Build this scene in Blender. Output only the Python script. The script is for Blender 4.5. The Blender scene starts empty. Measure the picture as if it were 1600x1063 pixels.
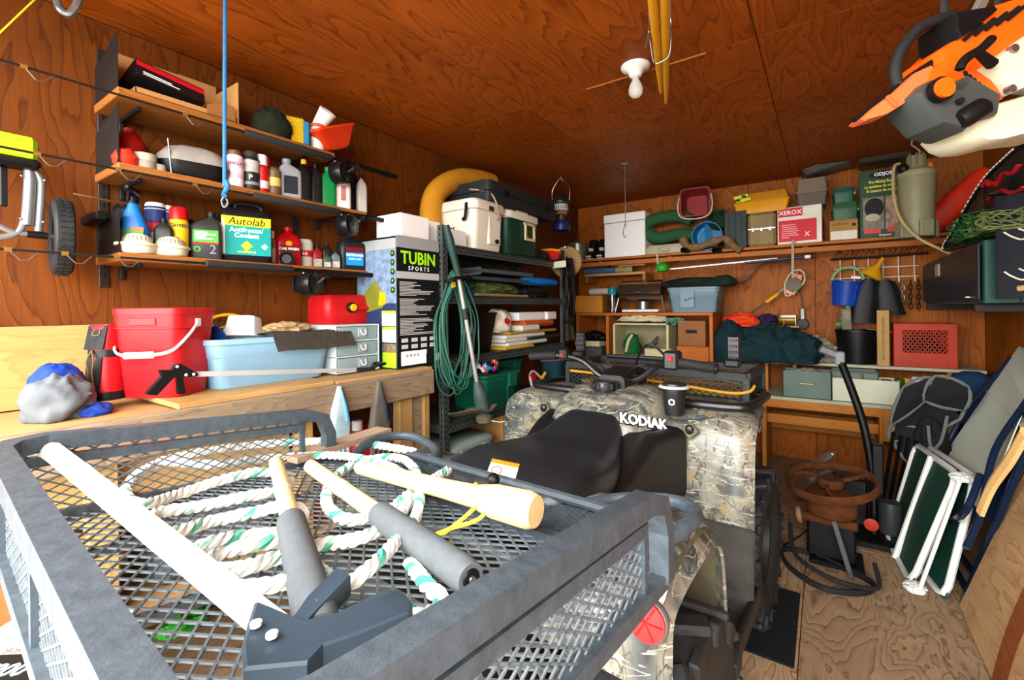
import bpy, bmesh, math, random
from mathutils import Vector, Matrix, Euler, noise as mnoise
random.seed(11)
SC = bpy.context.scene
COL = SC.collection
PI = math.pi
def R(a): return math.radians(a)

# ------------------------------------------------------------------ camera, sky, exposure
EYE = 1.27
YAW, ROLL, FPX, CU, CV = R(34.3), R(.6), 717.0, 800.0, 483.0
cam_d = bpy.data.cameras.new('camera')
cam = bpy.data.objects.new('camera', cam_d); COL.objects.link(cam)
cam_d.sensor_fit = 'HORIZONTAL'; cam_d.sensor_width = 36.0; cam_d.lens = FPX/1600*36
cam_d.shift_y = -(531.5-CV)/1600; cam_d.clip_start = .02; cam_d.clip_end = 100
_f = Vector((-math.sin(YAW), math.cos(YAW), 0)); _r = Vector((math.cos(YAW), math.sin(YAW), 0)); _u = Vector((0, 0, 1))
_rc = _r*math.cos(ROLL) - _u*math.sin(ROLL); _uc = _u*math.cos(ROLL) + _r*math.sin(ROLL)
_m = Matrix((_rc, _uc, -_f)).transposed().to_4x4(); _m.translation = (0, 0, EYE)
cam.matrix_world = _m
SC.camera = cam
world = bpy.data.worlds.new('overcast_sky'); SC.world = world; world.use_nodes = True
_bg = world.node_tree.nodes['Background']
_bg.inputs[0].default_value = (1.0, .985, .95, 1); _bg.inputs[1].default_value = 7.0
SC.view_settings.view_transform = 'Standard'; SC.view_settings.look = 'None'
SC.view_settings.gamma = 1.0; SC.view_settings.use_curve_mapping = False
SC.view_settings.exposure = 1.62

# room extents (metres): left wall, right wall, back wall, door side, ceiling
XL, XR, YB, YF, ZC = -2.19, .92, 4.49, -.45, 2.34
_pl = bpy.data.lights.new('door_portal', 'AREA'); _pl.shape = 'RECTANGLE'; _pl.size = XR-XL; _pl.size_y = ZC; _pl.cycles.is_portal = True
_po = bpy.data.objects.new('door_portal', _pl); COL.objects.link(_po)
_po.location = ((XL+XR)/2, YF, ZC/2); _po.rotation_euler = (R(90), 0, 0)

# ------------------------------------------------------------------ survey helper: where a sight line meets a plane of the room
def ray(u, v):
    a, b = u-CU, CV-v
    r = a*math.cos(ROLL)+b*math.sin(ROLL); up = -a*math.sin(ROLL)+b*math.cos(ROLL)
    return Vector((_f.x*FPX+_r.x*r, _f.y*FPX+_r.y*r, up))
def at(u, v, x=None, y=None, z=None):
    d = ray(u, v)
    t = x/d.x if x is not None else y/d.y if y is not None else (z-EYE)/d.z
    return Vector((d.x*t, d.y*t, EYE+d.z*t))

# ------------------------------------------------------------------ mesh builder
def rrect(w, d, r, n=4):
    r = max(1e-4, min(r, w/2-1e-4, d/2-1e-4)); out = []
    for cx, cy, a0 in ((w/2-r, d/2-r, 0), (-w/2+r, d/2-r, 90), (-w/2+r, -d/2+r, 180), (w/2-r, -d/2+r, 270)):
        for k in range(n+1):
            a = R(a0+90*k/n); out.append((cx+r*math.cos(a), cy+r*math.sin(a)))
    return out
def catmull(pts, n=8, closed=False):
    P = [Vector(p) for p in pts]; out = []; m = len(P)
    rng = range(m if closed else m-1)
    for i in rng:
        if closed: p0, p1, p2, p3 = P[(i-1) % m], P[i], P[(i+1) % m], P[(i+2) % m]
        else: p0, p1, p2, p3 = P[max(i-1, 0)], P[i], P[i+1], P[min(i+2, m-1)]
        for k in range(n):
            t = k/n
            out.append(.5*((2*p1)+(p2-p0)*t+(2*p0-5*p1+4*p2-p3)*t*t+(3*p1-p0-3*p2+p3)*t*t*t))
    if not closed: out.append(P[-1])
    return out
class MB:
    def __init__(s): s.v = []; s.f = []; s.m0 = 0
    def mark(s): s.m0 = len(s.v); return s
    def xf(s, loc=(0, 0, 0), rot=(0, 0, 0), sc=(1, 1, 1)):
        m = Matrix.Translation(loc) @ Euler(rot).to_matrix().to_4x4() @ Matrix.Diagonal((*sc, 1))
        for i in range(s.m0, len(s.v)): s.v[i] = m @ Vector(s.v[i])
        return s
    def box(s, c, d, b=.003, rot=None, top=None):
        # chamfered box; top=(sx,sy) scales the upper face
        h = [x/2 for x in d]; b = min(b, min(h)*.9); vs = []; base = len(s.v)
        idx = {}
        for sx in (-1, 1):
            for sy in (-1, 1):
                for sz in (-1, 1):
                    for ax in range(3):
                        p = [sx*(h[0]-b), sy*(h[1]-b), sz*(h[2]-b)]; sg = (sx, sy, sz); p[ax] = sg[ax]*h[ax]
                        if top and sz > 0: p[0] *= top[0]; p[1] *= top[1]
                        idx[(sx, sy, sz, ax)] = base+len(vs); vs.append(Vector(p))
        q = Euler(rot).to_matrix() if rot else None
        cc = Vector(c)
        s.v += [(q @ p if q else p)+cc for p in vs]
        S = (-1, 1); fs = []
        for ax in range(3):
            o = [a for a in range(3) if a != ax]
            for sg in S:
                k = []
                for a, bb in ((-1, -1), (1, -1), (1, 1), (-1, 1)):
                    t = [0, 0, 0]; t[ax] = sg; t[o[0]] = a; t[o[1]] = bb; k.append(idx[(*t, ax)])
                fs.append(k)
        for ax in range(3):
            o = [a for a in range(3) if a != ax]
            for a in S:
                for bb in S:
                    t0 = [0, 0, 0]; t1 = [0, 0, 0]; t0[ax] = -1; t1[ax] = 1
                    for t in (t0, t1): t[o[0]] = a; t[o[1]] = bb
                    fs.append([idx[(*t0, o[0])], idx[(*t1, o[0])], idx[(*t1, o[1])], idx[(*t0, o[1])]])
        for sx in S:
            for sy in S:
                for sz in S: fs.append([idx[(sx, sy, sz, a)] for a in range(3)])
        s.f += fs; return s
    def ringloft(s, rings, cap0=True, cap1=True, closed=False):
        base = len(s.v); n = len(rings[0])
        for r in rings: s.v += [Vector(p) for p in r]
        m = len(rings)
        for i in range(m if closed else m-1):
            a = base+i*n; b = base+((i+1) % m)*n
            for k in range(n):
                s.f.append([a+k, a+(k+1) % n, b+(k+1) % n, b+k])
        if not closed:
            if cap0: s.f.append(list(range(base+n-1, base-1, -1)))
            if cap1: s.f.append(list(range(base+(m-1)*n, base+m*n)))
        return s
    def rr(s, secs, n=4, cap0=True, cap1=True):
        # stacked rounded rectangles: (z, w, d, r[, cx, cy])
        rings = []
        for q in secs:
            z, w, d, r = q[:4]; cx, cy = (q[4], q[5]) if len(q) > 4 else (0, 0)
            rings.append([(x+cx, y+cy, z) for x, y in rrect(w, d, r, n)])
        return s.ringloft(rings, cap0, cap1)
    def lathe(s, prof, n=20, c=(0, 0, 0), cap0=True, cap1=True, sx=1, sy=1):
        rings = [[(c[0]+r*sx*math.cos(2*PI*k/n), c[1]+r*sy*math.sin(2*PI*k/n), c[2]+z) for k in range(n)] for r, z in [(max(r, 1e-4), z) for r, z in prof]]
        return s.ringloft(rings, cap0, cap1)
    def cyl(s, p0, p1, r0, r1=None, n=14): return s.tube([p0, p1], [r0, r0 if r1 is None else r1], n)
    def tube(s, pts, r, n=8, closed=False, caps=True, flat=None):
        P = [Vector(p) for p in pts]; m = len(P)
        rs = r if isinstance(r, (list, tuple)) else [r]*m
        T = []
        for i in range(m):
            a = P[(i-1) % m] if (closed or i > 0) else P[i]; b = P[(i+1) % m] if (closed or i < m-1) else P[i]
            d = b-a; T.append(d.normalized() if d.length > 1e-9 else Vector((0, 0, 1)))
        up = Vector((0, 0, 1)) if abs(T[0].z) < .9 else Vector((0, 1, 0))
        if flat and len(flat) > 2: up = Vector(flat[2])
        N = (up-T[0]*up.dot(T[0])).normalized(); rings = []
        for i in range(m):
            N = N-T[i]*N.dot(T[i]); N = N.normalized() if N.length > 1e-6 else T[i].orthogonal().normalized()
            B = T[i].cross(N); fa, fb = (flat[0], flat[1]) if flat else (1, 1)
            off = PI/4 if n == 4 else 0
            rings.append([P[i]+(N*math.cos(2*PI*k/n+off)*fa+B*math.sin(2*PI*k/n+off)*fb)*rs[i] for k in range(n)])
        return s.ringloft(rings, caps, caps, closed)
    def prism(s, poly, z0, z1, b=0):
        # polygon in XY extruded along Z
        rings = [[(x, y, z0) for x, y in poly], [(x, y, z1) for x, y in poly]]
        return s.ringloft(rings)
    def sphere(s, c, r, n=14, m=9, q=1.0):
        rx, ry, rz = r if isinstance(r, (tuple, list)) else (r, r, r); rings = []
        for i in range(m+1):
            t = PI*i/m; sr = max(math.sin(t), .002); z = -math.cos(t)
            rings.append([(c[0]+rx*sr*math.cos(2*PI*k/n), c[1]+ry*sr*math.sin(2*PI*k/n), c[2]+rz*z) for k in range(n)])
        return s.ringloft(rings)
    def grid(s, fn, nu, nv, th=0.0):
        base = len(s.v); P = [[Vector(fn(i/nu, j/nv)) for j in range(nv+1)] for i in range(nu+1)]
        w = nv+1
        for row in P: s.v += row
        for i in range(nu):
            for j in range(nv): s.f.append([base+i*w+j, base+(i+1)*w+j, base+(i+1)*w+j+1, base+i*w+j+1])
        if th:
            b2 = len(s.v)
            for i in range(nu+1):
                for j in range(nv+1):
                    du = P[min(i+1, nu)][j]-P[max(i-1, 0)][j]; dv = P[i][min(j+1, nv)]-P[i][max(j-1, 0)]
                    nn = du.cross(dv); nn = nn.normalized() if nn.length > 1e-9 else Vector((0, 0, 1))
                    s.v.append(P[i][j]-nn*th)
            for i in range(nu):
                for j in range(nv): s.f.append([b2+i*w+j, b2+i*w+j+1, b2+(i+1)*w+j+1, b2+(i+1)*w+j])
            def e(a, b): s.f.append([base+a, b2+a, b2+b, base+b])
            for i in range(nu): e(i*w, (i+1)*w); e((i+1)*w+nv, i*w+nv)
            for j in range(nv): e(j+1, j); e(nu*w+j, nu*w+j+1)
        return s
    def mesh(s, o, U, V, nu, nv, t, N=None, rect=True):
        # expanded-metal diamonds on the parallelogram o,U,V with nu x nv cells
        o, U, V = Vector(o), Vector(U), Vector(V); N = Vector(N) if N else U.cross(V).normalized()
        def seg(a, b):
            p, q = o+U*a[0]+V*a[1], o+U*b[0]+V*b[1]; d = (q-p)
            if d.length < t: return
            w = d.normalized().cross(N)*t*.6; n_ = N*t*.5; k = len(s.v)
            s.v += [p-w-n_, p+w-n_, p+w+n_, p-w+n_, q-w-n_, q+w-n_, q+w+n_, q-w+n_]
            s.f += [[k, k+1, k+5, k+4], [k+1, k+2, k+6, k+5], [k+2, k+3, k+7, k+6], [k+3, k, k+4, k+7]]
        for sg in (1, -1):
            for c in range(-nv, nu+nv+1):
                # line: x/nu-space  x = c + sg*y
                pts = []
                y0, y1 = 0.0, float(nv)
                if sg > 0: a, b = max(0, -c), min(nv, nu-c)
                else: a, b = max(0, c-nu), min(nv, c)
                if b-a > 1e-6: seg(((c+sg*a)/nu, a/nv), ((c+sg*b)/nu, b/nv))
        return s
    def build(s, name, mat, parent=None, loc=(0, 0, 0), rot=(0, 0, 0), smooth=32, kind=None):
        me = bpy.data.meshes.new(name); me.from_pydata([tuple(p) for p in s.v], [], s.f); me.validate(); 
        b = bmesh.new(); b.from_mesh(me); bmesh.ops.recalc_face_normals(b, faces=b.faces); b.to_mesh(me); b.free()
        if smooth:
            me.shade_smooth(); me.set_sharp_from_angle(angle=R(smooth))
        me.materials.append(mat)
        o = bpy.data.objects.new(name, me); COL.objects.link(o); o.location = loc; o.rotation_euler = rot
        if parent: o.parent = parent
        if kind: o['kind'] = kind
        return o
def tag(o, label, cat, group=None):
    o['label'] = label; o['category'] = cat
    if group: o['group'] = group
    return o
def thing(name, label, cat, loc=(0, 0, 0), rot=(0, 0, 0), group=None):
    o = bpy.data.objects.new(name, None); COL.objects.link(o); o.empty_display_size = .05
    o.location = loc; o.rotation_euler = rot
    return tag(o, label, cat, group)
def dup(root, loc, rot=None, label=None, group=None, scale=None):
    r = root.copy(); COL.objects.link(r); r.location = loc
    if rot is not None: r.rotation_euler = rot
    if scale: r.scale = scale
    if label: r['label'] = label
    if group: r['group'] = group
    for ch in list(root.children):
        c = ch.copy(); COL.objects.link(c); c.parent = r
        for g in list(ch.children):
            d = g.copy(); COL.objects.link(d); d.parent = c
    return r

# ------------------------------------------------------------------ materials
def lin(h):
    if isinstance(h, str):
        h = h.lstrip('#'); c = [int(h[i:i+2], 16)/255 for i in (0, 2, 4)]
        return tuple(x/12.92 if x <= .04045 else ((x+.055)/1.055)**2.4 for x in c)
    return h
_M = {}
def mat(col, rough=.5, metal=0, var=.12, bump=0, scale=8, alpha=None, trans=0, emit=0, name=None, spec=None, coat=0):
    key = (col, rough, metal, var, bump, scale, alpha, trans, emit, coat, spec)
    if key in _M: return _M[key]
    m = bpy.data.materials.new(name or 'paint_'+(col.strip('#') if isinstance(col, str) else 'c')); m.use_nodes = True
    nt = m.node_tree; b = nt.nodes['Principled BSDF']; c = lin(col)
    b.inputs['Roughness'].default_value = rough; b.inputs['Metallic'].default_value = metal
    if coat: b.inputs['Coat Weight'].default_value = coat
    b.inputs['Specular IOR Level'].default_value = .22 if spec is None else spec
    if trans: b.inputs['Transmission Weight'].default_value = trans; b.inputs['IOR'].default_value = 1.2
    if alpha: b.inputs['Alpha'].default_value = alpha
    b.inputs['Base Color'].default_value = (*c, 1)
    if var or bump:
        tc = nt.nodes.new('ShaderNodeTexCoord'); nz = nt.nodes.new('ShaderNodeTexNoise')
        nz.inputs['Scale'].default_value = scale; nz.inputs['Detail'].default_value = 6; nz.inputs['Roughness'].default_value = .65
        nt.links.new(tc.outputs['Object'], nz.inputs['Vector'])
        if var:
            mx = nt.nodes.new('ShaderNodeMixRGB'); mx.blend_type = 'MULTIPLY'; mx.inputs[0].default_value = 1
            rp = nt.nodes.new('ShaderNodeValToRGB'); rp.color_ramp.elements[0].position = .3; rp.color_ramp.elements[1].position = .7
            k = max(0, 1-var*2); rp.color_ramp.elements[0].color = (k, k, k, 1); rp.color_ramp.elements[1].color = (1, 1, 1, 1)
            mx.inputs[1].default_value = (*c, 1)
            nt.links.new(nz.outputs['Fac'], rp.inputs[0]); nt.links.new(rp.outputs[0], mx.inputs[2]); nt.links.new(mx.outputs[0], b.inputs['Base Color'])
        if bump:
            bp = nt.nodes.new('ShaderNodeBump'); bp.inputs['Strength'].default_value = bump; bp.inputs['Distance'].default_value = .01
            nt.links.new(nz.outputs['Fac'], bp.inputs['Height']); nt.links.new(bp.outputs[0], b.inputs['Normal'])
    _M[key] = m; return m
def wood(name, light, dark, line=9.0, stretch=(1.6, 1.6, .35), rough=.55, contrast=.75, knots=True, fine=1.0, thin=.35):
    # rotary-cut fir: contour lines of a stretched noise field, fine fibre and a few knots
    m = bpy.data.materials.new(name); m.use_nodes = True; nt = m.node_tree; L = nt.links.new; N = nt.nodes.new
    b = nt.nodes['Principled BSDF']; b.inputs['Roughness'].default_value = rough; b.inputs['Specular IOR Level'].default_value = .15
    tc = N('ShaderNodeTexCoord'); oi = N('ShaderNodeObjectInfo')
    mp = N('ShaderNodeMapping'); mp.inputs['Scale'].default_value = stretch
    ad = N('ShaderNodeVectorMath'); ad.operation = 'ADD'
    mul = N('ShaderNodeMath'); mul.operation = 'MULTIPLY'; mul.inputs[1].default_value = 37.0
    L(oi.outputs['Random'], mul.inputs[0]); L(tc.outputs['Object'], ad.inputs[0]); L(mul.outputs[0], ad.inputs[1]); L(ad.outputs[0], mp.inputs['Vector'])
    nz = N('ShaderNodeTexNoise'); nz.inputs['Scale'].default_value = 2.3; nz.inputs['Detail'].default_value = 4.0; nz.inputs['Roughness'].default_value = .45; nz.inputs['Distortion'].default_value = .35
    L(mp.outputs[0], nz.inputs['Vector'])
    k = N('ShaderNodeMath'); k.operation = 'MULTIPLY'; k.inputs[1].default_value = line*2; L(nz.outputs['Fac'], k.inputs[0])
    fr = N('ShaderNodeMath'); fr.operation = 'FRACT'; L(k.outputs[0], fr.inputs[0])
    rp = N('ShaderNodeValToRGB'); e = rp.color_ramp.elements
    e[0].position = 0; e[0].color = (1, 1, 1, 1); e[1].position = 1; e[1].color = (.75, .75, .75, 1)
    for p, c in ((thin*.5, .95), (1-thin*.6, .6), (1-thin*.18, 0.0)):
        q = e.new(p); q.color = (c, c, c, 1)
    L(fr.outputs[0], rp.inputs[0])
    mp2 = N('ShaderNodeMapping'); mp2.inputs['Scale'].default_value = tuple(s*s*9 for s in stretch); L(ad.outputs[0], mp2.inputs['Vector'])
    n2 = N('ShaderNodeTexNoise'); n2.inputs['Scale'].default_value = 6*fine; n2.inputs['Detail'].default_value = 5; L(mp2.outputs[0], n2.inputs['Vector'])
    n3 = N('ShaderNodeTexNoise'); n3.inputs['Scale'].default_value = 1.7; n3.inputs['Detail'].default_value = 3; L(ad.outputs[0], n3.inputs['Vector'])
    mx = N('ShaderNodeMixRGB'); mx.inputs[1].default_value = (*lin(dark), 1); mx.inputs[2].default_value = (*lin(light), 1)
    f1 = N('ShaderNodeMath'); f1.operation = 'MULTIPLY_ADD'; f1.inputs[1].default_value = contrast; f1.inputs[2].default_value = 1-contrast; L(rp.outputs[0], f1.inputs[0])
    f2 = N('ShaderNodeMapRange'); f2.inputs[1].default_value = .25; f2.inputs[2].default_value = .75; f2.inputs[3].default_value = .72; f2.inputs[4].default_value = 1.08; L(n2.outputs['Fac'], f2.inputs[0])
    f3 = N('ShaderNodeMapRange'); f3.inputs[1].default_value = .3; f3.inputs[2].default_value = .7; f3.inputs[3].default_value = .7; f3.inputs[4].default_value = 1.12; L(n3.outputs['Fac'], f3.inputs[0])
    p1 = N('ShaderNodeMath'); p1.operation = 'MULTIPLY'; L(f1.outputs[0], p1.inputs[0]); L(f2.outputs[0], p1.inputs[1])
    p2 = N('ShaderNodeMath'); p2.operation = 'MULTIPLY'; p2.use_clamp = True; L(p1.outputs[0], p2.inputs[0]); L(f3.outputs[0], p2.inputs[1])
    L(p2.outputs[0], mx.inputs[0]); out = mx.outputs[0]
    if knots:
        vo = N('ShaderNodeTexVoronoi'); vo.inputs['Scale'].default_value = 2.1; mp3 = N('ShaderNodeMapping'); mp3.inputs['Scale'].default_value = tuple(.5+.5*s/max(stretch) for s in stretch)
        L(ad.outputs[0], mp3.inputs['Vector']); L(mp3.outputs[0], vo.inputs['Vector'])
        kr = N('ShaderNodeMapRange'); kr.inputs[1].default_value = .03; kr.inputs[2].default_value = .075; kr.inputs[3].default_value = .75; kr.inputs[4].default_value = 0; L(vo.outputs['Distance'], kr.inputs[0])
        mk = N('ShaderNodeMixRGB'); mk.inputs[2].default_value = (*[c*.35 for c in lin(dark)], 1); L(kr.outputs[0], mk.inputs[0]); L(out, mk.inputs[1]); out = mk.outputs[0]
    L(out, b.inputs['Base Color'])
    bp = N('ShaderNodeBump'); bp.inputs['Strength'].default_value = .12; bp.inputs['Distance'].default_value = .004; L(p1.outputs[0], bp.inputs['Height']); L(bp.outputs[0], b.inputs['Normal'])
    return m
_txt = 0
def text(parent, s, size, loc, rot, m, name='lettering', align='CENTER', ext=.0004, sx=1.0, bold=0.0, shear=0):
    c = bpy.data.curves.new('t', 'FONT'); c.body = s; c.size = size; c.extrude = ext; c.align_x = align; c.align_y = 'CENTER'; c.resolution_u = 2
    c.offset = bold; c.shear = shear
    o = bpy.data.objects.new('t', c); me = bpy.data.meshes.new_from_object(o); bpy.data.objects.remove(o); bpy.data.curves.remove(c)
    me.name = name; me.materials.clear(); me.materials.append(m)
    q = bpy.data.objects.new(name, me); COL.objects.link(q); q.location = loc; q.rotation_euler = rot; q.scale = (sx, 1, 1)
    if parent: q.parent = parent
    return q
from mathutils.bvhtree import BVHTree
def world_matrix(o): return (world_matrix(o.parent) if o.parent else Matrix()) @ o.matrix_basis
def hit(o, u, v):
    mw = world_matrix(o); t = BVHTree.FromPolygons([mw @ q.co for q in o.data.vertices], [tuple(p.vertices) for p in o.data.polygons])
    loc, n, i, d = t.ray_cast(Vector((0, 0, EYE)), ray(u, v).normalized())
    return loc, n
def on_surface(o, root, s, size, u, v, rot, m, ext, bold, spin=0, name='lettering'):
    loc, n = hit(o, u, v)
    if loc is None: return None
    if n.dot(loc-Vector((0, 0, EYE))) > 0: n = -n
    x = Vector((0, 0, 1)).cross(n).normalized(); y = n.cross(x)
    q = Matrix((x, y, n)).transposed().to_4x4() @ Matrix.Rotation(R(spin), 4, 'Z'); q.translation = loc+n*.003
    t = text(o, s, size, (0, 0, 0), (0, 0, 0), m, name, ext=ext, bold=bold); t.matrix_basis = world_matrix(o).inverted() @ q
    return t
FX = (R(90), 0, R(90))     # lettering that faces +X
FY = (R(90), 0, 0)         # lettering that faces -Y

WHITE = mat('#e8e6e0', .5); BLACK = mat('#0b0b0c', .45); DKGREY = mat('#25282a', .5); GREY = mat('#7d8286', .5)
STEEL = mat('#9a9a98', .3, .9); CHROME = mat('#c8c8c8', .15, 1.0, var=0); REDP = mat('#b01018', .4); YELLOW = mat('#e0a008', .5)
KRAFT = mat('#b5854f', .8, var=.08); KRAFT_D = mat('#946235', .8, var=.1); RUBBER = mat('#1a1a1b', .7, bump=.3, scale=40)
FOAM = mat('#ecebe8', .8, var=.03, bump=.15, scale=120); PRINT_W = mat('#f0f0f0', .6, var=0); PRINT_K = mat('#101010', .6, var=0)
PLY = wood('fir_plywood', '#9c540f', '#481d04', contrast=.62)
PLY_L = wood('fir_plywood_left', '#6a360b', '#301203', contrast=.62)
PLY_C = wood('fir_plywood_ceiling', '#a85412', '#4a1a04', stretch=(1.7, .4, 1.6), contrast=.62)
PLY_F = wood('worn_floor_plywood', '#a3886a', '#463425', stretch=(1.9, .55, 1.5), contrast=.75, line=11)
PLY_P = wood('pale_plywood', '#b08b55', '#8e6a3c', stretch=(1.5, .35, 1.5), contrast=.5, knots=False)
BOARD = wood('stained_board', '#a0662f', '#642f10', stretch=(6, .5, 6), contrast=.6, knots=False)
BOARD_X = wood('stained_board_along_back', '#b26a30', '#6d3512', stretch=(.5, 6, 6), contrast=.6, knots=False)
TIMBER = wood('weathered_timber', '#8f7b64', '#574637', stretch=(6, .45, 4), contrast=.7)
PINE = wood('pine_post', '#b08c55', '#7c5a2c', stretch=(6, 6, .4), contrast=.6, knots=False)
PINE_Y = wood('pine_board', '#b48f5f', '#8a6134', stretch=(6, .5, 6), contrast=.5, knots=False)

# ------------------------------------------------------------------ the shed
def structure(o): o['kind'] = 'structure'; return o
def panels(parent, boxes, m):
    for c, d in boxes: MB().box((0, 0, 0), d, .0015).build('plywood_panel', m, parent, loc=c)
OUT = mat('#8d8b86', .9, var=.1, bump=.2, scale=3)
structure(MB().box(((XL+XR)/2, YF-8.0, -.03), (30, 16, .04), .001).build('bounce_ground', OUT))  # unseen ground outside the door, added to bounce daylight onto the ceiling
fl = structure(MB().box(((XL+XR)/2, (YB+YF)/2+.05, -.045), (XR-XL+.2, YB-YF+.1, .05), .001).build('floor', mat('#4a3422', .8)))
g = .0015
def split(axis_a, axis_b):
    for i in range(len(axis_a)-1):
        for j in range(len(axis_b)-1): yield axis_a[i], axis_a[i+1], axis_b[j], axis_b[j+1]
panels(fl, [(((a+b)/2, (c+d)/2, -.01), (b-a-g*2, d-c-g*2, .02)) for a, b, c, d in split([XL, -1.31, -.09, XR], [YF, 1.45, 2.98, YB])], PLY_F)
ce = structure(MB().box(((XL+XR)/2, (YB+YF)/2+.05, ZC+.05), (XR-XL+.2, YB-YF+.1, .07), .001).build('ceiling', mat('#3a2010', .8)))
panels(ce, [(((a+b)/2, (c+d)/2, ZC+.006), (b-a-g*2, d-c-g*2, .012)) for a, b, c, d in split([XL, -1.31, -.215, XR], [YF, 2.06, YB])], PLY_C)
wl = structure(MB().box((XL-.045, (YB+YF)/2+.05, ZC/2), (.06, YB-YF+.1, ZC+.14), .001).build('wall_left', mat('#3a2010', .8)))
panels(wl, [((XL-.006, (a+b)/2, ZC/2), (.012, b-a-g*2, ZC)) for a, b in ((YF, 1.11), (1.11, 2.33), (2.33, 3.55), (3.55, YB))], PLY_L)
wb = structure(MB().box(((XL+XR)/2, YB+.045, ZC/2), (XR-XL+.2, .06, ZC+.14), .001).build('wall_back', mat('#3a2010', .8)))
panels(wb, [(((a+b)/2, YB+.006, ZC/2), (b-a-g*2, .012, ZC)) for a, b in ((XL, -1.285), (-1.285, -.064), (-.064, XR))], PLY)
wr = structure(MB().box((XR+.045, (YB+YF)/2+.05, ZC/2), (.06, YB-YF+.1, ZC+.14), .001).build('wall_right', mat('#3a2010', .8)))
panels(wr, [((XR+.006, (a+b)/2, ZC/2), (.012, b-a-g*2, ZC)) for a, b in ((YF, .77), (.77, 1.99), (1.99, 3.21), (3.21, YB))], PLY)
# short return boards at the door jambs
structure(MB().box((XL+.02, YF+.01, ZC/2), (.04, .09, ZC), .003).build('trim_1', BOARD))
structure(MB().box((XR-.02, YF+.01, ZC/2), (.04, .09, ZC), .003).build('trim_2', BOARD))
# thin batten across the ceiling joint beside the lamp
structure(MB().box((-.68, 2.06, ZC-.003), (.55, .008, .006), .001).build('trim_3', BOARD_X))

# ------------------------------------------------------------------ workbench along the left wall
wbn = thing('workbench', 'long wooden workbench with weathered grey front timber along the left wall', 'workbench', (-1.65, 0, 0))
MB().box((-.02, .63, .906), (.04, 2.16, .122), .004).build('front_timber', TIMBER, wbn)
MB().box((-.27, .63, .945), (.5, 2.14, .02), .002).build('bench_deck', PINE_Y, wbn)
MB().box((-.285, .87, .975), (.53, .55, .017), .002).build('plywood_top', PLY_P, wbn)
MB().box((-.285, 1.435, .971), (.53, .56, .014), .002).build('plywood_top', PINE_Y, wbn)
for y, m in ((1.55, PINE), (1.64, TIMBER), (1.69, PINE)):
    MB().box((-.06 if m is PINE else -.075, y, .42), (.05, .085 if y < 1.69 else .04, .845), .004).build('post', m, wbn)
MB().box((-.5, .63, .86), (.04, 2.1, .09), .004).build('wall_rail', PINE_Y, wbn)
MB().box((-.06, -.2, .42), (.05, .085, .845), .004).build('post', PINE, wbn)
MB().box((-.07, .42, .55), (.05, .07, .6), .004).build('post', PINE, wbn)
MB().box((-.06, 1.03, .42), (.05, .06, .845), .004).build('post', PINE, wbn)
MB().box((-.28, .6, .38), (.5, 2.0, .02), .003).build('lower_shelf', PINE_Y, wbn)
MB().box((-.11, .45, .74), (.018, 1.1, .16), .003).build('under_board', PLY_P, wbn)

tag(MB().box((0, 0, 0), (.012, 1.05, .27), .001).build('plywood_sheet', PLY_P, loc=(-2.175, .06, 1.094), rot=(0, 0, 0)), 'pale yellow plywood sheet leaning on the left wall behind the workbench', 'plywood sheet')

# ------------------------------------------------------------------ wall shelves with slotted standards
SHELF_BLK = mat('#1c1a19', .5)
for i, (z, y1, which) in enumerate(((2.026, 1.345, 'top'), (1.774, 1.525, 'middle'), (1.474, 1.545, 'bottom'))):
    s = thing('wall_shelf', f'{which} stained wooden board shelf on the left plywood wall', 'shelf', (XL, .525, z), group='three board shelves on the left wall')
    MB().box((.13, (y1-.525)/2, -.0145), (.25, y1-.525, .029), .003).build('board', BOARD, s)
    for yy in (.075, (y1-.525)-.12):
        m = MB().box((.105, yy, -.036), (.19, .012, .014), .002); m.box((.012, yy, -.05), (.016, .014, .06), .002)
        m.build('bracket', SHELF_BLK, s)
    h = (.19, .20, .15)[i]
    MB().prism([(0, 0), (.24, 0), (.24, h), (.0, h*.72)], -.001, .001).xf((0.003, .005, 0), (R(90), 0, 0)).build('end_plate', SHELF_BLK, s)
for k, yy in enumerate((.548, 1.28)):
    s = thing('shelf_standard', ('black slotted shelf standard at the left end of the wall shelves', 'black slotted shelf standard at the right end of the wall shelves')[k], 'shelf standard', (XL, yy, 1.38))
    MB().box((.006, 0, .42), (.012, .03, .87), .002).build('channel', mat('#2a211c', .45), s)
    m = MB()
    for q in range(26): m.box((.0125, 0, .03+q*.032), (.0015, .006, .016), .0003)
    m.build('slots', BLACK, s, kind='stuff')

# ------------------------------------------------------------------ slotted steel rack
RACK = mat('#4c514f', .5, .3, var=.15, bump=.1); SLOT = mat('#0c0c0c', .8, var=0)
RX0, RX1, RY0, RY1 = -2.16, -1.70, 1.835, 3.23
rk = thing('steel_rack', 'grey slotted steel shelving rack in the back left corner', 'shelving rack', (RX1, RY0, 0))
RZ = [1.63, 1.35, 1.0, .64, .10]
for x in (0, RX0-RX1):
    for y in (0, RY1-RY0):
        sx = -1 if x == 0 else 1; sy = 1 if y == 0 else -1
        m = MB().box((x+sx*.002, y+sy*.02, .865), (.004, .04, 1.73), .001); m.box((x+sx*.02, y+sy*.002, .865), (.04, .004, 1.73), .001)
        p = m.build('post', RACK, rk)
        m = MB()
        for q in range(54):
            m.box((x+.0004*(-sx), y+sy*.012, .04+q*.0315), (.006, .007, .016), .0005); m.box((x+.0004*(-sx), y+sy*.028, .055+q*.0315), (.006, .007, .007), .0005)
            m.box((x+sx*.02, y-.0004*sy, .04+q*.0315), (.007, .006, .016), .0005)
        m.build('slots', SLOT, p, kind='stuff')
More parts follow.
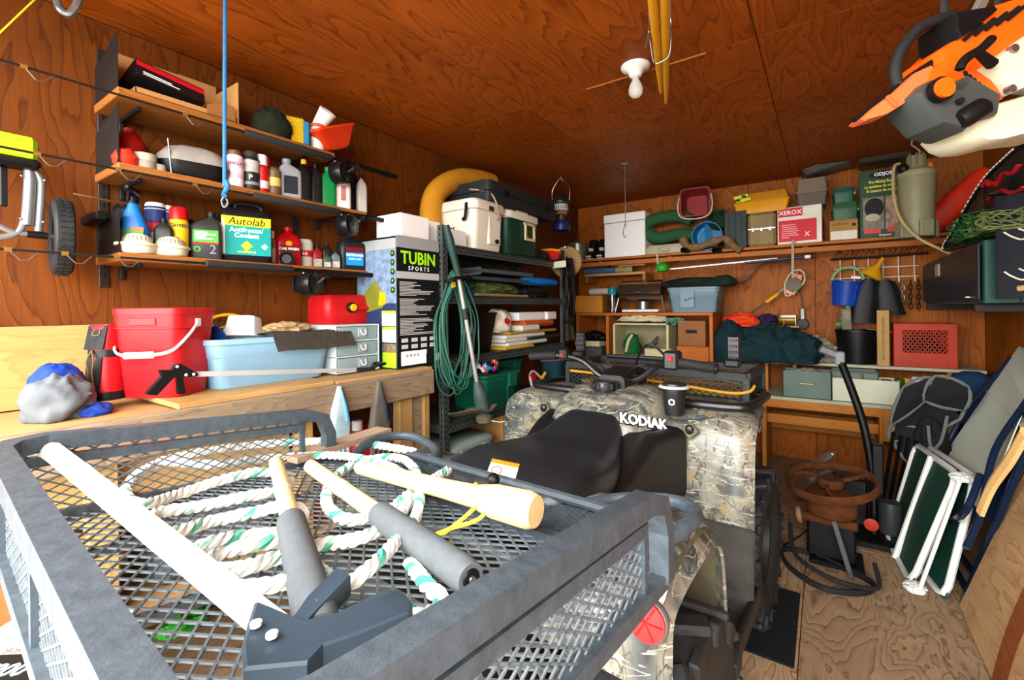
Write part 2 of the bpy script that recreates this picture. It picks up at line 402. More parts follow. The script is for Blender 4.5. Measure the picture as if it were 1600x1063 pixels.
for z in RZ:
    L_ = RY1-RY0
    m = MB().box(((RX0-RX1)/2, L_/2, z-.004), (RX1-RX0-.004, L_-.008, .006), .001)
    m.box((-.004, L_/2, z-.024), (.004, L_-.01, .048), .001); m.box((RX0-RX1+.004, L_/2, z-.024), (.004, L_-.01, .048), .001)
    m.box(((RX0-RX1)/2, .004, z-.024), (RX1-RX0-.01, .004, .048), .001)
    sh = m.build('shelf', RACK, rk)
    m = MB()
    for q in range(34):
        m.box((-.0022, .05+q*.0395, z-.014), (.003, .022, .006), .0004); m.box((-.0022, .07+q*.0395, z-.033), (.003, .022, .006), .0004)
    m.build('slots', SLOT, sh, kind='stuff')

# ------------------------------------------------------------------ quad bike
def camo():
    m = bpy.data.materials.new('reed_camouflage'); m.use_nodes = True; nt = m.node_tree; L = nt.links.new; N = nt.nodes.new
    b = nt.nodes['Principled BSDF']; b.inputs['Roughness'].default_value = .35
    tc = N('ShaderNodeTexCoord')
    def nz(scale, sc, det=4, dist=0.5):
        mp = N('ShaderNodeMapping'); mp.inputs['Scale'].default_value = sc; mp.inputs['Rotation'].default_value = (.3, .5, .7); L(tc.outputs['Object'], mp.inputs['Vector'])
        n = N('ShaderNodeTexNoise'); n.inputs['Scale'].default_value = scale; n.inputs['Detail'].default_value = det; n.inputs['Distortion'].default_value = dist; L(mp.outputs[0], n.inputs['Vector']); return n.outputs['Fac']
    def ramp(src, els):
        r = N('ShaderNodeValToRGB'); e = r.color_ramp.elements
        e[0].position, e[0].color = els[0][0], (*lin(els[0][1]), 1); e[1].position, e[1].color = els[-1][0], (*lin(els[-1][1]), 1)
        for p, c in els[1:-1]: q = e.new(p); q.color = (*lin(c), 1)
        L(src, r.inputs[0]); return r.outputs[0]
    base = ramp(nz(8, (1, 2.6, 1), 6), [(.30, '#23292b'), (.42, '#424948'), (.5, '#605f53'), (.58, '#77756a'), (.7, '#463f2d')])
    def lines(src, k, w, bg, col):
        a = N('ShaderNodeMath'); a.operation = 'MULTIPLY'; a.inputs[1].default_value = k; L(src, a.inputs[0])
        f = N('ShaderNodeMath'); f.operation = 'PINGPONG'; f.inputs[1].default_value = 1; L(a.outputs[0], f.inputs[0])
        c = N('ShaderNodeMapRange'); c.inputs[1].default_value = w; c.inputs[2].default_value = w*1.8; c.inputs[3].default_value = 1; c.inputs[4].default_value = 0; L(f.outputs[0], c.inputs[0])
        x = N('ShaderNodeMixRGB'); L(c.outputs[0], x.inputs[0]); L(bg, x.inputs[1]); x.inputs[2].default_value = (*lin(col), 1); return x.outputs[0]
    o = lines(nz(5.5, (1, 4.0, .8), 4), 10, .07, base, '#4a4438')
    o = lines(nz(6.5, (3.0, .6, 1.4), 4, .2), 10, .08, o, '#33383c')
    o = lines(nz(7.5, (.7, 1, 3.8), 4, .3), 10, .07, o, '#8d8b80')
    v = N('ShaderNodeTexVoronoi'); v.inputs['Scale'].default_value = 11; L(tc.outputs['Object'], v.inputs['Vector'])
    n2 = N('ShaderNodeMath'); n2.operation = 'MULTIPLY_ADD'; n2.inputs[1].default_value = .5; L(nz(14, (1, 1, 1), 3, 1.5), n2.inputs[0]); L(v.outputs['Distance'], n2.inputs[2])
    c = N('ShaderNodeMapRange'); c.inputs[1].default_value = .40; c.inputs[2].default_value = .44; c.inputs[3].default_value = .8; c.inputs[4].default_value = 0; L(n2.outputs[0], c.inputs[0])
    x = N('ShaderNodeMixRGB'); L(c.outputs[0], x.inputs[0]); L(o, x.inputs[1]); x.inputs[2].default_value = (*lin('#7d6c4c'), 1)
    L(x.outputs[0], b.inputs['Base Color']); return m
CAMO = camo()
TIRE = mat('#242526', .55, var=.25, bump=.35, scale=18); DUSTY = mat('#3b3a36', .7, var=.3, bump=.2, scale=12)
PLAST = mat('#0e1012', .40, bump=.05, scale=60, spec=.45); VINYL = mat('#13171c', .36, var=.05, bump=.12, scale=180, spec=.55); BASKET = mat('#48525a', .42, .15, var=.2, bump=.2, scale=45)
FBK = mat('#2b302f', .5, .15, var=.2, bump=.2, scale=45); MSH = mat('#6a747b', .45, .15, var=.25, scale=40)
atv = thing('quad_bike', 'camouflage quad bike with black seat and steel mesh baskets parked inside the shed', 'quad bike', (-.735, 1.3, 0), (0, 0, R(-3.5)))
def ysec(secs, n=5):
    # loft along y: (y, half width, z0, z1, r[, cx])
    rings = []
    for q in secs:
        y, hw, z0, z1, r = q[:5]; cx = q[5] if len(q) > 5 else 0
        rings.append([(x+cx, y, z+(z0+z1)/2) for x, z in rrect(hw*2, z1-z0, r, n)])
    return rings
def tire_mesh(Rr, w, nl, lug, tilt):
    m = MB(); h = w/2
    prof = [(Rr*.52, -h*.72), (Rr*.6, -h*.92), (Rr*.78, -h), (Rr*.92, -h*.93), (Rr*.965, -h*.7), (Rr*.97, 0), (Rr*.965, h*.7), (Rr*.92, h*.93), (Rr*.78, h), (Rr*.6, h*.92), (Rr*.52, h*.72)]
    m.lathe(prof, 40, cap0=False, cap1=False)
    for k in range(nl):
        for sd in (-1, 1):
            a = 2*PI*(k+(.5 if sd > 0 else 0))/nl; m.mark()
            m.box((0, 0, 0), (Rr*.075, lug, w*.56), .006, (tilt*sd, 0, 0)); m.xf((Rr*.985, 0, sd*w*.235))
            m.xf((0, 0, 0), (0, 0, a)); m.mark()
            m.box((Rr*.9, 0, sd*w*.47), (Rr*.16, lug*.9, w*.09), .004); m.xf((0, 0, 0), (0, 0, a+tilt*.35))
    m.m0 = 0; m.xf((0, 0, 0), (0, R(90), 0)); return m
def rim_mesh(Rr, w):
    m = MB(); m.lathe([(Rr*.54, -w*.36), (Rr*.5, -w*.34), (Rr*.48, -w*.1), (Rr*.2, -w*.05), (Rr*.18, w*.2), (.001, w*.22)], 28, cap0=False)
    m.lathe([(.001, -w*.1), (Rr*.2, -w*.1), (Rr*.48, w*.05), (Rr*.5, w*.34), (Rr*.54, w*.36)], 28, cap1=False)
    m.m0 = 0; m.xf((0, 0, 0), (0, R(90), 0)); return m
tr = tire_mesh(.305, .255, 13, .05, .55); tf = tire_mesh(.30, .2, 15, .038, .45); RIMM = mat('#262624', .5, .3)
first = {}
for key, x, y, mb, w in (('r', .425, -.28, tr, .255), ('r', -.425, -.28, tr, .255), ('f', .40, .85, tf, .2), ('f', -.46, .85, tf, .2)):
    if key not in first:
        o = mb.build('tire', TIRE, atv, loc=(x, y, .30)); r_ = rim_mesh(.3, w).build('rim', RIMM, o); first[key] = o
    else:
        o = first[key].copy(); COL.objects.link(o); o.location = (x, y, .30); o.rotation_euler = (R(20), 0, 0)
        c = first[key].children[0].copy(); COL.objects.link(c); c.parent = o
MB().ringloft(ysec([(-.62, .16, .42, .66, .05), (-.3, .2, .3, .7, .06), (.3, .22, .28, .7, .06), (.95, .17, .34, .78, .06), (1.08, .1, .4, .7, .05)])).build('chassis', PLAST, atv)
MB().cyl((-.42, -.28, .3), (.42, -.28, .3), .03).build('axle', DKGREY, atv); MB().cyl((-.44, .85, .3), (.42, .85, .3), .025).build('axle', DKGREY, atv)
# fenders: an arched path in y-z swept across x
def fender(path, x0, x1, side, drop=.05, nx=10, th=.008, taper=0):
    P = catmull([(0, a, b) for a, b in path], 5); n = len(P)-1
    def fn(i, j):
        p = P[min(int(round(i*n)), n)]; q = P[min(int(round(i*n))+1, n)]-P[max(int(round(i*n))-1, 0)]
        nn = Vector((0, -q.z, q.y)).normalized()
        if nn.z < 0 and abs(nn.z) > .2: nn = -nn
        k = max(0, (j-.8)/.2); e = -drop*k*k
        return (side*(x0+(x1-x0)*j*(1-taper*max(0, (i-.5)/.5))), p.y+nn.y*e, p.z+nn.z*e)
    return MB().grid(fn, n, nx, th*side)
rp = [(-.475, .60), (-.465, .70), (-.42, .748), (-.30, .768), (-.13, .762), (-.03, .70), (.01, .56), (.03, .36)]
fp = [(.40, .50), (.415, .62), (.43, .76), (.455, .845), (.52, .885), (.70, .895), (.95, .875), (1.06, .82), (1.10, .72)]
for sd in (1, -1):
    f_ = fender(rp, .20, .525, sd).build('rear_fender', CAMO, atv)
    fender([(a+(.022 if a < -.44 else -.022 if a > -.05 else 0), b-.014) for a, b in rp],   .22, .51, sd, drop=.0, th=.004).build('fender_liner', mat('#5d553f', .8, var=.3, scale=6), atv)
    f2 = fender([(a, b-.01) for a, b in fp], .19, .505 if sd > 0 else .56, sd, drop=.035, taper=.28).build('front_fender', CAMO, atv)
    MB().box((sd*.42, .37, .41), (.20, .02, .27), .006, (R(-10), 0, 0)).build('mud_guard', DUSTY, atv)
    MB().box((sd*.38, .16, .285), (.28, .46, .025), .006).build('foot_board', DUSTY, atv)
    MB().box((sd*.515, .2, .31), (.02, .5, .06), .006).build('foot_board_edge', PLAST, atv)
    # round tail reflector on the rear fender
    rr = MB().lathe([(.036, -.008), (.038, 0), (.036, .006), (.033, .008)], 28).xf((0, 0, 0), (R(90), 0, 0)).build('tail_reflector', mat('#4a4a48', .4, var=0), atv, loc=(sd*.505, -.478, .725), rot=(R(-8), 0, 0))
    m = MB().lathe([(.034, .006), (.0335, .012), (.001, .0135)], 26); m.xf((0, 0, 0), (R(90), 0, 0)); ln = m.build('reflector_lens', mat('#c00c0c', .2, var=.1, scale=50, spec=.5), rr)
    for k in range(3): MB().box((0, -.0135, 0), (.060, .002, .0025), .0005, (0, R(60*k), 0)).build('lens_rib', mat('#8c0808', .3, var=0), ln)
# rear centre body, seat, side panels
MB().ringloft(ysec([(-.70, .24, .55, .74, .05), (-.5, .26, .55, .76, .05), (-.2, .24, .55, .73, .05)])).build('tail_body', PLAST, atv)
MB().box((-.36, -.712, .68), (.03, .012, .05), .003).build('tail_lamp', mat('#b01010', .2), atv)
seat = MB().ringloft(ysec([(-.31, .13, .735, .765, .015), (-.295, .19, .72, .79, .03), (-.25, .225, .70, .822, .05), (-.14, .235, .69, .832, .065), (-.02, .225, .69, .82, .07), (.08, .2, .70, .815, .07), (.16, .17, .70, .835, .07), (.22, .145, .71, .868, .065), (.27, .125, .72, .885, .055), (.30, .10, .75, .885, .04)], 6)).build('seat', VINYL, atv, smooth=60)
MB().tube(catmull([(.2, -.2, .705), (.215, -.05, .70), (.2, .1, .70), (.155, .25, .72)], 6), .006, 6).build('seat_piping', PLAST, seat)
_wi = world_matrix(seat).inverted()
def seat_pt(u, v, k=.002): p_, n_ = hit(seat, u, v); return _wi @ (p_+n_*k)
C4 = [(760, 743), (804, 754), (812, 727), (769, 718)]
def lerp4(i, j): a_, b_, c_, d_ = C4; return (a_[0]*(1-i)*(1-j)+b_[0]*i*(1-j)+c_[0]*i*j+d_[0]*(1-i)*j, a_[1]*(1-i)*(1-j)+b_[1]*i*(1-j)+c_[1]*i*j+d_[1]*(1-i)*j)
if all(hit(seat, *q)[0] is not None for q in C4):
    lb = MB().grid(lambda i, j: seat_pt(*lerp4(i, j)), 6, 6, .0006).build('warning_label', mat('#c9c4ba', .5, var=0), seat)
    MB().grid(lambda i, j: seat_pt(*lerp4(i, .78+.22*j), .003), 6, 3, .0004).build('orange_band', mat('#d8881a', .5, var=0), lb); MB().tube([seat_pt(*lerp4(.3+.17*math.cos(a*PI/8), .38+.24*math.sin(a*PI/8)), .0035) for a in range(16)], .0012, 5, closed=True).build('prohibition_ring', mat('#a81818', .5, var=0), lb)
for sd in (1, -1):
    MB().ringloft(ysec([(-.08, .03, .56, .70, .015, sd*.19), (.1, .05, .56, .75, .03, sd*.185), (.26, .075, .56, .835, .04, sd*.175), (.41, .10, .58, .84, .04, sd*.2)])).build('side_panel', PLAST, atv, smooth=60)
# tank cover in camouflage, with a shoulder on the right that carries the lettering
tank = MB().ringloft(ysec([(.24, .15, .62, .85, .07), (.29, .19, .62, .895, .09), (.36, .215, .62, .93, .10), (.46, .225, .62, .955, .11), (.58, .215, .62, .955, .11), (.70, .19, .64, .925, .1), (.80, .15, .66, .88, .08)], 7)).build('tank_cover', CAMO, atv, smooth=60)
cp = MB().lathe([(.05, 0), (.052, .012), (.05, .03), (.046, .036), (.02, .038)], 20).build('fuel_cap', PLAST, tank, loc=(-.02, .42, .945))
m = MB()
for k in range(12): m.box((.052*math.cos(k*PI/6), .052*math.sin(k*PI/6), .018), (.008, .012, .024), .002, (0, 0, k*PI/6))
m.build('cap_ribs', PLAST, cp)
on_surface(tank, atv, 'KODIAK', .050, 1004, 660, (R(0), 0, 0), PRINT_K, .002, .0042, -14, 'lettering_outline'); on_surface(tank, atv, 'KODIAK', .050, 1004, 660, (R(0), 0, 0), PRINT_W, .005, .0014, -14)
for sd, n_ in ((1, 'socket_cover'), (-1, 'socket_cover')):
    o = MB().lathe([(.030, 0), (.028, .006), (.022, .009), (.001, .009)], 4, sx=1.0, sy=1.15).xf((0, 0, 0), (R(62), 0, 0)).build(n_, mat('#5a593e', .5), atv, loc=(sd*.31, .425, .83))
    MB().sphere((0, -.012, .006), (.015, .010, .018)).build('socket_cap', PLAST, o)
MB().grid(lambda i, j: (-.33+.075*i, .408+.02*j, .715+.09*j), 2, 2, .002).build('sticker', mat('#23303a', .5, var=.2, scale=60), atv)
text(atv, '*', .11, (-.292, .409, .735), (R(75), 0, 0), PRINT_W, 'sticker_star')
text(atv, 'ALPEN', .022, (-.292, .424, .815), (R(75), 0, 0), mat('#28a0c8', .5, var=0), 'sticker_print', bold=.001)
MB().box((-.30, .395, .655), (.085, .003, .03), .001, (R(-8), 0, 0)).build('warning_sticker', mat('#e89018', .5, var=0), atv)
# steering: stem, bar, grips, levers, switch boxes, cables
MB().ringloft(ysec([(.44, .055, .93, 1.0, .02), (.5, .06, .93, 1.02, .02), (.56, .04, .94, 1.0, .02)])).build('steering_stem', PLAST, atv)
hb = MB().tube(catmull([(-.40, .44, 1.055), (-.26, .46, 1.065), (-.17, .5, 1.045), (-.085, .51, .985), (0, .51, .97), (.085, .51, .985), (.17, .5, 1.045), (.26, .46, 1.065), (.40, .44, 1.055)], 6), .0125, 10).build('handlebar', PLAST, atv)
for sd in (-1, 1):
    m = MB().tube([(sd*.27, .459, 1.065), (sd*.28, .457, 1.065), (sd*.385, .442, 1.056), (sd*.395, .44, 1.055)], [.02, .0175, .0175, .021], 14)
    m.build('grip', RUBBER, hb)
    m = MB().tube(catmull([(sd*.2, .50, 1.05), (sd*.24, .52, 1.045), (sd*.32, .51, 1.035), (sd*.38, .50, 1.03)], 5), [.008]*16, 8, flat=(.6, 1.2))
    m.build('lever', STEEL, hb)
    MB().box((sd*.235, .468, 1.073), (.055, .06, .07) if sd > 0 else (.04, .045, .05), .008).build('switch_box', PLAST, hb)
MB().box((.235, .434, 1.08), (.02, .008, .018), .003).build('stop_button', mat('#d81818', .4, var=0), hb)
MB().box((-.235, .443, 1.068), (.016, .008, .012), .003).build('light_switch', mat('#d81818', .4, var=0), hb)
for pts in ([(.22, .5, 1.06), (.15, .46, 1.13), (.08, .5, 1.05), (.06, .58, .95)], [(.2, .48, 1.04), (.12, .42, 1.05), (.05, .46, .99), (.03, .56, .93)], [(-.22, .5, 1.06), (-.12, .46, 1.06), (-.06, .48, 1.0), (-.03, .58, .93)], [(-.2, .5, 1.05), (-.1, .52, 1.03), (-.05, .55, .97), (0, .6, .92)]):
    MB().tube(catmull(pts, 8), .0045, 6).build('cable', BLACK, hb)
MB().ringloft(ysec([(.53, .075, .95, 1.0, .02), (.6, .085, .95, 1.02, .03), (.64, .05, .95, 1.0, .02)])).build('instrument_pod', PLAST, atv)
hl = MB().lathe([(.033, 0), (.04, .075), (.045, .10), (.042, .115), (.03, .115)], 20).build('drink_holder', PLAST, atv, loc=(.245, .45, .875))
MB().lathe([(.046, -.004), (.055, 0), (.055, .004), (.046, .008)], 22).build('holder_rim', mat('#b0b4b4', .3, var=0), hl, loc=(0, 0, .10))
text(hl, 'o', .05, (.004, -.0395, .055), FY, PRINT_W, 'holder_emblem', ext=.001)
# own rear rack: tube loops and expanded mesh ahead of the basket
m = MB()
for sd in (-1, 1):
    m.tube(catmull([(sd*.38, -.48, .775), (sd*.46, -.43, .805), (sd*.515, -.33, .825), (sd*.515, -.23, .825), (sd*.45, -.185, .82), (sd*.33, -.20, .80), (sd*.27, -.275, .795)], 6), .0155, 10)
m.tube([(-.38, -.275, .80), (.38, -.275, .80)], .013, 8); m.tube([(-.42, -.52, .765), (.42, -.52, .765)], .013, 8)
rack = m.build('rear_rack', BASKET, atv)
MB().mesh((-.42, -.46, .768), (.84, 0, 0), (0, .20, .012), 28, 13, .004, N=(0, 0, 1)).build('rack_mesh', BASKET, rack, kind='stuff')
# rear basket
def rz(y): return .957+(-.47-y)*.072
y0, y1, hw, dp = -1.165, -.47, .528, .155
rimp = [(-hw, y1, rz(y1)-dp), (-hw, y1, rz(y1)-.07), (-hw, y1-.02, rz(y1)-.02), (-hw, y1-.07, rz(y1)), (-hw, y0+.07, rz(y0)), (-hw+.02, y0+.02, rz(y0)), (-hw+.07, y0, rz(y0)), (hw-.07, y0, rz(y0)), (hw-.02, y0+.02, rz(y0)), (hw, y0+.07, rz(y0)), (hw, y1-.07, rz(y1)), (hw, y1-.02, rz(y1)-.02), (hw, y1, rz(y1)-.07), (hw, y1, rz(y1)-dp)]
bk = MB().tube(rimp, .0235, 4).build('rear_basket', BASKET, atv, smooth=20)
m = MB()
fl_ = [(-hw, y1, rz(y1)-dp), (-hw, y0, rz(y0)-dp), (hw, y0, rz(y0)-dp), (hw, y1, rz(y1)-dp)]
for a, b_ in zip(fl_, fl_[1:]+fl_[:1]): m.tube([a, b_], .017, 4)
for x in (-.3, 0, .3): m.tube([(x, y0, rz(y0)-dp-.01), (x, y1, rz(y1)-dp-.01)], .011, 4)
m.build('basket_floor_frame', BASKET, bk, smooth=20)
m = MB()
for sd in (-1, 1):
    m.tube([(sd*hw, y1-.085, rz(y1)), (sd*hw, y1-.085, rz(y1)-dp)], .009, 4)
    m.tube([(sd*hw, y0+.02, rz(y0)-.035), (sd*hw, y1-.085, rz(y1)-.035)], .014, 4)
    m.tube([(sd*hw*.98, y0, rz(y0)), (sd*hw*.98, y0, rz(y0)-dp)], .010, 4)
m.tube([(-hw, y0, rz(y0)-.04), (hw, y0, rz(y0)-.04)], .012, 4)
for x in (-.36, 0, .36): m.tube([(x, y0, rz(y0)), (x, y0, rz(y0)-dp)], .012, 4)
m.build('basket_braces', BASKET, bk, smooth=20)
MB().mesh((-hw, y0, rz(y0)-dp), (2*hw, 0, 0), (0, y1-y0, rz(y1)-rz(y0)), 26, 24, .0032, N=(0, 0, 1)).build('floor_mesh', MSH, bk, kind='stuff')
for sd in (-1, 1): MB().mesh((sd*hw, y0, rz(y0)-dp), (0, y1-y0-.085, rz(y1)-rz(y0)), (0, 0, dp), 17, 8, .0026, N=(1, 0, 0)).build('side_mesh', MSH, bk, kind='stuff')
MB().mesh((-hw, y0, rz(y0)-dp), (2*hw, 0, 0), (0, 0, dp), 28, 8, .0026, N=(0, 1, 0)).build('rear_mesh', MSH, bk, kind='stuff')
for sd in (-1, 1):
    m = MB().tube(catmull([(sd*.49, -.42, .80), (sd*.52, -.43, .78), (sd*.515, -.45, .74), (sd*.49, -.47, .745)], 5), .006, 8); m.cyl((sd*.49, -.42, .775), (sd*.49, -.42, .805), .016)
    m.build('u_bolt', STEEL, bk)
# front rack and basket
m = MB()
for sd in (-1, 1): m.tube(catmull([(sd*.12, .62, .87), (sd*.2, .55, .90), (sd*.42, .55, .905), (sd*.47, .62, .905), (sd*.47, .95, .89)], 5), .0165, 10)
m.tube([(-.45, .95, .885), (.45, .95, .885)], .014, 8)
fr_ = m.build('front_rack', PLAST, atv)
fx0, fx1, fy0, fy1, fz0, fz1 = -.40, .425, .78, 1.12, .875, .985
fb = MB()
cs = [(fx0, fy0), (fx0, fy1), (fx1, fy1), (fx1, fy0)]
for a, b_ in zip(cs, cs[1:]+cs[:1]):
    fb.tube([(*a, fz1), (*b_, fz1)], .021, 4); fb.tube([(*a, fz0), (*b_, fz0)], .024, 4)
for c in cs: fb.tube([(*c, fz0), (*c, fz1)], .017, 4)
fbo = fb.build('front_basket', FBK, atv, smooth=20)
m = MB()
for a, b_ in zip(cs, cs[1:]+cs[:1]):
    d = (b_[0]-a[0], b_[1]-a[1], 0); n_ = int(Vector(d).length/.03)
    m.mesh((*a, fz0), d, (0, 0, fz1-fz0), n_, 6, .0034)
m.mesh((fx0, fy0, fz0), (fx1-fx0, 0, 0), (0, fy1-fy0, 0), 28, 14, .0034)
m.build('basket_mesh', FBK, fbo, kind='stuff')
for x in (-.34, .375):
    m = MB().box((x, fy0+.02, 1.085), (.05, .025, .13), .006); m.box((x, fy0-.0, 1.04), (.06, .05, .035), .008)
    for q in range(4): m.box((x, fy0+.005, 1.06+q*.024), (.03, .012, .008), .002)
    m.build('gun_rack_clamp', PLAST, fbo)
MB().tube([(-.2, fy0+.03, 1.035), (.15, fy0+.03, 1.035)], .011, 8).build('cross_bar', PLAST, fbo)

# ------------------------------------------------------------------ generators for small goods (front faces local -Y)
def lump(c, r, seed=0, amp=.25, fr=3.0, n=44, m=26, floor=True, ridge=True):
    b = MB().sphere((0, 0, 0), 1.0, n, m); o = Vector((seed*7.3, seed*3.1, seed*1.7)); out = []
    for p in b.v:
        q = Vector(p); k = mnoise.noise(q*fr+o)
        if ridge: k = 1-2*abs(mnoise.noise(q*fr*.8+o*1.3)) + .4*k - .55*abs(mnoise.noise(q*fr*2.3+o*.7)) + .25*mnoise.noise(q*fr*4.5)
        q = q*(1+amp*(k-.4)); q = Vector((q.x*r[0], q.y*r[1], q.z*r[2]))
        if floor and q.z < -r[2]*.55: q.z = -r[2]*.55
        out.append(q+Vector(c)+(Vector((0, 0, r[2]*.55)) if floor else Vector()))
    b.v = out; return b
def bottle(root, w, d, h, bm, cm, neck=.35, lab=None, nx=0.0, capr=None, capn='cap', waist=1.0):
    hs = h*.70
    m = MB().rr([(0, w*.94, d*.94, d*.2), (.006, w, d, d*.28), (hs*.5, w*waist, d*waist, d*.28), (hs*.8, w, d, d*.28), (hs, w*.97, d*.97, d*.3), (h*.80, w*.72, d*.8, d*.35, nx*.5, 0), (h*.86, w*neck, w*neck, w*neck/2, nx, 0), (h*.90, w*neck*.9, w*neck*.9, w*neck*.45, nx, 0)], 4)
    b = m.build('body', bm, root, smooth=50)
    cr = capr or w*neck*.55
    MB().lathe([(cr, h*.89), (cr*1.05, h*.9), (cr, h*.995), (cr*.85, h)], 16, c=(nx, 0, 0)).build(capn, cm, root)
    if lab:
        lm, z0, z1 = lab[:3]; k = lab[3] if len(lab) > 3 else .86
        return MB().box((0, -d/2-.0006, (z0+z1)/2*h), (w*k, .0016, (z1-z0)*h), .0004).build('label', lm, b)
    return b
def can(root, r, h, bm, cm, bands=(), capk=.16, dome=True, capr=.78):
    m = MB().lathe([(r*.94, 0), (r, .004), (r, h*(1-capk)-.012), (r*1.02, h*(1-capk)-.010), (r*.9, h*(1-capk)), (r*.6, h*(1-capk)+.008)], 24)
    b = m.build('body', bm, root, smooth=40)
    MB().lathe([(r*capr, h*(1-capk)), (r*capr, h*.96), (r*capr*.85, h)], 18).build('cap', cm, root)
    for z0, z1, mm in bands: MB().lathe([(r*1.006, z0*h), (r*1.006, z1*h)], 24, cap0=False, cap1=False).build('label', mm, b)
    return b
def carton(root, w, d, h, m, open_top=False, name='carton_body', b=.002):
    if not open_top: return MB().box((0, 0, h/2), (w, d, h), b).build(name, m, root)
    t = .005; o = MB().box((0, 0, t/2), (w, d, t), .001)
    for sx, sy, ww, dd in ((0, 1, w, t), (0, -1, w, t), (1, 0, t, d), (-1, 0, t, d)): o.box((sx*(w-t)/2, sy*(d-t)/2, h/2), (ww, dd, h), .001)
    return o.build(name, m, root)
def tub(root, w, d, h, m, taper=.85, rim=.012, wall=.004, r=.03, ribs=True, name='tub_body'):
    o = MB(); k = taper
    rings = [(0, w*k, d*k, r), (.004, w*k+.004, d*k+.004, r), (h*.62, w*(k+(1-k)*.62), d*(k+(1-k)*.62), r), (h*.64, w*(k+(1-k)*.64)+.006, d*(k+(1-k)*.64)+.006, r), (h-rim*2, w, d, r), (h-rim*2, w+rim*1.6, d+rim*1.6, r+rim*.8), (h-.002, w+rim*1.6, d+rim*1.6, r+rim*.8), (h, w+rim, d+rim, r+rim*.5), (h, w-wall, d-wall, r), (h*.1, w*k-wall, d*k-wall, r)]
    return o.rr(rings, 5).build(name, m, root, smooth=40)
def book_lines(parent, m, x0, x1, z0, z1, n, y, seed=0, th=.004, rot=None):
    rnd = random.Random(seed); b = MB(); dz = (z1-z0)/n
    for i in range(n):
        e = x0+(x1-x0)*rnd.uniform(.45, 1.0)
        b.box(((x0+e)/2, y, z1-dz*(i+.5)), (e-x0, .0012, min(th, dz*.62)), .0002)
    return b.build('small_print', m, parent, kind='stuff')
def dep(p): return _f.x*p.x+_f.y*p.y
def place(u0, u1, vt, x, z):
    # centre point on a shelf of height z, apparent width and height for a thing whose middle lies in plane x
    uc = (u0+u1)/2; p = at(uc, vt, x=x); w = (u1-u0)/FPX*dep(p)
    return Vector((p.x, p.y, z)), w, p.z-z
F90 = (0, 0, R(90))
def FR(a): return (0, 0, R(a))

# ------------------------------------------------------------------ top wall shelf
Z1, Z2, Z3 = 2.0265, 1.7745, 1.4745
t = thing('cardboard_tray', 'open brown cardboard tray on the top wall shelf', 'box', (-2.045, .74, Z1), FR(90))
carton(t, .33, .2, .022, KRAFT, True, 'tray')
MB().box((.10, .09, .10), (.14, .004, .20), .001).build('flap', KRAFT, t); MB().box((.172, .0, .085), (.006, .19, .17), .001).build('flap', KRAFT, t)
MB().prism([(-.05, 0), (.05, 0), (.05, .055), (.02, .06), (-.02, .05), (-.05, .03)], 0, .002).xf((.105, -.1025, .005), (R(90), 0, 0)).build('torn_patch', KRAFT_D, t)
MB().box((.0, .0975, .10), (.32, .004, .20), .001).build('back_wall', KRAFT, t)
t = thing('tool_set_carton', 'red and black printed carton tipped in the cardboard tray', 'box', (-2.03, .685, Z1+.03), (R(-20), R(6), R(93)))
MB().box((0, 0, .04), (.22, .15, .065), .002).build('carton', mat('#1a1616', .4), t)
MB().box((0, -.0755, .055), (.215, .002, .02), .0005).build('red_stripe', mat('#c01522', .4, var=0), t)
MB().box((0, -.02, .0732), (.22, .09, .002), .0005).build('red_lid', mat('#c01522', .4, var=0), t)
MB().box((.01, -.045, .08), (.2, .03, .014), .002).build('tool_case', mat('#1e2b26', .35), t)
book_lines(t, PRINT_W, -.09, .06, .012, .028, 2, -.0765, 3)
p, w, h = place(400, 452, 180, -1.99, Z1)
tag(lump((0, 0, 0), (.055, .085, .085), 3, .15, 2).build('peaked_cap', mat('#1d2415', .9), loc=p), 'dark green crumpled work cap on the top wall shelf beside the sponges', 'cap')
p, w, h = place(446, 473, 184, -1.975, Z1)
t = thing('sponge', 'yellow cleaning sponge standing on the top wall shelf', 'sponge', p, FR(70))
MB().box((0, 0, .06), (.085, .03, .12), .008).build('foam', mat('#d9b218', .9, bump=.8, scale=90), t); MB().box((-.0, .02, .06), (.08, .012, .118), .003).build('scouring_layer', mat('#a9a486', .9, bump=.6, scale=120), t)
p = at(477, 212, x=-1.975); t = tag(MB().box((0, 0, .055), (.035, .07, .11), .008).build('sponge', mat('#2f7fae', .9, bump=.6, scale=90), loc=(p.x, p.y, Z1), rot=FR(65)), 'blue sponge between the yellow sponge and the white cup', 'sponge')
p, w, h = place(483, 508, 206, -1.975, Z1)
t = thing('plastic_cup', 'upright white plastic cup with orange rim on the top wall shelf', 'cup', p)
MB().lathe([(.028, 0), (.031, .002), (.039, .105), (.036, .105), (.028, .01), (.001, .01)], 22).build('cup', mat('#e6e0da', .4), t); MB().lathe([(.040, .102), (.042, .106), (.042, .114), (.039, .118), (.037, .11)], 22).build('rim', mat('#e0541a', .4), t)
p = at(503, 202, x=-2.0)
tag(MB().lathe([(.026, 0), (.03, .004), (.04, .09), (.037, .09), (.027, .008), (.001, .008)], 22).build('plastic_cup', mat('#ece6e0', .4), loc=(p.x+.02, p.y-.035, Z1+.115), rot=(R(-10), R(42), 0)), 'white plastic cup tipped over inside the orange-rimmed cup', 'cup')
p = at(545, 225, x=-2.02)
t = thing('orange_tray', 'bright orange plastic scoop tray at the end of the top wall shelf', 'tray', (-1.985, 1.37, Z1+.03), (R(0), R(-24), R(90)))
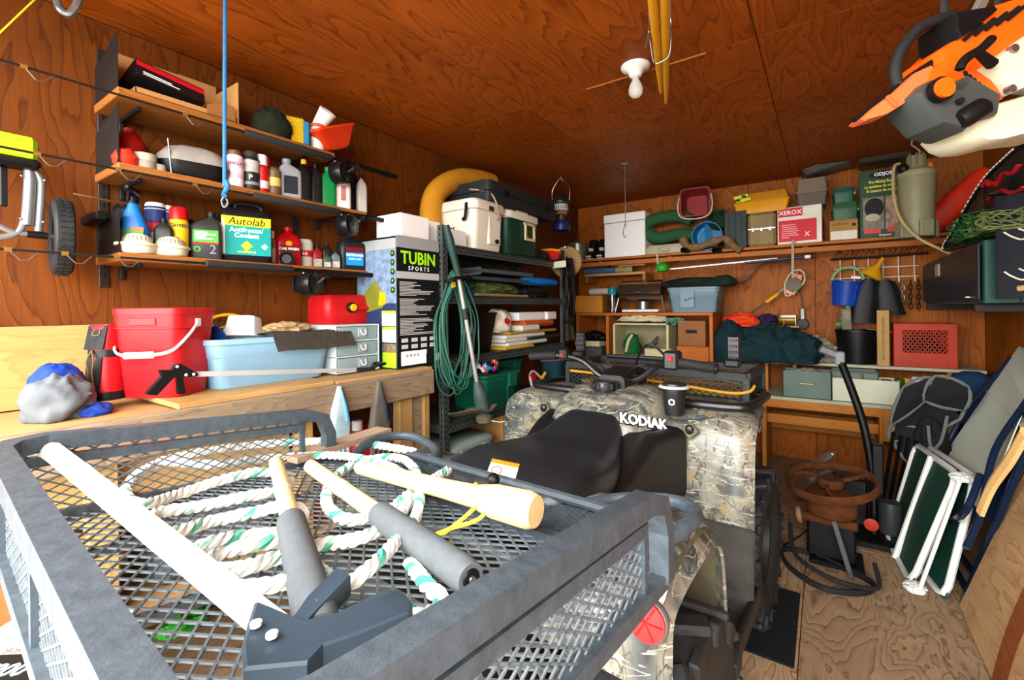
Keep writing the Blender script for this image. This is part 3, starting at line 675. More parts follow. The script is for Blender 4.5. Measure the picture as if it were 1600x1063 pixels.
MB().rr([(0, .12, .10, .02), (.01, .14, .12, .02), (.085, .22, .17, .025), (.09, .235, .185, .03), (.1, .235, .185, .03), (.1, .215, .165, .025), (.03, .15, .12, .02)], 5).build('tray', mat('#e23a12', .4), t, smooth=40)
MB().box((-.02, .0, .04), (.12, .10, .05), .01).build('brown_block', mat('#5d3a22', .8), t)

# ------------------------------------------------------------------ middle wall shelf
p, w, h = place(184, 220, 204, -2.08, Z2)
t = thing('red_jug', 'red plastic jug at the left end of the middle wall shelf', 'jug', (-2.09, .60, Z2), FR(60))
MB().rr([(0, .085, .085, .03), (.01, .095, .095, .035), (.11, .095, .095, .035), (.145, .06, .06, .03), (.15, .03, .03, .014)], 5).build('body', mat('#a81414', .4), t, smooth=50); MB().lathe([(.018, .148), (.018, .165), (.012, .168)], 14).build('cap', mat('#a81414', .4), t)
p, w, h = place(184, 211, 231, -1.99, Z2)
t = tag(MB().lathe([(.02, 0), (.036, .012), (.037, .035), (.026, .05), (.02, .062), (.016, .062), (.02, .045)], 20).build('funnel_cup', mat('#e0341e', .45), loc=(p.x, p.y, Z2), rot=(R(12), R(20), 0)), 'small orange-red plastic funnel cup on the middle wall shelf', 'funnel')
RO = mat('#b5aa98', .8, var=.25)
for q, (uu, vv, lab) in enumerate(((226, 256, 'white tape roll lying under another roll on the middle wall shelf'), (226, 247, 'white tape roll stacked on top of another roll on the middle wall shelf'), (247, 257, 'small worn white tape roll beside the grey dome light'))):
    p = at(uu, vv, x=-1.99); k = 1 if q < 2 else .7
    tag(MB().lathe([(.034*k, 0), (.036*k, .002), (.036*k, .026), (.034*k, .028), (.016*k, .028), (.016*k, 0)], 22, cap0=False, cap1=False).build('tape_roll', RO, loc=(p.x, p.y, Z2+(.029 if q == 1 else .001)), rot=(0, 0, q)), lab, 'tape roll')
t = thing('dome_light', 'grey and black dome light on the middle wall shelf', 'light', (-2.0, .77, Z2), FR(78)); t.scale = (.80, .85, 1.1)
MB().rr([(0, .24, .13, .06), (.01, .27, .15, .07), (.045, .30, .165, .08), (.05, .30, .165, .08)], 6).build('base', BLACK, t, smooth=40)
MB().rr([(.05, .30, .165, .08), (.075, .28, .15, .075), (.10, .22, .12, .06), (.112, .12, .07, .03)], 6).build('dome', mat('#8f8a84', .5), t, smooth=60)
p = at(265, 228, x=-1.97)
tag(MB().cyl((0, 0, 0), (0, -.01, .125), .003).build('steel_rod', STEEL, loc=(-1.955, p.y, Z2), rot=(0, 0, 0)), 'thin steel rod standing before the grey dome light', 'rod')
def cans(u0, u1, vt, label, bm, cm, bands, x=-1.975, name='spray_can', **kw):
    p, w, h = place(u0, u1, vt, x, Z2 if vt < 318 and x > -5 and kw.get('z', 0) == 0 else kw['z'])
    t = thing(name, label, 'spray can', p); can(t, w/2, h, bm, cm, bands, kw.get('capk', .16)); return t, w, h
PINKL = mat('#e8b8cc', .5, var=.1, scale=40)
t, w, h = cans(354, 379, 236, 'pink and white labelled spray can on the middle wall shelf', mat('#e9e4e6', .4), mat('#6b4a38', .4), [(.5, .78, PINKL), (.22, .36, PINKL)])
text(t, 'TREMCLAD', .017, (0, -w/2-.002, h*.6), FR(0) and (R(90), 0, 0), PRINT_K); t.rotation_euler = FR(62)
t, w, h = cans(379, 404, 238, 'dark labelled spray can beside the pink spray can', mat('#252528', .4), mat('#3a3634', .4), [(.45, .75, mat('#b9b4b0', .5, var=.2, scale=50)), (.12, .2, GREY)]); text(t, 'P', .03, (0, -w/2-.002, h*.3), (R(90), 0, 0), PRINT_W); t.rotation_euler = FR(62)
t, w, h = cans(399, 419, 243, 'red spray can with a white cap on the middle wall shelf', mat('#b3141c', .4), WHITE, [(.1, .3, mat('#d8c8c8', .5))], capk=.3)
t, w, h = cans(410, 425, 246, 'narrow spray can with dark red cap behind the white-capped can', mat('#2e2a2a', .4), mat('#8f1010', .4), [], x=-2.1, capk=.25)
t, w, h = cans(417, 438, 262, 'short brown can with yellow swoosh on the middle wall shelf', mat('#6b5238', .4), mat('#3a2d22', .4), [(.3, .6, mat('#d8b060', .5))], name='stain_can', capk=.1)
def bots(u0, u1, vt, label, bm, cm, lab=None, x=-1.975, z=None, dk=.55, rot=70, **kw):
    z = Z2 if z is None else z
    p, w, h = place(u0, u1, vt, x, z); t = thing('oil_bottle', label, 'bottle', p, FR(rot)); l = bottle(t, w, w*dk, h, bm, cm, lab=lab, **kw); return t, w, h
bots(436, 469, 250, 'grey motor oil bottle with dark label on the middle wall shelf', mat('#8a8d92', .4), mat('#7d8085', .4), (mat('#20242c', .5, var=.2, scale=40), .1, .55, .6), nx=-.012)
bots(464, 485, 250, 'black bottle with a yellow cap on the middle wall shelf', BLACK, YELLOW, dk=.9)
bots(484, 501, 257, 'black bottle beside the green bottle on the middle wall shelf', mat('#17181c', .35), BLACK, dk=.9)
bots(500, 523, 262, 'green plastic bottle on the middle wall shelf', mat('#0f7d3c', .4), mat('#0f7d3c', .4), dk=.8)
bots(521, 546, 270, 'white bottle with red print on the middle wall shelf', mat('#e4e0d8', .4), mat('#e4e0d8', .4), (mat('#c87878', .5, var=.3, scale=60), .2, .6, .3), dk=.8)
bots(544, 560, 262, 'black bottle beside the pale grey bottle at the shelf end', mat('#101012', .35), BLACK, dk=.9, x=-2.08)
bots(557, 572, 273, 'pale grey bottle at the right end of the middle wall shelf', mat('#b9b8ae', .45), BLACK, dk=.9)

# ------------------------------------------------------------------ bottom wall shelf
t = thing('black_tin', 'black tin at the left end of the bottom wall shelf', 'tin', (-2.12, .60, Z3)); can(t, .042, .19, mat('#15171a', .3), mat('#15171a', .3), [(.35, .6, mat('#2c3c58', .4)), (.15, .3, mat('#c9b020', .5, var=0))], .04, capr=.95)
t = thing('black_tin', 'black tin half hidden behind the blue spray bottle', 'tin', (-2.13, .78, Z3)); can(t, .04, .17, mat('#15171a', .3), mat('#15171a', .3), [(.35, .6, mat('#58202c', .4))], .04, capr=.95)
p, w, h = place(184, 232, 291, -2.0, Z3)
t = thing('spray_bottle', 'blue trigger spray bottle on the bottom wall shelf', 'spray bottle', p, FR(60)); BL = mat('#1668b8', .35)
b = MB().rr([(0, .085, .055, .02), (.008, .09, .06, .024), (.09, .088, .058, .024), (.13, .06, .045, .02), (.165, .036, .036, .017), (.18, .03, .03, .014)], 5).build('body', BL, t, smooth=50)
MB().box((0, -.0305, .055), (.07, .001, .06), .0003).build('label', mat('#2f8f3f', .5, var=.3, scale=50), b); MB().box((.018, -.0312, .085), (.035, .001, .014), .0003).build('label', mat('#d85a18', .5, var=0), b)
text(b, 'X', .05, (-.022, -.0315, .045), (R(90), 0, 0), YELLOW, bold=.003)
m = MB().lathe([(.018, .178), (.018, .20), (.014, .205)], 16); m.box((0, -.012, .22), (.028, .085, .028), .008); m.box((0, -.05, .2), (.012, .012, .055), .004, (R(-20), 0, 0)); m.box((0, -.06, .222), (.016, .02, .016), .004); m.build('trigger_head', BLACK, t)
for u0, u1, vt, lab in ((229, 256, 318, 'white and blue cylindrical grease tube on the bottom wall shelf'), (254, 269, 322, 'second white and blue tube beside the yellow spray can')):
    p, w, h = place(u0, u1, vt, -2.06, Z3); t = thing('grease_tube', lab, 'tube', p); can(t, w/2, h, mat('#e3e1de', .5), WHITE, [(.62, .92, mat('#1d3570', .5)), (.45, .66, mat('#b8202c', .5, var=.2))], .07, capr=.98)
p, w, h = place(243, 269, 342, -1.99, Z3); t = thing('oil_bottle', 'small dark bottle with yellow figures beside the yellow spray can', 'bottle', p, FR(60)); bottle(t, w, w*.6, h, mat('#1c201c', .4), BLACK)
text(t, '800', .022, (0, -w*.3-.001, h*.35), FY, YELLOW, bold=.001)
p, w, h = place(266, 292, 325, -2.0, Z3); t = thing('spray_can', 'yellow lighter fluid can with red cap on the bottom wall shelf', 'spray can', p); can(t, w/2, h, mat('#e2b414', .35), mat('#c01018', .35), [(.02, .1, mat('#b02018', .4))], .25, capr=.95)
text(t, 'LIGHTEN', .017, (0, -w/2-.001, h*.62), FY, PRINT_K, bold=.0004); MB().sphere((0, -w/2, h*.25), (.011, .003, .028)).build('flame_mark', mat('#c02010', .4, var=0), t); t.rotation_euler = FR(62)
IV = mat('#d8d0b4', .55)
for u, v, lab in ((214, 391, 'ivory round vent cap left of the other on the bottom wall shelf'), (266, 395, 'ivory round vent cap right of the other on the bottom wall shelf')):
    p = at(u, v, z=Z3); p.x = -1.98; p.y = at(u, v, x=-1.98).y; t = thing('vent_cap', lab, 'vent cap', (p.x, p.y, Z3), group='ivory vent caps on the bottom wall shelf')
    MB().lathe([(.046, 0), (.052, .004), (.056, .026), (.062, .028), (.062, .036), (.056, .038)], 28).build('base', IV, t)
    d = MB().lathe([(.044, .036), (.043, .05), (.034, .064), (.018, .072), (.001, .074)], 28).build('dome', IV, t, smooth=60)
    m = MB()
    for k in range(22): a = 2*PI*k/22; m.box((.0405*math.cos(a), .0405*math.sin(a), .053), (.004, .0045, .016), .001, (0, R(-22), a))
    m.build('vent_slots', mat('#8d8468', .7), d, kind='stuff')
p, w, h = place(298, 344, 332, -2.0, Z3)
t = thing('oil_bottle', 'dark grey bottle with bright green label on the bottom wall shelf', 'bottle', p, FR(68)); b = bottle(t, w*.95, w*.5, h, mat('#2b2d2c', .4), BLACK, neck=.3, nx=.02, capr=.018)
MB().box((0, -w*.25-.001, h*.48), (w*.72, .0012, h*.25), .0003).build('label', mat('#3fa832', .5, var=0), t); MB().box((0, -w*.25-.001, h*.335), (w*.72, .0012, h*.04), .0003).build('label', mat('#b81a20', .5, var=0), t)
book_lines(t, PRINT_W, -w*.3, w*.3, h*.4, h*.58, 4, -w*.25-.002, 8, .005); text(t, '2', .05, (w*.2, -w*.25-.001, h*.2), FY, GREY); text(t, 'O', .03, (-w*.24, -w*.25-.001, h*.2), FY, mat('#3fa832', .5, var=0), bold=.001)
p, w, h = place(346, 417, 318, -2.02, Z3)
t = thing('antifreeze_jug', 'black antifreeze jug with yellow and teal label on the bottom wall shelf', 'jug', p, FR(72)); w *= 1.0; d = .12
b = MB().rr([(0, w*.95, d*.9, .02), (.008, w, d, .025), (h*.74, w, d, .025), (h*.82, w*.94, d*.9, .025), (h*.88, w*.8, d*.6, .02)], 5).build('body', mat('#161617', .4), t, smooth=50)
MB().tube(catmull([(-w*.18, 0, h*.86), (-w*.14, 0, h*.97), (w*.05, 0, h*.99), (w*.3, 0, h*.96), (w*.36, 0, h*.85)], 5), .010, 10).build('handle', BLACK, t); MB().lathe([(.02, h*.87), (.02, h*.96), (.017, h*.97)], 16, c=(-w*.32, 0, 0)).build('cap', BLACK, t)
lb = MB().box((0, -d/2-.001, h*.42), (w*.93, .0014, h*.62), .0003).build('label', mat('#0f8a86', .45, var=.06), b)
MB().box((0, -d/2-.002, h*.655), (w*.93, .0012, h*.15), .0003).build('label_band', mat('#e6c81c', .45, var=0), lb); MB().box((-w*.43, -d/2-.002, h*.4), (w*.06, .0012, h*.56), .0003).build('label_edge', WHITE, lb)
text(lb, 'Autolab', .042, (0, -d/2-.003, h*.65), FY, PRINT_K, bold=.0002, shear=.2); text(lb, 'Antifreeze/', .027, (0, -d/2-.002, h*.515), FY, PRINT_W, bold=.0002); text(lb, 'Coolant', .027, (0, -d/2-.002, h*.425), FY, PRINT_W, bold=.0006)
MB().box((0, -d/2-.002, h*.26), (.03, .0012, .03), .0003, (0, R(45), 0)).build('hazard_diamond', mat('#e6c81c', .45, var=0), lb); text(lb, 'WARNING', .014, (0, -d/2-.002, h*.16), FY, mat('#e6c81c', .45, var=0)); MB().box((w*.34, -d/2-.002, h*.26), (.018, .0012, .018), .0003, (0, R(45), 0)).build('small_diamond', PRINT_W, lb)
p, w, h = place(417, 430, 361, -2.05, Z3); t = thing('small_bottle', 'small slim bottle with white cap beside the antifreeze jug', 'bottle', p); can(t, w/2, h, mat('#8d6a5a', .4), WHITE, [(.1, .5, mat('#c9bfae', .5, var=.2, scale=60))], .25, capr=.7)
p, w, h = place(431, 468, 356, -2.04, Z3); t = thing('car_wash_bottle', 'glossy red bottle with curved label on the bottom wall shelf', 'bottle', p, FR(70)); b = bottle(t, w, w*.55, h, mat('#a80d14', .25), mat('#a80d14', .3), neck=.34, waist=.96)
MB().box((0, -w*.275-.001, h*.42), (w*.7, .0012, h*.2), .0003).build('label', mat('#5a0c14', .4, var=0), t); text(t, 'CAR WASH', .016, (0, -w*.275-.002, h*.44), FY, PRINT_W, bold=.0005); MB().sphere((0, -w*.275, h*.58), (.014, .002, .012)).build('label_sun', YELLOW, t)
p, w, h = place(464, 488, 375, -2.08, Z3); t = thing('paint_tin', 'white tin with two red ovals behind the black camping torch', 'tin', p); can(t, w/2, h, mat('#cfcab8', .45), mat('#cfcab8', .45), [(.4, .62, mat('#a81c1c', .5, var=0))], .05, capr=.95); text(t, '66', .024, (.0, -w/2-.002, h*.5), FY, PRINT_W); t.rotation_euler = FR(60)
p = at(448, 405, x=-1.97); t = thing('blower_nozzle', 'grey and black round nozzle lying on the bottom wall shelf', 'nozzle', (p.x, p.y, Z3+.028), (0, 0, R(55)))
MB().lathe([(.028, 0), (.032, .004), (.032, .012), (.026, .014), (.02, .006), (.008, .006)], 22).xf((0, 0, 0), (R(90), 0, 0)).build('face', BLACK, t); MB().lathe([(.027, 0), (.027, .045), (.018, .06), (.012, .085)], 20).xf((0, 0, 0), (R(-90), 0, 0)).build('barrel', GREY, t)
for u0, u1, vt, lab, c1 in ((488, 503, 384, 'small red and black tool tin on the bottom wall shelf', '#8a1420'), (502, 518, 380, 'small black bottle with red lettering on the bottom wall shelf', '#26181a'), (505, 517, 397, 'tiny green glass bottle in front on the bottom wall shelf', '#3a4a3a'), (517, 531, 393, 'small clear grey bottle beside the black oil bottle', '#5b6a6c')):
    p, w, h = place(u0, u1, vt, -1.98 if vt > 390 else -2.05, Z3); t = thing('small_bottle', lab, 'bottle', p, FR(65)); bottle(t, w, w*.8, h, mat(c1, .35), BLACK, neck=.4, lab=(mat('#b9b4a8', .5, var=.3, scale=70), .1, .42, .8))
p, w, h = place(527, 571, 366, -2.0, Z3); t = thing('oil_bottle', 'black outboard oil bottle with blue label at the shelf end', 'bottle', p, FR(76)); b = bottle(t, w, w*.55, h, mat('#1d1e20', .4), BLACK, neck=.3, nx=-.02, capr=.018)
MB().box((0, -w*.275-.001, h*.30), (w*.62, .0012, h*.34), .0003).build('label', mat('#1486c8', .45, var=0), t); MB().box((0, -w*.275-.001, h*.545), (w*.62, .0012, h*.14), .0003).build('label', mat('#7a1420', .45, var=.3, scale=50), t)
text(t, 'OUTBOARD', .016, (0, -w*.275-.002, h*.40), FY, PRINT_W, bold=.0004); text(t, 'GEAR LUBE', .013, (0, -w*.275-.002, h*.3), FY, PRINT_W)

# ------------------------------------------------------------------ fishing rods in front of the shelves
ROD = mat('#26211d', .35, .2); GOLD = mat('#b08a48', .35, .7); EVA = mat('#2a2a2b', .8, bump=.2, scale=80)
def rod(label, pts, grip, butt, reel, guides, hook=True):
    a, b = at(*pts[0], x=-1.90), at(*pts[1], x=-1.90); root = thing('fishing_rod', label, 'fishing rod', a, group='fishing rods racked along the left wall')
    d = (b-a); L_ = d.length
    def on(u): # parameter of the point seen in column u
        lo, hi = 0.0, 1.0
        for _ in range(40):
            mid = (lo+hi)/2; q = a+d*mid; uu = CU+FPX*(_rc.dot(q-Vector((0, 0, EYE))))/dep(q)
            if uu < u: lo = mid
            else: hi = mid
        return d*lo
    MB().tube([-d*.35, d*.2, on(grip[0])], [.0025, .004, .0055], 8).build('blank', ROD, root)
    MB().tube([on(grip[0]), on(grip[0]+3), on(grip[1]-2), on(grip[1])], [.009, .0135, .0145, .012], 14).build('fore_grip', EVA, root)
    MB().tube([on(grip[1]), on(butt[0])], .009, 10).build('reel_seat', BLACK, root); MB().tube([on(butt[0]), on(butt[1])], [.011, .012], 12).build('butt_grip', BLACK, root)
    c = on(reel)-Vector((0, 0, .058)); r = MB(); r.tube([c+Vector((-.03, -.01, 0)), c+Vector((-.024, -.008, 0)), c+Vector((.024, .008, 0)), c+Vector((.03, .01, 0))], [.05, .053, .053, .05], 22)
    ro = r.build('reel', mat('#121212', .3), root)
    MB().tube([c+Vector((.030, .01, 0)), c+Vector((.034, .012, 0))], [.046, .038], 22).build('side_plate', mat('#1c1c1b', .3, .3), ro)
    MB().tube([c+Vector((-.022, -.007, 0)), c+Vector((.022, .007, 0))], .050, 22, caps=False).build('spool_line', mat('#2b261c', .4), ro)
    m = MB().tube([c+Vector((.036, .012, 0)), c+Vector((.042, .05, .03))], .005, 8); m.build('crank', STEEL, ro); MB().tube([c+Vector((.042, .05, .03)), c+Vector((.075, .055, .035))], [.009, .012], 10).build('crank_knob', BLACK, ro)
    MB().box(on(reel)-Vector((0, 0, .012)), (.012, .07, .008), .002).build('reel_foot', STEEL, ro)
    for u in guides:
        q = on(u); MB().tube([q+Vector((0, -.03, -.002)), q+Vector((0, -.008, -.028)), q+Vector((0, .008, -.028)), q+Vector((0, .03, -.002))], .0018, 6).build('line_guide', STEEL, root); MB().tube([q+d.normalized()*-.04, q+d.normalized()*-.025], .0068, 8).build('gold_wrap', GOLD, root)
    return root
rod('top fishing rod with black reel racked across the top wall shelf', ((0, 93), (620, 277)), (382, 518), (546, 619), 532, (62, 305))
rod('middle fishing rod with black reel racked across the middle wall shelf', ((0, 229), (627, 350)), (395, 530), (556, 626), 542, (82, 204, 320))
rod('bottom fishing rod with black reel racked across the bottom wall shelf', ((0, 389), (593, 431)), (320, 458), (500, 592), 484, (38, 124, 202))

# ------------------------------------------------------------------ goods on the workbench
ZB = .9842
p = at(255, 620, z=ZB)
t = thing('square_bucket', 'square red plastic bucket with white handle on the workbench', 'bucket', (p.x-.055, p.y+.03, ZB), FR(34)); t.scale = (.80, .80, .98); RB = mat('#c41a20', .35, var=.04)
MB().rr([(0, .225, .20, .03), (.006, .232, .21, .035), (.236, .27, .25, .04), (.238, .288, .268, .045), (.242, .288, .268, .045), (.244, .275, .255, .04), (.285, .28, .26, .04), (.286, .29, .27, .045), (.306, .29, .27, .045), (.308, .276, .256, .04), (.03, .228, .2, .03)], 6).build('pail', RB, t, smooth=40)
MB().box((.0, -.1315, .262), (.11, .004, .026), .002).build('mould_panel', RB, t)
hd = MB().tube(catmull([(-.148, -.02, .255), (-.15, -.07, .22), (-.12, -.125, .165), (-.05, -.15, .148), (.05, -.15, .15), (.12, -.125, .165), (.15, -.07, .215), (.148, -.02, .25)], 5), .0065, 8, flat=(1.0, .7)).build('handle', mat('#eae4e0', .4), t)
MB().tube([(-.06, -.1505, .149), (.06, -.1505, .151)], .011, 8, flat=(1, .7)).build('hand_grip', mat('#eae4e0', .4), hd)
for sx in (-1, 1): MB().box((sx*.147, -.01, .256), (.012, .03, .03), .004).build('handle_ear', mat('#eae4e0', .4), t)
p = at(178, 625, z=ZB)
t = thing('thermos_bag', 'red and black laced leather bottle bag beside the red bucket', 'bag', (p.x-.05, p.y-.005, ZB), FR(30)); RL = mat('#b0141c', .4, var=.1, bump=.1, scale=30); BKL = mat('#16181a', .35, bump=.15, scale=25)
MB().rr([(0, .10, .10, .045), (.004, .104, .104, .048), (.03, .104, .104, .048), (.032, .10, .1, .046), (.15, .085, .085, .04), (.16, .086, .086, .04), (.17, .08, .08, .036), (.24, .078, .06, .02), (.25, .07, .05, .015)], 6).build('body', RL, t, smooth=40)
MB().rr([(0, .106, .106, .05), (.028, .106, .106, .05)], 6, cap1=False).build('base_band', BKL, t); MB().rr([(.142, .091, .091, .043), (.166, .092, .092, .044)], 6, cap0=False, cap1=False).build('neck_band', BKL, t)
MB().grid(lambda i, j: (-.026+.052*i, -.0525+.012*min(1, j*1.0)*1.0-.002, .03+.112*j), 2, 3, .003).build('front_panel', BKL, t); MB().grid(lambda i, j: (-.033+.066*i, -.046+.018*j, .168+.078*j), 3, 4, .003).build('top_flap', BKL, t)
LACE = mat('#6b5230', .7)
for k in (-1, 1): MB().tube(catmull([(0, -.05, .165), (k*.012, -.057, .13), (k*.006, -.056, .09), (k*.015, -.058, .05)], 5), .0022, 6).build('lace', LACE, t)
MB().tube(catmull([(-.008, -.03, .235), (-.012, -.036, .215), (.012, -.037, .215), (.008, -.03, .235)], 5), .002, 6).build('lace_loop', LACE, t)
# blue-grey storage bin
t = thing('storage_bin', 'light blue plastic storage bin on the workbench', 'bin', (-1.965, .995, ZB), F90); BB = mat('#7fa6bf', .4, var=.04)
tub(t, .50, .31, .185, BB, .86, .010, r=.045); MB().box((-.268, 0, .13), (.03, .12, .05), .005).build('end_handle', BB, t); text(t, 'CReeK', .028, (.05, -.166, .145), (R(84), 0, 0), mat('#4f7085', .6, var=0), 'marker_writing', shear=.3)
t = thing('storage_tub', 'small white plastic tub tipped on the blue storage bin', 'tub', (-1.97, .97, ZB+.15), (R(168), R(0), R(35))); 
t.location = (-2.0, .955, ZB+.263); tub(t, .13, .10, .085, mat('#d3d9dd', .4, var=.03), .8, .006, r=.02)
p = at(333, 525, x=-2.05)
t = thing('flying_disc', 'blue plastic disc standing in the storage bin', 'disc', (-2.03, .80, ZB+.145), (R(78), R(0), R(40))); MB().lathe([(.001, .012), (.09, .012), (.1, .004), (.1, -.01), (.094, -.01), (.094, .002)], 32).build('disc', mat('#123a8c', .4), t)
t = thing('flying_disc', 'second blue plastic disc leaning behind the first in the bin', 'disc', (-2.05, .785, ZB+.145), (R(80), 0, R(40))); MB().lathe([(.001, .012), (.09, .012), (.1, .004), (.1, -.01), (.094, -.01), (.094, .002)], 32).build('disc', mat('#16469e', .4), t)
t = thing('ring_racket', 'yellow rimmed round net racket standing in the storage bin', 'racket', (-2.1, .93, ZB+.165), (R(84), 0, R(62))); MB().tube([(.11*math.cos(a*PI/16), .11*math.sin(a*PI/16), 0) for a in range(32)], .007, 8, closed=True).build('hoop', mat('#d89410', .4), t); MB().tube([(.06*math.cos(a*PI/12), .06*math.sin(a*PI/12), 0) for a in range(24)], .003, 6, closed=True).build('inner_ring', mat('#d89410', .4), t)
MB().mesh((-.078, -.078, 0), (.156, 0, 0), (0, .156, 0), 12, 12, .0015).build('net', mat('#4a3c28', .8), t, kind='stuff')
CL = mat('#3a332c', .9, var=.2, bump=.4, scale=30)
tag(MB().grid(lambda i, j: (-1.775-.16*j+(0 if j > .25 else .012), .965+.36*i, ZB+.19+.003*math.sin(9*i)+(-.06*(1-j*4) if j < .25 else .012*math.sin(j*3)+.02*i*0)), 16, 16, .004).build('leather_flap', CL), 'dark brown leather piece draped over the rim of the blue bin', 'leather piece')
t = tag(lump((0, 0, 0), (.06, .11, .03), 5, .3, 2.4).build('work_glove', mat('#b0936a', .9), loc=(-1.93, 1.10, ZB+.193), rot=FR(10)), 'tan work glove lying on the brown leather piece', 'glove')
# drawer tower, fuel can, kayak carton
t = thing('drawer_tower', 'clear plastic drawer tower with three drawers on the workbench', 'drawers', (-1.96, 1.365, ZB), F90); CLR = mat('#a9c0c4', .25, var=.03, trans=.55)
FRM = mat('#b4bfc2', .35, var=.03)
m = MB()
for k in range(4): m.box((0, 0, .004+k*.071), (.24, .32, .007), .002)
for sx in (-1, 1): m.box((sx*.118, 0, .11), (.004, .32, .215), .001)
m.box((0, .158, .11), (.24, .004, .215), .001); m.build('case', FRM, t)
for k in range(3):
    d = MB().rr([(0, .225, .305, .012), (.06, .229, .309, .012), (.06, .222, .302, .01), (.004, .218, .298, .01)], 3).build('drawer', CLR, t, loc=(0, -.006, .009+k*.071))
    MB().box((.02, -.156, .034), (.046, .006, .044), .002).build('pull_plate', mat('#8b9699', .3), d); MB().tube(catmull([(.006, -.16, .046), (.008, -.168, .028), (.02, -.169, .022), (.032, -.168, .028), (.034, -.16, .046)], 4), .0028, 6).build('pull', mat('#d8dedf', .3), d)
t = thing('fuel_can', 'red plastic fuel can with yellow cap lying above the drawer tower', 'fuel can', (-2.04, 1.43, ZB+.2165), F90); RG = mat('#b81418', .4)
MB().rr([(0, .24, .17, .03), (.01, .26, .19, .04), (.12, .26, .19, .04), (.145, .24, .17, .035), (.15, .2, .14, .03)], 5).build('body', RG, t, smooth=50)
MB().lathe([(.026, 0), (.026, .014), (.022, .018)], 18).xf((.0, -.098, .085), (R(90), 0, 0)).build('cap_ring', BLACK, t); MB().lathe([(.018, .012), (.018, .026), (.014, .03)], 18).xf((.0, -.098, .085), (R(90), 0, 0)).build('cap', YELLOW, t); MB().tube([(.03, -.1, .085), (.12, -.105, .08)], [.018, .010], 10).build('spout', RG, t)
t = thing('kayak_carton', 'tall kayak carton with black and lime print at the end of the workbench', 'box', (-1.72, 1.527, ZB)); KB = mat('#141416', .35, var=.05)
H = .65; MB().box((-.15, .15, H/2), (.30, .30, H), .002).build('carton', KB, t)
MB().box((.0006, .15, H-.025), (.0014, .296, .06), .0003).build('grey_band', mat('#8e9090', .4, var=0), t); MB().box((-.15, -.0006, H-.035), (.296, .0014, .05), .0003).build('grey_band', mat('#8e9090', .4, var=0), t)
text(t, 'TUBIN', .088, (.0012, .15, H-.105), FX, mat('#9be01a', .4, var=0), bold=.002, sx=.95); text(t, 'S P O R T S', .03, (.0012, .15, H-.155), FX, PRINT_W)
MB().box((.0006, .15, H-.19), (.0014, .296, .035), .0003).build('grey_strip', mat('#a9abab', .4, var=0), t)
rn = random.Random(4); m = MB()
for q in range(34):
    z = H-.225-q*.0072-(.012 if q > 9 else 0)-(.012 if q > 21 else 0); e = rn.uniform(.07, .25); m.box((.0006, .02+e/2, z), (.0012, e, .0035), .0002)
for q in range(11): m.box((.0006, .02+.03+(q % 4)*.065, H-.515-(q//4)*.032+.0), (.0012, .042, .02), .0002)
m.build('small_print', mat('#b4b4b2', .6, var=0), t, kind='stuff')
MB().box((.0012, .11, .045), (.0014, .17, .07), .0003).build('recycling_label', PRINT_W, t); text(t, 'o o o o', .03, (.0025, .10, .06), FX, PRINT_K, 'recycling_marks'); MB().box((.0012, .275, .035), (.0014, .03, .04), .0003).build('barcode', PRINT_W, t)
pic = MB().box((-.15, -.0006, H-.2), (.296, .0014, .28), .0003).build('lake_picture', mat('#7d93b0', .5, var=.35, scale=26), t); MB().box((-.15, -.0012, .16), (.296, .0014, .32), .0003).build('blue_panel', mat('#1d2f52', .5, var=.1), t)
MB().prism([(-.29, .33), (-.16, .44), (-.07, .35), (-.10, .30), (-.2, .28), (-.29, .27)], 0, .0012).xf((0, -.0014, 0), (R(90), 0, 0)).build('kayak_picture', mat('#76792a', .5, var=.2), pic); MB().prism([(-.12, .385), (-.07, .36), (-.08, .315), (-.13, .31)], 0, .002).xf((0, -.0014, 0), (R(90), 0, 0)).build('kayak_bow_picture', YELLOW, pic)
for q in range(5): MB().lathe([(.017, 0), (.017, .0012)], 6).xf((-.025, -.0014, H-.085-q*.045), (R(90), 0, 0)).build('feature_icon', mat('#1d2a14', .5, var=0), pic); text(pic, '+', .03, (-.025, -.003, H-.085-q*.045), FY, mat('#9be01a', .4, var=0), 'icon_mark')
for z, hh, cc in ((.245, .075, '#dfe8c8'), (.165, .075, '#dfe8c8'), (.04, .075, '#9ad41c')):
    q = MB().box((-.055, -.0022, z), (.10, .0014, hh), .0003).build('info_panel', mat(cc, .5, var=.03), t)
    if z > .1: MB().box((-.055, -.003, z+.032), (.10, .0014, .012), .0003).build('lime_strip', mat('#9ad41c', .5, var=0), q)
MB().box((-.055, -.0022, .1), (.10, .0014, .04), .0003).build('photo_strip', mat('#8a7a5c', .5, var=.4, scale=60), t)
# grabber lying on the bench
t = thing('reaching_grabber', 'black handled reaching grabber lying on the workbench before the bucket', 'grabber', (0, 0, 0))
a, b = at(305, 585, x=-1.68), at(556, 578, x=-1.68)
MB().tube([a, b], .0095, 4, flat=(1.2, .7)).build('shaft', mat('#b9b9b4', .4, .3), t)
h0 = at(272, 580, x=-1.68)
def yz(uv): q = at(*uv, x=-1.68); return (q.y, q.z)
pl = [yz(q) for q in ((248, 578), (267, 578), (272, 569), (280, 568), (307, 583), (306, 588), (270, 590), (243, 618), (226, 616), (252, 588))]
m = MB().prism(pl, -.012, .012); m.v = [Vector((-1.68+q[2], q[0], q[1])) for q in m.v]; m.build('handle', BLACK, t)
pl = [yz(q) for q in ((275, 588), (284, 588), (289, 615), (277, 616))]; m = MB().prism(pl, -.008, .008); m.v = [Vector((-1.68+q[2], q[0], q[1])) for q in m.v]; m.build('trigger', BLACK, t)
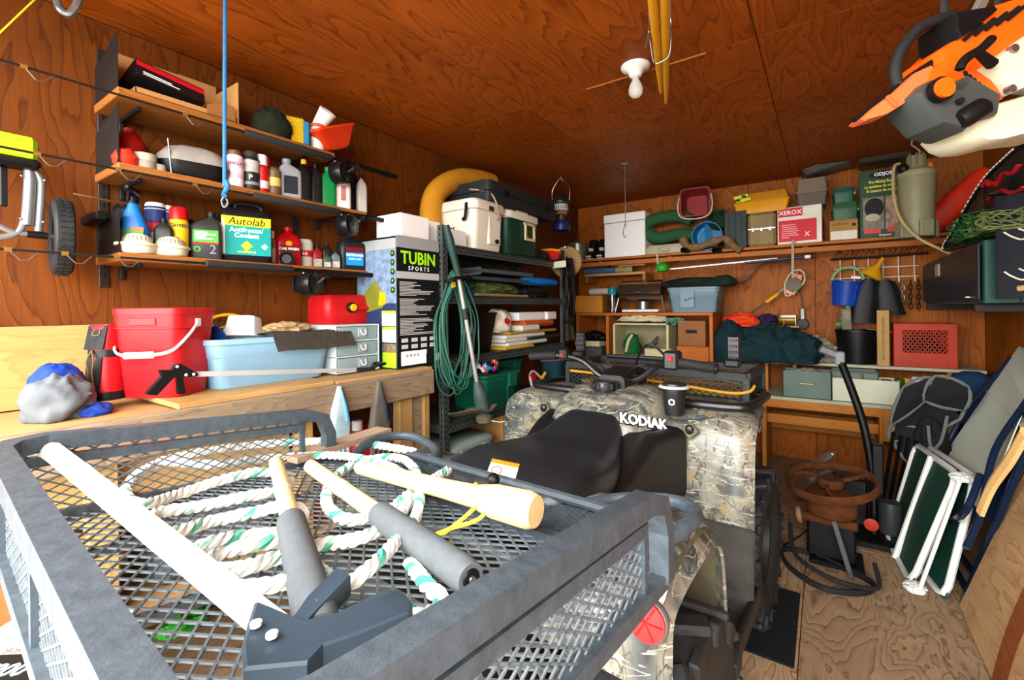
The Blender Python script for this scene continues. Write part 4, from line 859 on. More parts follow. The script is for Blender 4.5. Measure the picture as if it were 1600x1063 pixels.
for uv in ((277, 573), (303, 585), (291, 586)):
    q = at(*uv, x=-1.667); MB().sphere(q, .0045, 8, 6).build('rivet', PRINT_W, t)
m = MB().tube([b, b+Vector((.0, .10, -.006))], .011, 4, flat=(1, .7)); m.build('jaw_mount', DKGREY, t)
MB().tube(catmull([b+Vector((0, .08, 0)), b+Vector((.02, .12, .012)), b+Vector((.012, .15, .012))], 4), .007, 8).build('jaw', BLACK, t); MB().tube(catmull([b+Vector((0, .09, 0)), b+Vector((-.03, .12, .012)), b+Vector((-.012, .15, .014))], 4), .007, 8).build('jaw', BLACK, t)
# life vest / jacket at the left end
t = thing('padded_jacket', 'grey and blue padded jacket heaped at the left end of the workbench', 'jacket', (-1.90, .37, .956), FR(20)); t.scale = (.62, .62, .85)
lump((0, 0, 0), (.12, .13, .10), 2, .25, 1.8).build('shell', mat('#5f6469', .8), t, smooth=70); lump((-.05, .02, .03), (.10, .11, .105), 9, .15, 1.8).build('blue_lining', mat('#16389a', .7), t, smooth=70)
lump((.09, .10, -.002), (.05, .07, .03), 4, .2, 2).build('blue_trim', mat('#1a3a8f', .7), t, smooth=70)

# gloves clipped on the bench front
def glove(label, u, vt, vb, w, c, cuff):
    a, b = at(u, vt, x=-1.635), at(u, vb, x=-1.635); h = a.z-b.z
    t = thing('hanging_glove', label, 'glove', (a.x, a.y, a.z-h), F90)
    MB().rr([(0, w, .035, .012), (h*.3, w*1.05, .04, .015), (h*.6, w*.75, .035, .012), (h*.85, w*.35, .025, .008), (h, w*.16, .016, .005)], 4).build('palm', mat(c, .85, var=.15, scale=15), t, smooth=60)
    for k in range(4): MB().tube([(-w*.36+k*w*.24, 0, .01), (-w*.38+k*w*.25, -.004, -.05-.01*(k % 2)), (-w*.38+k*w*.25, -.004, -.062-.01*(k % 2))], [.014, .012, .006], 8).build('finger', mat(c, .85, var=.15, scale=15), t)
    MB().rr([(h*.35, w*.3, .05, .01, w*.3, 0), (h*.62, w*.25, .046, .01, w*.2, 0), (h*.9, w*.12, .03, .006, w*.05, 0)], 3).build('cuff_edge', mat(cuff, .8), t)
glove('pale blue work glove hanging from the workbench timber', 530, 604, 690, .085, '#a9c3cf', '#5c9fc0')
glove('grey work glove hanging from the workbench timber near the post', 592, 596, 695, .10, '#5b544c', '#2d3034')

# ------------------------------------------------------------------ goods on the steel rack
t = tag(MB().box((0, 0, .066), (.19, .2, .13), .004).build('foam_block', FOAM, loc=(-1.86, 1.70, ZB+.6505)), 'white foam block on top of the kayak carton', 'foam block')
YF_ = mat('#c98a1e', .75, var=.12, scale=10)
pts = [at(u, v, x=-1.99) for u, v in ((676, 362), (673, 330), (683, 300), (712, 282), (742, 281), (768, 287))]
tag(MB().tube(catmull(pts, 6), [.062]*31, 14, flat=(1, 1.15, (1, 0, 0))).build('foam_pad', YF_), 'thick yellow foam pad bent in an arch over the white cooler', 'foam pad')
ZR = RZ[0]+.001
t = thing('cooler', 'white hard-sided cooler with rope handle on the top rack shelf', 'cooler', (-1.905, 2.255, ZR), F90); CW = mat('#ddd5c4', .45, var=.04)
MB().rr([(0, .27, .38, .03), (.01, .28, .39, .035), (.235, .30, .42, .04)], 5).build('body', CW, t, smooth=40); MB().rr([(.236, .31, .43, .04), (.24, .325, .445, .045), (.285, .325, .445, .045), (.30, .30, .42, .04)], 5).build('lid', CW, t, smooth=40)
MB().box((.05, -.2, .13), (.13, .02, .19), .01).build('end_rib', CW, t); MB().lathe([(.014, 0), (.014, .012), (.009, .016)], 14).xf((.06, -.212, .06), (R(90), 0, 0)).build('drain_plug', BLACK, t)
text(t, 'VALLEY', .05, (-.151, .03, .12), (R(90), 0, R(-90)), PRINT_K, bold=.001)
MB().tube(catmull([(-.166, -.16, .27), (-.176, -.165, .22), (-.17, -.15, .18), (-.165, -.13, .175)], 5), .011, 8, flat=(1, .5)).build('latch', BLACK, t)
MB().tube(catmull([(.06, -.215, .2), (.055, -.235, .215), (.03, -.235, .30), (-.0, -.2, .36), (-.06, -.1, .38)], 6), .006, 8).build('carry_handle', mat('#a99a86', .4, .5), t)
MB().box((.0, -.2225, .255), (.05, .006, .03), .002).build('front_notch', DKGREY, t)
tag(MB().box((0, 0, .045), (.10, .15, .09), .008).build('foam_offcut', FOAM, loc=(-1.765, 1.985, ZR), rot=FR(4)), 'small white foam offcut in front of the white cooler', 'foam offcut')
tag(MB().box((0, 0, .075), (.08, .1, .15), .006).build('foam_offcut', FOAM, loc=(-1.90, 1.94, ZR), rot=FR(-6)), 'upright white foam piece at the left end of the top rack shelf', 'foam offcut')
t = thing('cooler', 'dark green cooler with white lid on the top rack shelf', 'cooler', (-1.885, 2.645, ZR), F90); CG = mat('#123526', .4, var=.1)
MB().rr([(0, .36, .34, .04), (.01, .37, .36, .045), (.24, .40, .38, .05)], 5).build('body', CG, t, smooth=40); MB().rr([(.24, .40, .385, .05), (.25, .415, .395, .05), (.285, .41, .39, .05), (.30, .36, .34, .04)], 5).build('lid', CW, t, smooth=40); MB().box((0, -.15, .3), (.14, .06, .02), .006).build('lid_recess', CW, t)
hn = MB()
for sx in (-1, 1): hn.box((.06+sx*.055, -.197, .17), (.02, .012, .12), .003)
hn.box((.06, -.197, .222), (.15, .012, .02), .003); hn.box((.06, -.197, .118), (.12, .012, .02), .003); hn.build('swing_handle', mat('#d6c493', .5), t)
CASE = mat('#26292a', .5, bump=.1, scale=30)
t = thing('flat_case', 'flat dark grey plastic case lying across the two coolers', 'case', (-1.86, 2.66, ZR+.302), FR(90)); t.scale = (1.06, .92, 1.3); MB().rr([(0, .78, .36, .03), (.006, .80, .38, .035), (.05, .80, .38, .035), (.052, .83, .41, .04), (.06, .83, .41, .04), (.062, .80, .38, .035), (.105, .79, .37, .03), (.11, .76, .34, .03)], 4).build('shell', CASE, t, smooth=40)
for sx in (-.25, .25): MB().box((sx, -.205, .055), (.05, .014, .03), .003).build('latch', BLACK, t)
# lantern hanging from a ceiling hook
lp = at(876, 277, z=ZC); t = thing('camping_lantern', 'blue and black camping lantern hanging from a ceiling hook', 'lantern', (lp.x, lp.y, ZC-.44))
MB().lathe([(.05, 0), (.07, .004), (.072, .05), (.066, .058), (.06, .06), (.058, .085), (.05, .088)], 24).build('fuel_base', mat('#14275c', .35), t); MB().lathe([(.03, .088), (.032, .125), (.045, .13)], 18).build('burner', mat('#5b4a40', .4, .6), t)
MB().lathe([(.048, .13), (.052, .135), (.05, .19), (.055, .195)], 24).build('globe', mat('#b08a70', .2, trans=.4), t); MB().lathe([(.058, .165), (.06, .17), (.06, .21), (.057, .214)], 24, cap0=False).build('collar', mat('#c9c4bc', .4), t)
m = MB()
for k in range(18): a = k*2*PI/18; m.box((.0605*math.cos(a), .0605*math.sin(a), .19), (.002, .007, .034), .0005, (0, 0, a))
m.build('collar_slots', DKGREY, t, kind='stuff')
MB().lathe([(.06, .214), (.078, .22), (.08, .235), (.062, .265), (.03, .285), (.02, .30), (.001, .302)], 26).build('hood', mat('#1f2422', .35), t)
MB().tube(catmull([(-.075, 0, .235), (-.08, 0, .33), (-.04, 0, .40), (0, 0, .43), (.04, 0, .40), (.08, 0, .33), (.075, 0, .235)], 6), .003, 6).build('bail', STEEL, t); MB().tube(catmull([(0, 0, .44), (.0, .004, .425), (.012, .006, .415), (.002, .008, .408)], 5), .003, 6).build('ceiling_hook', STEEL, t)
# toy boat hung on the rack end
p = at(872, 394, x=-1.66); t = thing('toy_boat', 'red and yellow toy boat lying on the end of the top rack shelf', 'toy boat', (p.x-.06, p.y, ZR), FR(60))
MB().ringloft(ysec([(-.12, .01, .04, .06, .008), (-.06, .05, .01, .075, .02), (.05, .06, 0, .08, .02), (.11, .05, .01, .085, .02)])).build('hull', mat('#b01818', .35), t, smooth=50); MB().ringloft(ysec([(-.11, .012, .062, .075, .006), (-.05, .042, .072, .09, .008), (.06, .05, .078, .10, .01)])).build('deck', mat('#d8941c', .35), t)
MB().box((.03, -.06, -.03), (.012, .15, .05), .004, (0, R(0), R(12))).build('ivory_keel', mat('#d0cdb0', .4), t)
t = tag(lump((0, 0, 0), (.04, .05, .04), 8, .35, 3).build('bait_bundle', mat('#17120f', .5), loc=(-1.72, 2.93, ZR)), 'dark tangled bundle on the edge of the top rack shelf', 'bundle')
def coil(name, label, cat, top, w, h, n, r, m, plane='y', seed=1, tie=None):
    rnd = random.Random(seed); t = thing(name, label, cat, (top[0], top[1], top[2]-h)); pts = []
    for k in range(n):
        ww = w*rnd.uniform(.45, 1.0)/2; hh = h*rnd.uniform(.8, 1.0); dx = rnd.uniform(-.03, .03); o = rnd.uniform(-.15, .15)*w
        for a in range(14):
            an = PI/2+2*PI*a/14; sx = math.cos(an); sz = math.sin(an)
            wid = ww*(1 if sz < .3 else .35+.65*(1-sz)/.7)
            q = o*(1-sz)/2+wid*sx; z = h-hh/2+hh/2*sz+rnd.uniform(-.008, .008)
            pts.append((dx+rnd.uniform(-.01, .01), q, z) if plane == 'y' else (q, dx, z))
    MB().tube(catmull(pts, 3), r, 6).build('coil', m, t, smooth=60)
    if tie: MB().box((.0, .0, h*.96), (.05, .05, .05), .008).build('hanging_tie', tie, t)
    return t
HOSE = mat('#2f5f50', .5, var=.1)
coil('garden_cord', 'green extension cord coil hanging on the front rack post', 'cord coil', (-1.635, 1.86, 1.47), .30, .66, 11, .0048, HOSE, seed=5)
MB_ = MB().box((0, 0, 0), (.004, .03, .05), .001).build('cord_tag', mat('#d8a818', .5, var=0), COL.objects['garden_cord'], loc=(.03, -.05, .60), rot=(R(12), 0, 0))
coil('cable_coil', 'black cable coil hanging on the far end of the steel rack', 'cord coil', (-1.64, 3.20, 1.66), .12, .55, 6, .007, BLACK, seed=8)
# string trimmer leaning on the rack
t = thing('string_trimmer', 'green and silver string trimmer hanging in front of the steel rack', 'string trimmer', (0, 0, 0)); G = mat('#1f3b34', .45, var=.1)
A, B, D, E_ = at(697, 352, x=-1.60), at(716, 430, x=-1.585), at(745, 596, x=-1.55), at(757, 650, x=-1.53)
MB().tube([A, A.lerp(B, .25), A.lerp(B, .5), B], [.016, .022, .02, .017], 14).build('upper_grip', G, t); MB().tube([B, D], .0115, 12).build('shaft', mat('#a8a7a0', .35, .5), t); c = B.lerp(D, .36); MB().tube([c-(D-B)*.05, c+(D-B)*.05], .017, 12).build('coupling', DKGREY, t)
hb_ = B.lerp(D, .05); MB().tube(catmull([hb_+Vector(q) for q in ((0, -.085, -.005), (.03, -.05, .01), (.02, .0, .015), (.03, .06, .02), (0, .09, .02), (-.03, .05, .01), (-.02, 0, .005), (-.03, -.05, -.005))], 4, True), .010, 8, closed=True).build('loop_handle', BLACK, t)
MB().tube([D, D.lerp(E_, .35), D.lerp(E_, .8), E_], [.018, .036, .04, .03], 14).build('motor_head', mat('#3e4f48', .5, var=.25, scale=14), t)
MB().grid(lambda i, j: E_+Vector((.05-.17*i, -.10+.15*j-.06*i, .06-.03*math.sin(PI*j)-.035*i)), 8, 6, .004).build('guard', mat('#5d5340', .8, var=.35, scale=12), t, smooth=60); MB().lathe([(.04, -.035), (.046, -.03), (.046, 0), (.03, .012)], 20, c=E_).build('spool_head', mat('#6b6250', .8, var=.3), t)
MB().tube(catmull([E_+Vector(q) for q in ((.04, .0, -.02), (.09, .04, -.03), (.11, .09, .0))], 5), .002, 5).build('cutting_line', WHITE, t)
# second shelf
Z = RZ[1]+.001
def slab(name, label, cat, y0, y1, z0, h, m, x0=-2.05, x1=-1.71, rot=0, b=.008): return tag(MB().box((0, 0, h/2), (x1-x0, y1-y0, h), b).build(name, m, loc=((x0+x1)/2, (y0+y1)/2, z0), rot=FR(rot)), label, cat)
def fold(name, label, cat, y0, y1, z0, h, m, x=-1.71, d=.3, curl=True):
    # folded mat: two leaves joined by a rounded bend at the left end
    pts = [(y1, z0+h*.25), (y0+h, z0+h*.22), (y0, z0+h*.5), (y0+h, z0+h*.78), (y1, z0+h*.75)]
    P = catmull([(0, a, b) for a, b in pts], 6)
    return tag(MB().grid(lambda i, j: (x-d*j, P[int(round(i*24))].y, P[int(round(i*24))].z+.003*math.sin(7*i+3*j)), 24, 4, h*.42).build(name, m), label, cat)
BLC = mat('#2c5c8c', .85, var=.2, scale=20)
tag(lump((0, 0, 0), (.14, .13, .055), 6, .3, 3).build('blue_cloth', BLC, loc=(-1.84, 2.04, Z)), 'crumpled blue cloth on the second rack shelf', 'cloth')
slab('wood_board', 'light brown board under the green tarpaulin on the second rack shelf', 'board', 2.12, 2.72, Z, .015, PINE_Y, -2.0, -1.705, 1)
tag(lump((0, 0, 0), (.14, .30, .055), 12, .28, 2.6).build('green_tarpaulin', mat('#475a2c', .7, var=.15), loc=(-1.86, 2.42, Z+.0155)), 'folded olive green tarpaulin on the second rack shelf', 'tarpaulin')
fold('foam_mat', 'lower of two folded grey mats on the second rack shelf', 'mat', 2.06, 2.78, Z+.085, .044, mat('#3b4246', .7), d=.3); fold('foam_mat', 'upper of two folded grey mats on the second rack shelf', 'mat', 2.18, 2.78, Z+.131, .048, mat('#4a5156', .7), d=.3)
tag(MB().tube([(-1.75, 2.68, Z+.115), (-1.74, 2.70, Z+.115), (-1.72, 3.1, Z+.118), (-1.73, 3.12, Z+.118)], [.022, .03, .03, .022], 14).build('foam_roll', mat('#0f62a8', .6), loc=(0, 0, 0)), 'bright blue foam roll on the black bag of the second rack shelf', 'roll')
tag(lump((0, 0, 0), (.13, .21, .058), 14, .15, 2.5).build('duffel_bag', mat('#141416', .7), loc=(-1.85, 2.93, Z)), 'black duffel bag at the far end of the second rack shelf', 'bag')
slab('brown_box', 'flat brown box behind the blue foam roll on the second rack shelf', 'box', 2.84, 3.15, Z+.09, .07, mat('#4d321f', .8), -2.12, -1.9)
# third shelf
Z = RZ[2]+.001
t = thing('black_crate', 'black plastic crate on the third rack shelf', 'crate', (-1.87, 2.205, Z), F90); tub(t, .30, .30, .25, mat('#0b0c0d', .4), .8, .008, r=.02)
def boards(rows):
    for i, (y0, y1, z0, h, c, lab, d) in enumerate(rows): slab('folded_board', lab, 'board', y0, y1, Z+z0, h, mat(c, .6, var=.1), -2.05, -1.715+d, random.uniform(-2, 2))
boards(((2.42, 2.78, .0, .02, '#c9a62a', 'yellow board at the bottom of the third shelf stack', .01), (2.46, 2.98, .021, .026, '#d9d8cf', 'lowest white folded board on the third rack shelf', 0), (2.72, 3.18, .048, .022, '#1f3524', 'lower dark green folded board on the third rack shelf', 0), (2.42, 2.70, .048, .022, '#d9d8cf', 'middle white folded board on the third rack shelf', .005), (2.44, 2.95, .071, .024, '#dcdad0', 'upper white folded board on the third rack shelf', .0), (2.5, 3.15, .096, .018, '#b28a35', 'tan folded board on top of the third shelf stack', -.01)))
t = tag(lump((0, 0, 0), (.09, .11, .10), 21, .16, 1.8).build('cloth_bag', mat('#d7d1bf', .85), loc=(-1.82, 2.50, Z+.115)), 'white cloth bag with red maple leaf on the third rack shelf', 'bag')
lf = [(0, .03), (.008, .016), (.018, .02), (.016, .004), (.028, .006), (.022, -.006), (.012, -.012), (.014, -.018), (.002, -.016), (.002, -.03), (-.002, -.03), (-.002, -.016), (-.014, -.018), (-.012, -.012), (-.022, -.006), (-.028, .006), (-.016, .004), (-.018, .02), (-.008, .016)]
m = MB().prism(lf, 0, .012); m.xf((.082, -.02, .07), (R(75), 0, R(80))); m.build('maple_leaf', mat('#b0121a', .6, var=0), t)
slab('foam_sheet', 'white foam sheet on top of the orange mats of the third rack shelf', 'foam sheet', 2.66, 3.02, Z+.185, .06, FOAM, -2.05, -1.76, 0, .008); slab('foam_sheet', 'white foam sheet at the far end of the third rack shelf', 'foam sheet', 3.03, 3.19, Z+.185, .06, FOAM, -2.05, -1.75, 3, .008)
slab('life_vest', 'orange folded life vest on the third rack shelf', 'life vest', 2.70, 3.16, Z+.14, .045, mat('#c8561a', .7), -2.05, -1.745, 2, .018); slab('plastic_tray', 'white plastic tray end beside the orange life vest', 'tray', 2.62, 2.86, Z+.1155, .04, mat('#dcdad0', .5), -1.95, -1.705, 0, .01)
# fourth shelf
Z = RZ[3]+.001; TG = mat('#0f5f4a', .4, var=.06)
t = thing('storage_tote', 'teal green lidded storage tote on the fourth rack shelf', 'tote', (-1.86, 2.40, Z), F90); tub(t, .38, .30, .20, TG, .86, .010, r=.04); MB().rr([(.2, .40, .32, .05), (.205, .41, .33, .05), (.222, .41, .33, .05), (.228, .36, .28, .05)], 5).build('lid', TG, t, smooth=40); MB().box((.08, -.165, .17), (.09, .02, .09), .006).build('latch', TG, t); MB().box((.05, -.148, .08), (.012, .01, .14), .003).build('rib', TG, t)
t2 = dup(t, (-2.0, 2.78, Z), FR(85), 'second teal green storage tote farther along the fourth rack shelf'); t2.scale = (.75, .62, 1.15)
def helmet_mat():
    m = bpy.data.materials.new('graffiti_print'); m.use_nodes = True; nt = m.node_tree; b = nt.nodes['Principled BSDF']; b.inputs['Roughness'].default_value = .25
    tc = nt.nodes.new('ShaderNodeTexCoord'); v = nt.nodes.new('ShaderNodeTexVoronoi'); v.inputs['Scale'].default_value = 42; nt.links.new(tc.outputs['Object'], v.inputs['Vector'])
    r = nt.nodes.new('ShaderNodeValToRGB'); r.color_ramp.interpolation = 'CONSTANT'; e = r.color_ramp.elements; cols = ['#101010', '#d8d8d8', '#d02890', '#101010', '#2070c0', '#e8a020', '#101018', '#40a030', '#c02020', '#f0f0f0']
    e[0].color = (*lin(cols[0]), 1); e[1].position = .1; e[1].color = (*lin(cols[1]), 1)
    for i in range(2, 10): q = e.new(i*.1); q.color = (*lin(cols[i]), 1)
    s = nt.nodes.new('ShaderNodeSeparateColor'); nt.links.new(v.outputs['Color'], s.inputs[0]); nt.links.new(s.outputs[0], r.inputs[0]); nt.links.new(r.outputs[0], b.inputs['Base Color']); return m
t = thing('skate_helmet', 'colourful graffiti print helmet on the teal tote', 'helmet', (-1.80, 2.31, Z+.229), FR(60))
MB().lathe([(.085, 0), (.094, .01), (.098, .04), (.09, .08), (.068, .112), (.035, .13), (.001, .135)], 28, sy=1.18).build('shell', helmet_mat(), t, smooth=70); MB().lathe([(.088, -.002), (.092, 0), (.092, .008)], 28, sy=1.18).build('rim', BLACK, t)
t = thing('bike_lock', 'white looped cable lock with red housing on the fourth rack shelf', 'lock', (-1.76, 2.93, Z)); MB().tube(catmull([(0, -.08, .05), (.03, 0, .03), (.02, .1, .04), (-.04, .12, .08), (-.05, 0, .16), (-.03, -.08, .13)], 5, True), .010, 8, closed=True).build('cable', WHITE, t); lump((0, -.02, .0), (.03, .04, .035), 2, .1, 2).build('housing', mat('#b01820', .4), t); lump((-.03, -.05, .1), (.03, .04, .035), 5, .1, 2).build('housing', mat('#b01820', .4), t); MB().tube([(.0, .03, .10), (.02, .06, .15)], .012, 8).build('yellow_key', YELLOW, t)
t = thing('sports_bag', 'dark teal upright bag at the far end of the fourth rack shelf', 'bag', (-1.76, 3.14, Z), F90); MB().rr([(0, .13, .16, .04), (.01, .14, .17, .05), (.28, .14, .16, .05), (.33, .11, .12, .05), (.345, .06, .07, .03)], 5).build('body', mat('#0d3542', .8), t, smooth=60); MB().tube(catmull([(-.03, 0, .335), (-.03, 0, .37), (.03, 0, .37), (.03, 0, .335)], 5), .006, 6).build('strap', BLACK, t)
# bottom shelf
Z = RZ[4]+.001
t = thing('storage_tote', 'pale grey lidded tote on the bottom rack shelf', 'tote', (-1.87, 2.09, Z), F90); GT = mat('#8fa09a', .4, var=.05); tub(t, .40, .30, .36, GT, .88, .010, r=.04); MB().rr([(.36, .42, .32, .05), (.365, .43, .34, .05), (.385, .43, .34, .05), (.405, .38, .29, .05)], 5).build('lid', GT, t, smooth=40)
for sx in (-.1, .1): MB().box((sx, -.175, .34), (.06, .02, .07), .005).build('clamp', mat('#77858a', .4), t)
t = thing('moving_carton', 'plain brown carton on the bottom rack shelf beside the grey tote', 'box', (-1.87, 2.56, Z), F90); carton(t, .34, .32, .485, KRAFT); text(t, 'OLL', .05, (.05, -.1615, .40), FY, mat('#5e4a28', .7, var=0), 'stencil')
# below the workbench
t = thing('red_jerry_can', 'red plastic jerry can under the workbench near the post', 'fuel can', (-1.85, 1.45, .391), F90); MB().rr([(0, .24, .14, .03), (.01, .26, .16, .04), (.27, .26, .16, .04), (.31, .2, .12, .03)], 5).build('body', RG, t, smooth=50); MB().lathe([(.025, .3), (.025, .35), (.02, .355)], 16, c=(-.06, 0, 0)).build('cap', WHITE, t)
t = thing('red_duffel', 'red duffel bag with black straps under the workbench', 'bag', (-1.86, 1.18, .391), F90); MB().ringloft([[(x, y, z) for x, z in [(q[0]*s, .12+q[1]*s) for q in rrect(.3, .24, .1, 5)]] for y, s in ((-.13, .8), (-.1, 1), (.1, 1), (.13, .8))]).build('bag', mat('#9c1512', .7), t, smooth=60); MB().tube(catmull([(-.1, -.14, .1), (-.06, -.17, .2), (.02, -.165, .13), (.1, -.15, .06)], 5), .008, 6).build('strap', BLACK, t)
t = thing('pushchair_wheel', 'small wheel with grey hub standing under the workbench', 'wheel', (-1.80, 1.0, .51), (0, 0, R(-60))); MB().tube([(.1*math.cos(k*PI/14), 0, .1*math.sin(k*PI/14)) for k in range(28)], .02, 10, closed=True).build('tyre', RUBBER, t); MB().lathe([(.08, -.012), (.07, -.01), (.02, -.02), (.02, .02), (.07, .01), (.08, .012)], 24).xf((0, 0, 0), (R(90), 0, 0)).build('hub', mat('#a9aeb0', .4), t)
slab('carpet_roll', 'grey carpet piece folded under the workbench', 'carpet', .55, 1.0, .391, .20, mat('#5c6470', .95, var=.3, bump=.8, scale=60), -2.0, -1.74, 3, .03)
t = thing('moving_carton', 'open brown carton under the workbench behind the basket', 'box', (-1.87, .28, .391), FR(80)); carton(t, .3, .26, .26, KRAFT_D, True)
t = thing('file_box', 'blue and white box under the workbench behind the basket', 'box', (-1.80, -.02, .391), FR(84)); carton(t, .24, .2, .27, mat('#1d45a0', .5)); MB().box((.06, -.101, .13), (.09, .004, .24), .001).build('white_panel', WHITE, t)

p = at(901, 408, y=3.42); t = thing('round_lid', 'round tan wicker lid leaning behind the far end of the steel rack', 'lid', (-1.70, 3.27, p.z-.14), (0, 0, R(12))); MB().lathe([(.12, 0), (.125, .006), (.12, .012), (.1, .016), (.001, .018)], 28).xf((0, 0, .12), (R(90), 0, 0)).build('disc', mat('#8f7048', .7, var=.12, bump=.3, scale=60), t); MB().tube([(.12*math.cos(k*PI/14), -.006, .12+.12*math.sin(k*PI/14)) for k in range(28)], .008, 6, closed=True).build('rim', mat('#7a5c38', .7), t); MB().box((0, -.0, .235), (.02, .07, .02), .003).build('hook_peg', STEEL, t)
p = at(884, 505, x=-1.66); t = thing('olive_apron', 'olive green cloth hanging under the black cable coil', 'cloth', (p.x, p.y+.06, p.z-.14)); MB().grid(lambda i, j: (.012*math.sin(7*i), -.06+.14*i*(1-.5*j), .28*j), 10, 8, .006).build('cloth', mat('#353a22', .85), t)

# ------------------------------------------------------------------ back wall
def by(u0, u1, vt, y, z, vb=None):
    # centre x, width and height of a face that stands in plane y on height z
    vm = (vt+(vb or vt+40))/2; x0, x1 = at(u0, vm, y=y).x, at(u1, vm, y=y).x
    return (x0+x1)/2, x1-x0, at((u0+u1)/2, vt, y=y).z-z
ZS = 1.758
s = thing('wall_shelf', 'long board shelf high on the back wall', 'shelf', (-2.17, 4.19, 1.70)); Ls = 3.07
MB().box((Ls/2, .15, .045), (Ls, .29, .022), .003).build('board', BOARD_X, s); MB().box((Ls/2, .012, .0), (Ls, .022, .04), .003).build('front_rail', BOARD_X, s)
for x in (.35, 1.02, 2.05, 2.8): MB().box((x, .15, .012), (.035, .28, .035), .003).build('bracket', BOARD, s)
Y0 = 4.225
def boxy(name, label, cat, u0, u1, vt, m, d=.2, y=None, z=None, rot=0, b=.004, body='body', open_top=False):
    y = Y0 if y is None else y; z = ZS if z is None else z
    x, w, h = by(u0, u1, vt, y, z); t = thing(name, label, cat, (x, y+d/2, z), FR(rot)); carton(t, w, d, h, m, open_top, body, b); return t, w, h
# pot, shoes, foam box
x, w, h = by(884, 912, 343, 4.28, ZS); t = thing('stock_pot', 'aluminium stock pot at the left end of the back wall shelf', 'pot', (x, 4.34, ZS)); AL = mat('#9c988c', .35, .7)
MB().lathe([(.09, 0), (.098, .006), (.1, .17), (.104, .172), (.104, .176), (.098, .176), (.094, .02), (.001, .02)], 28).build('pot', AL, t); MB().lathe([(.103, .176), (.1, .186), (.03, .195), (.02, .21), (.001, .212)], 26).build('lid', AL, t); MB().tube(catmull([(-.03, -.104, .15), (-.03, -.125, .14), (.03, -.125, .14), (.03, -.104, .15)], 5), .004, 6).build('handle', STEEL, t)
SHB = mat('#141110', .6)
for u0, u1, lab in ((910, 926, 'left black and white ski boot on the back wall shelf'), (926, 943, 'right black and white ski boot on the back wall shelf')):
    x, w, h = by(u0, u1, 353, Y0, ZS); t = thing('ski_boot', lab, 'boot', (x, Y0+.12, ZS)); w = .082
    MB().rr([(0, w, .22, .035), (.012, w, .225, .035)], 5).build('sole', mat('#c9c0a8', .5), t); MB().rr([(.012, w*.95, .22, .035), (.05, w*.95, .21, .035), (.09, w*.9, .14, .035, 0, .03), (.2, w*.95, .12, .035, 0, .045), (.21, w*.7, .09, .03, 0, .045)], 5).build('upper', SHB, t, smooth=50); MB().box((0, -.035, .10), (w*.6, .03, .05), .01, (R(50), 0, 0)).build('tongue', mat('#d9d2c2', .6), t)
    MB().box((0, -.10, .03), (w*.7, .03, .02), .008).build('toe_cap', mat('#d9d2c2', .6), t)
x, w, h = by(943, 1008, 333, Y0, ZS); t = thing('foam_box', 'white foam box with lid on the back wall shelf', 'foam box', (x, Y0+.15, ZS)); MB().box((0, 0, h*.40), (w*.98, .29, h*.8), .006).build('box', FOAM, t); MB().box((0, 0, h*.905), (w, .30, h*.19), .006).build('lid', FOAM, t)
# ceiling wire hook in front of it
hp = at(976, 254, z=ZC); t = thing('wire_hook', 'long steel wire hook hanging from the ceiling', 'hook', (hp.x, hp.y, ZC-.001)); zb = at(976, 352, y=hp.y).z-ZC
MB().tube([(0, 0, 0), (.002, 0, zb+.02), (.0, 0, zb-.0)], .0035, 6).build('wire', STEEL, t); MB().tube(catmull([(0, 0, zb+.01), (-.015, -.005, zb-.05), (.0, -.01, zb-.09), (.018, -.01, zb-.075)], 5), .003, 6).build('hook_tip', STEEL, t); MB().sphere((0, 0, zb), (.01, .01, .013), 8, 6).build('knot', STEEL, t); MB().box((0, 0, -.006), (.05, .02, .012), .003).build('ceiling_plate', STEEL, t)
# ivory case, green bedroll
x, w, h = by(1008, 1076, 366, Y0, ZS); t = thing('ivory_case', 'ivory plastic case under the green bedroll on the back wall shelf', 'case', (x, Y0+.13, ZS)); MB().rr([(0, w, .25, .03), (.01, w+.02, .27, .035), (.05, w+.02, .27, .035), (.085, w*.9, .22, .03)], 5).build('case', mat('#b9b093', .5), t, smooth=40); MB().tube(catmull([(-.06, -.14, .06), (-.055, -.155, .03), (.01, -.155, .02), (.03, -.14, .05)], 5), .005, 6).build('handle', mat('#b9b093', .5), t)
GB = mat('#2c5636', .85, var=.15, bump=.3, scale=40)
zc = ZS+.09; pts = [at(u, v, y=4.30) for u, v in ((1085, 368), (1060, 366), (1030, 372), (1008, 362), (1012, 348), (1035, 340), (1062, 338), (1082, 346))]
for q in pts: q.z = max(q.z, zc+.058)
tag(MB().tube(catmull(pts, 5), [.057]*36, 14).build('bedroll', GB), 'folded green quilted bedroll on the back wall shelf', 'bedroll')
# driftwood and black tubes in front
DW = mat('#8a6a48', .9, var=.3, bump=.6, scale=22); pts = [at(u, v, y=4.16) for u, v in ((1066, 372), (1074, 385), (1092, 386), (1112, 379), (1132, 373), (1145, 384), (1158, 392))]
tag(MB().tube(catmull(pts, 5), [.03+.006*math.sin(k*.9) for k in range(31)], 10).build('driftwood', DW), 'weathered driftwood branch resting on the back wall shelf rail', 'driftwood')
for u, lab in ((1068, 'left black pipe end sticking out below the driftwood'), (1117, 'right black pipe end sticking out below the driftwood')):
    p = at(u, 391, y=4.12); tag(MB().lathe([(.023, 0), (.023, .3), (.017, .3), (.017, 0)], 18, cap0=False, cap1=False).build('black_pipe', BLACK, loc=(p.x, 4.10, p.z), rot=(R(-90), 0, R(-12))), lab, 'pipe')
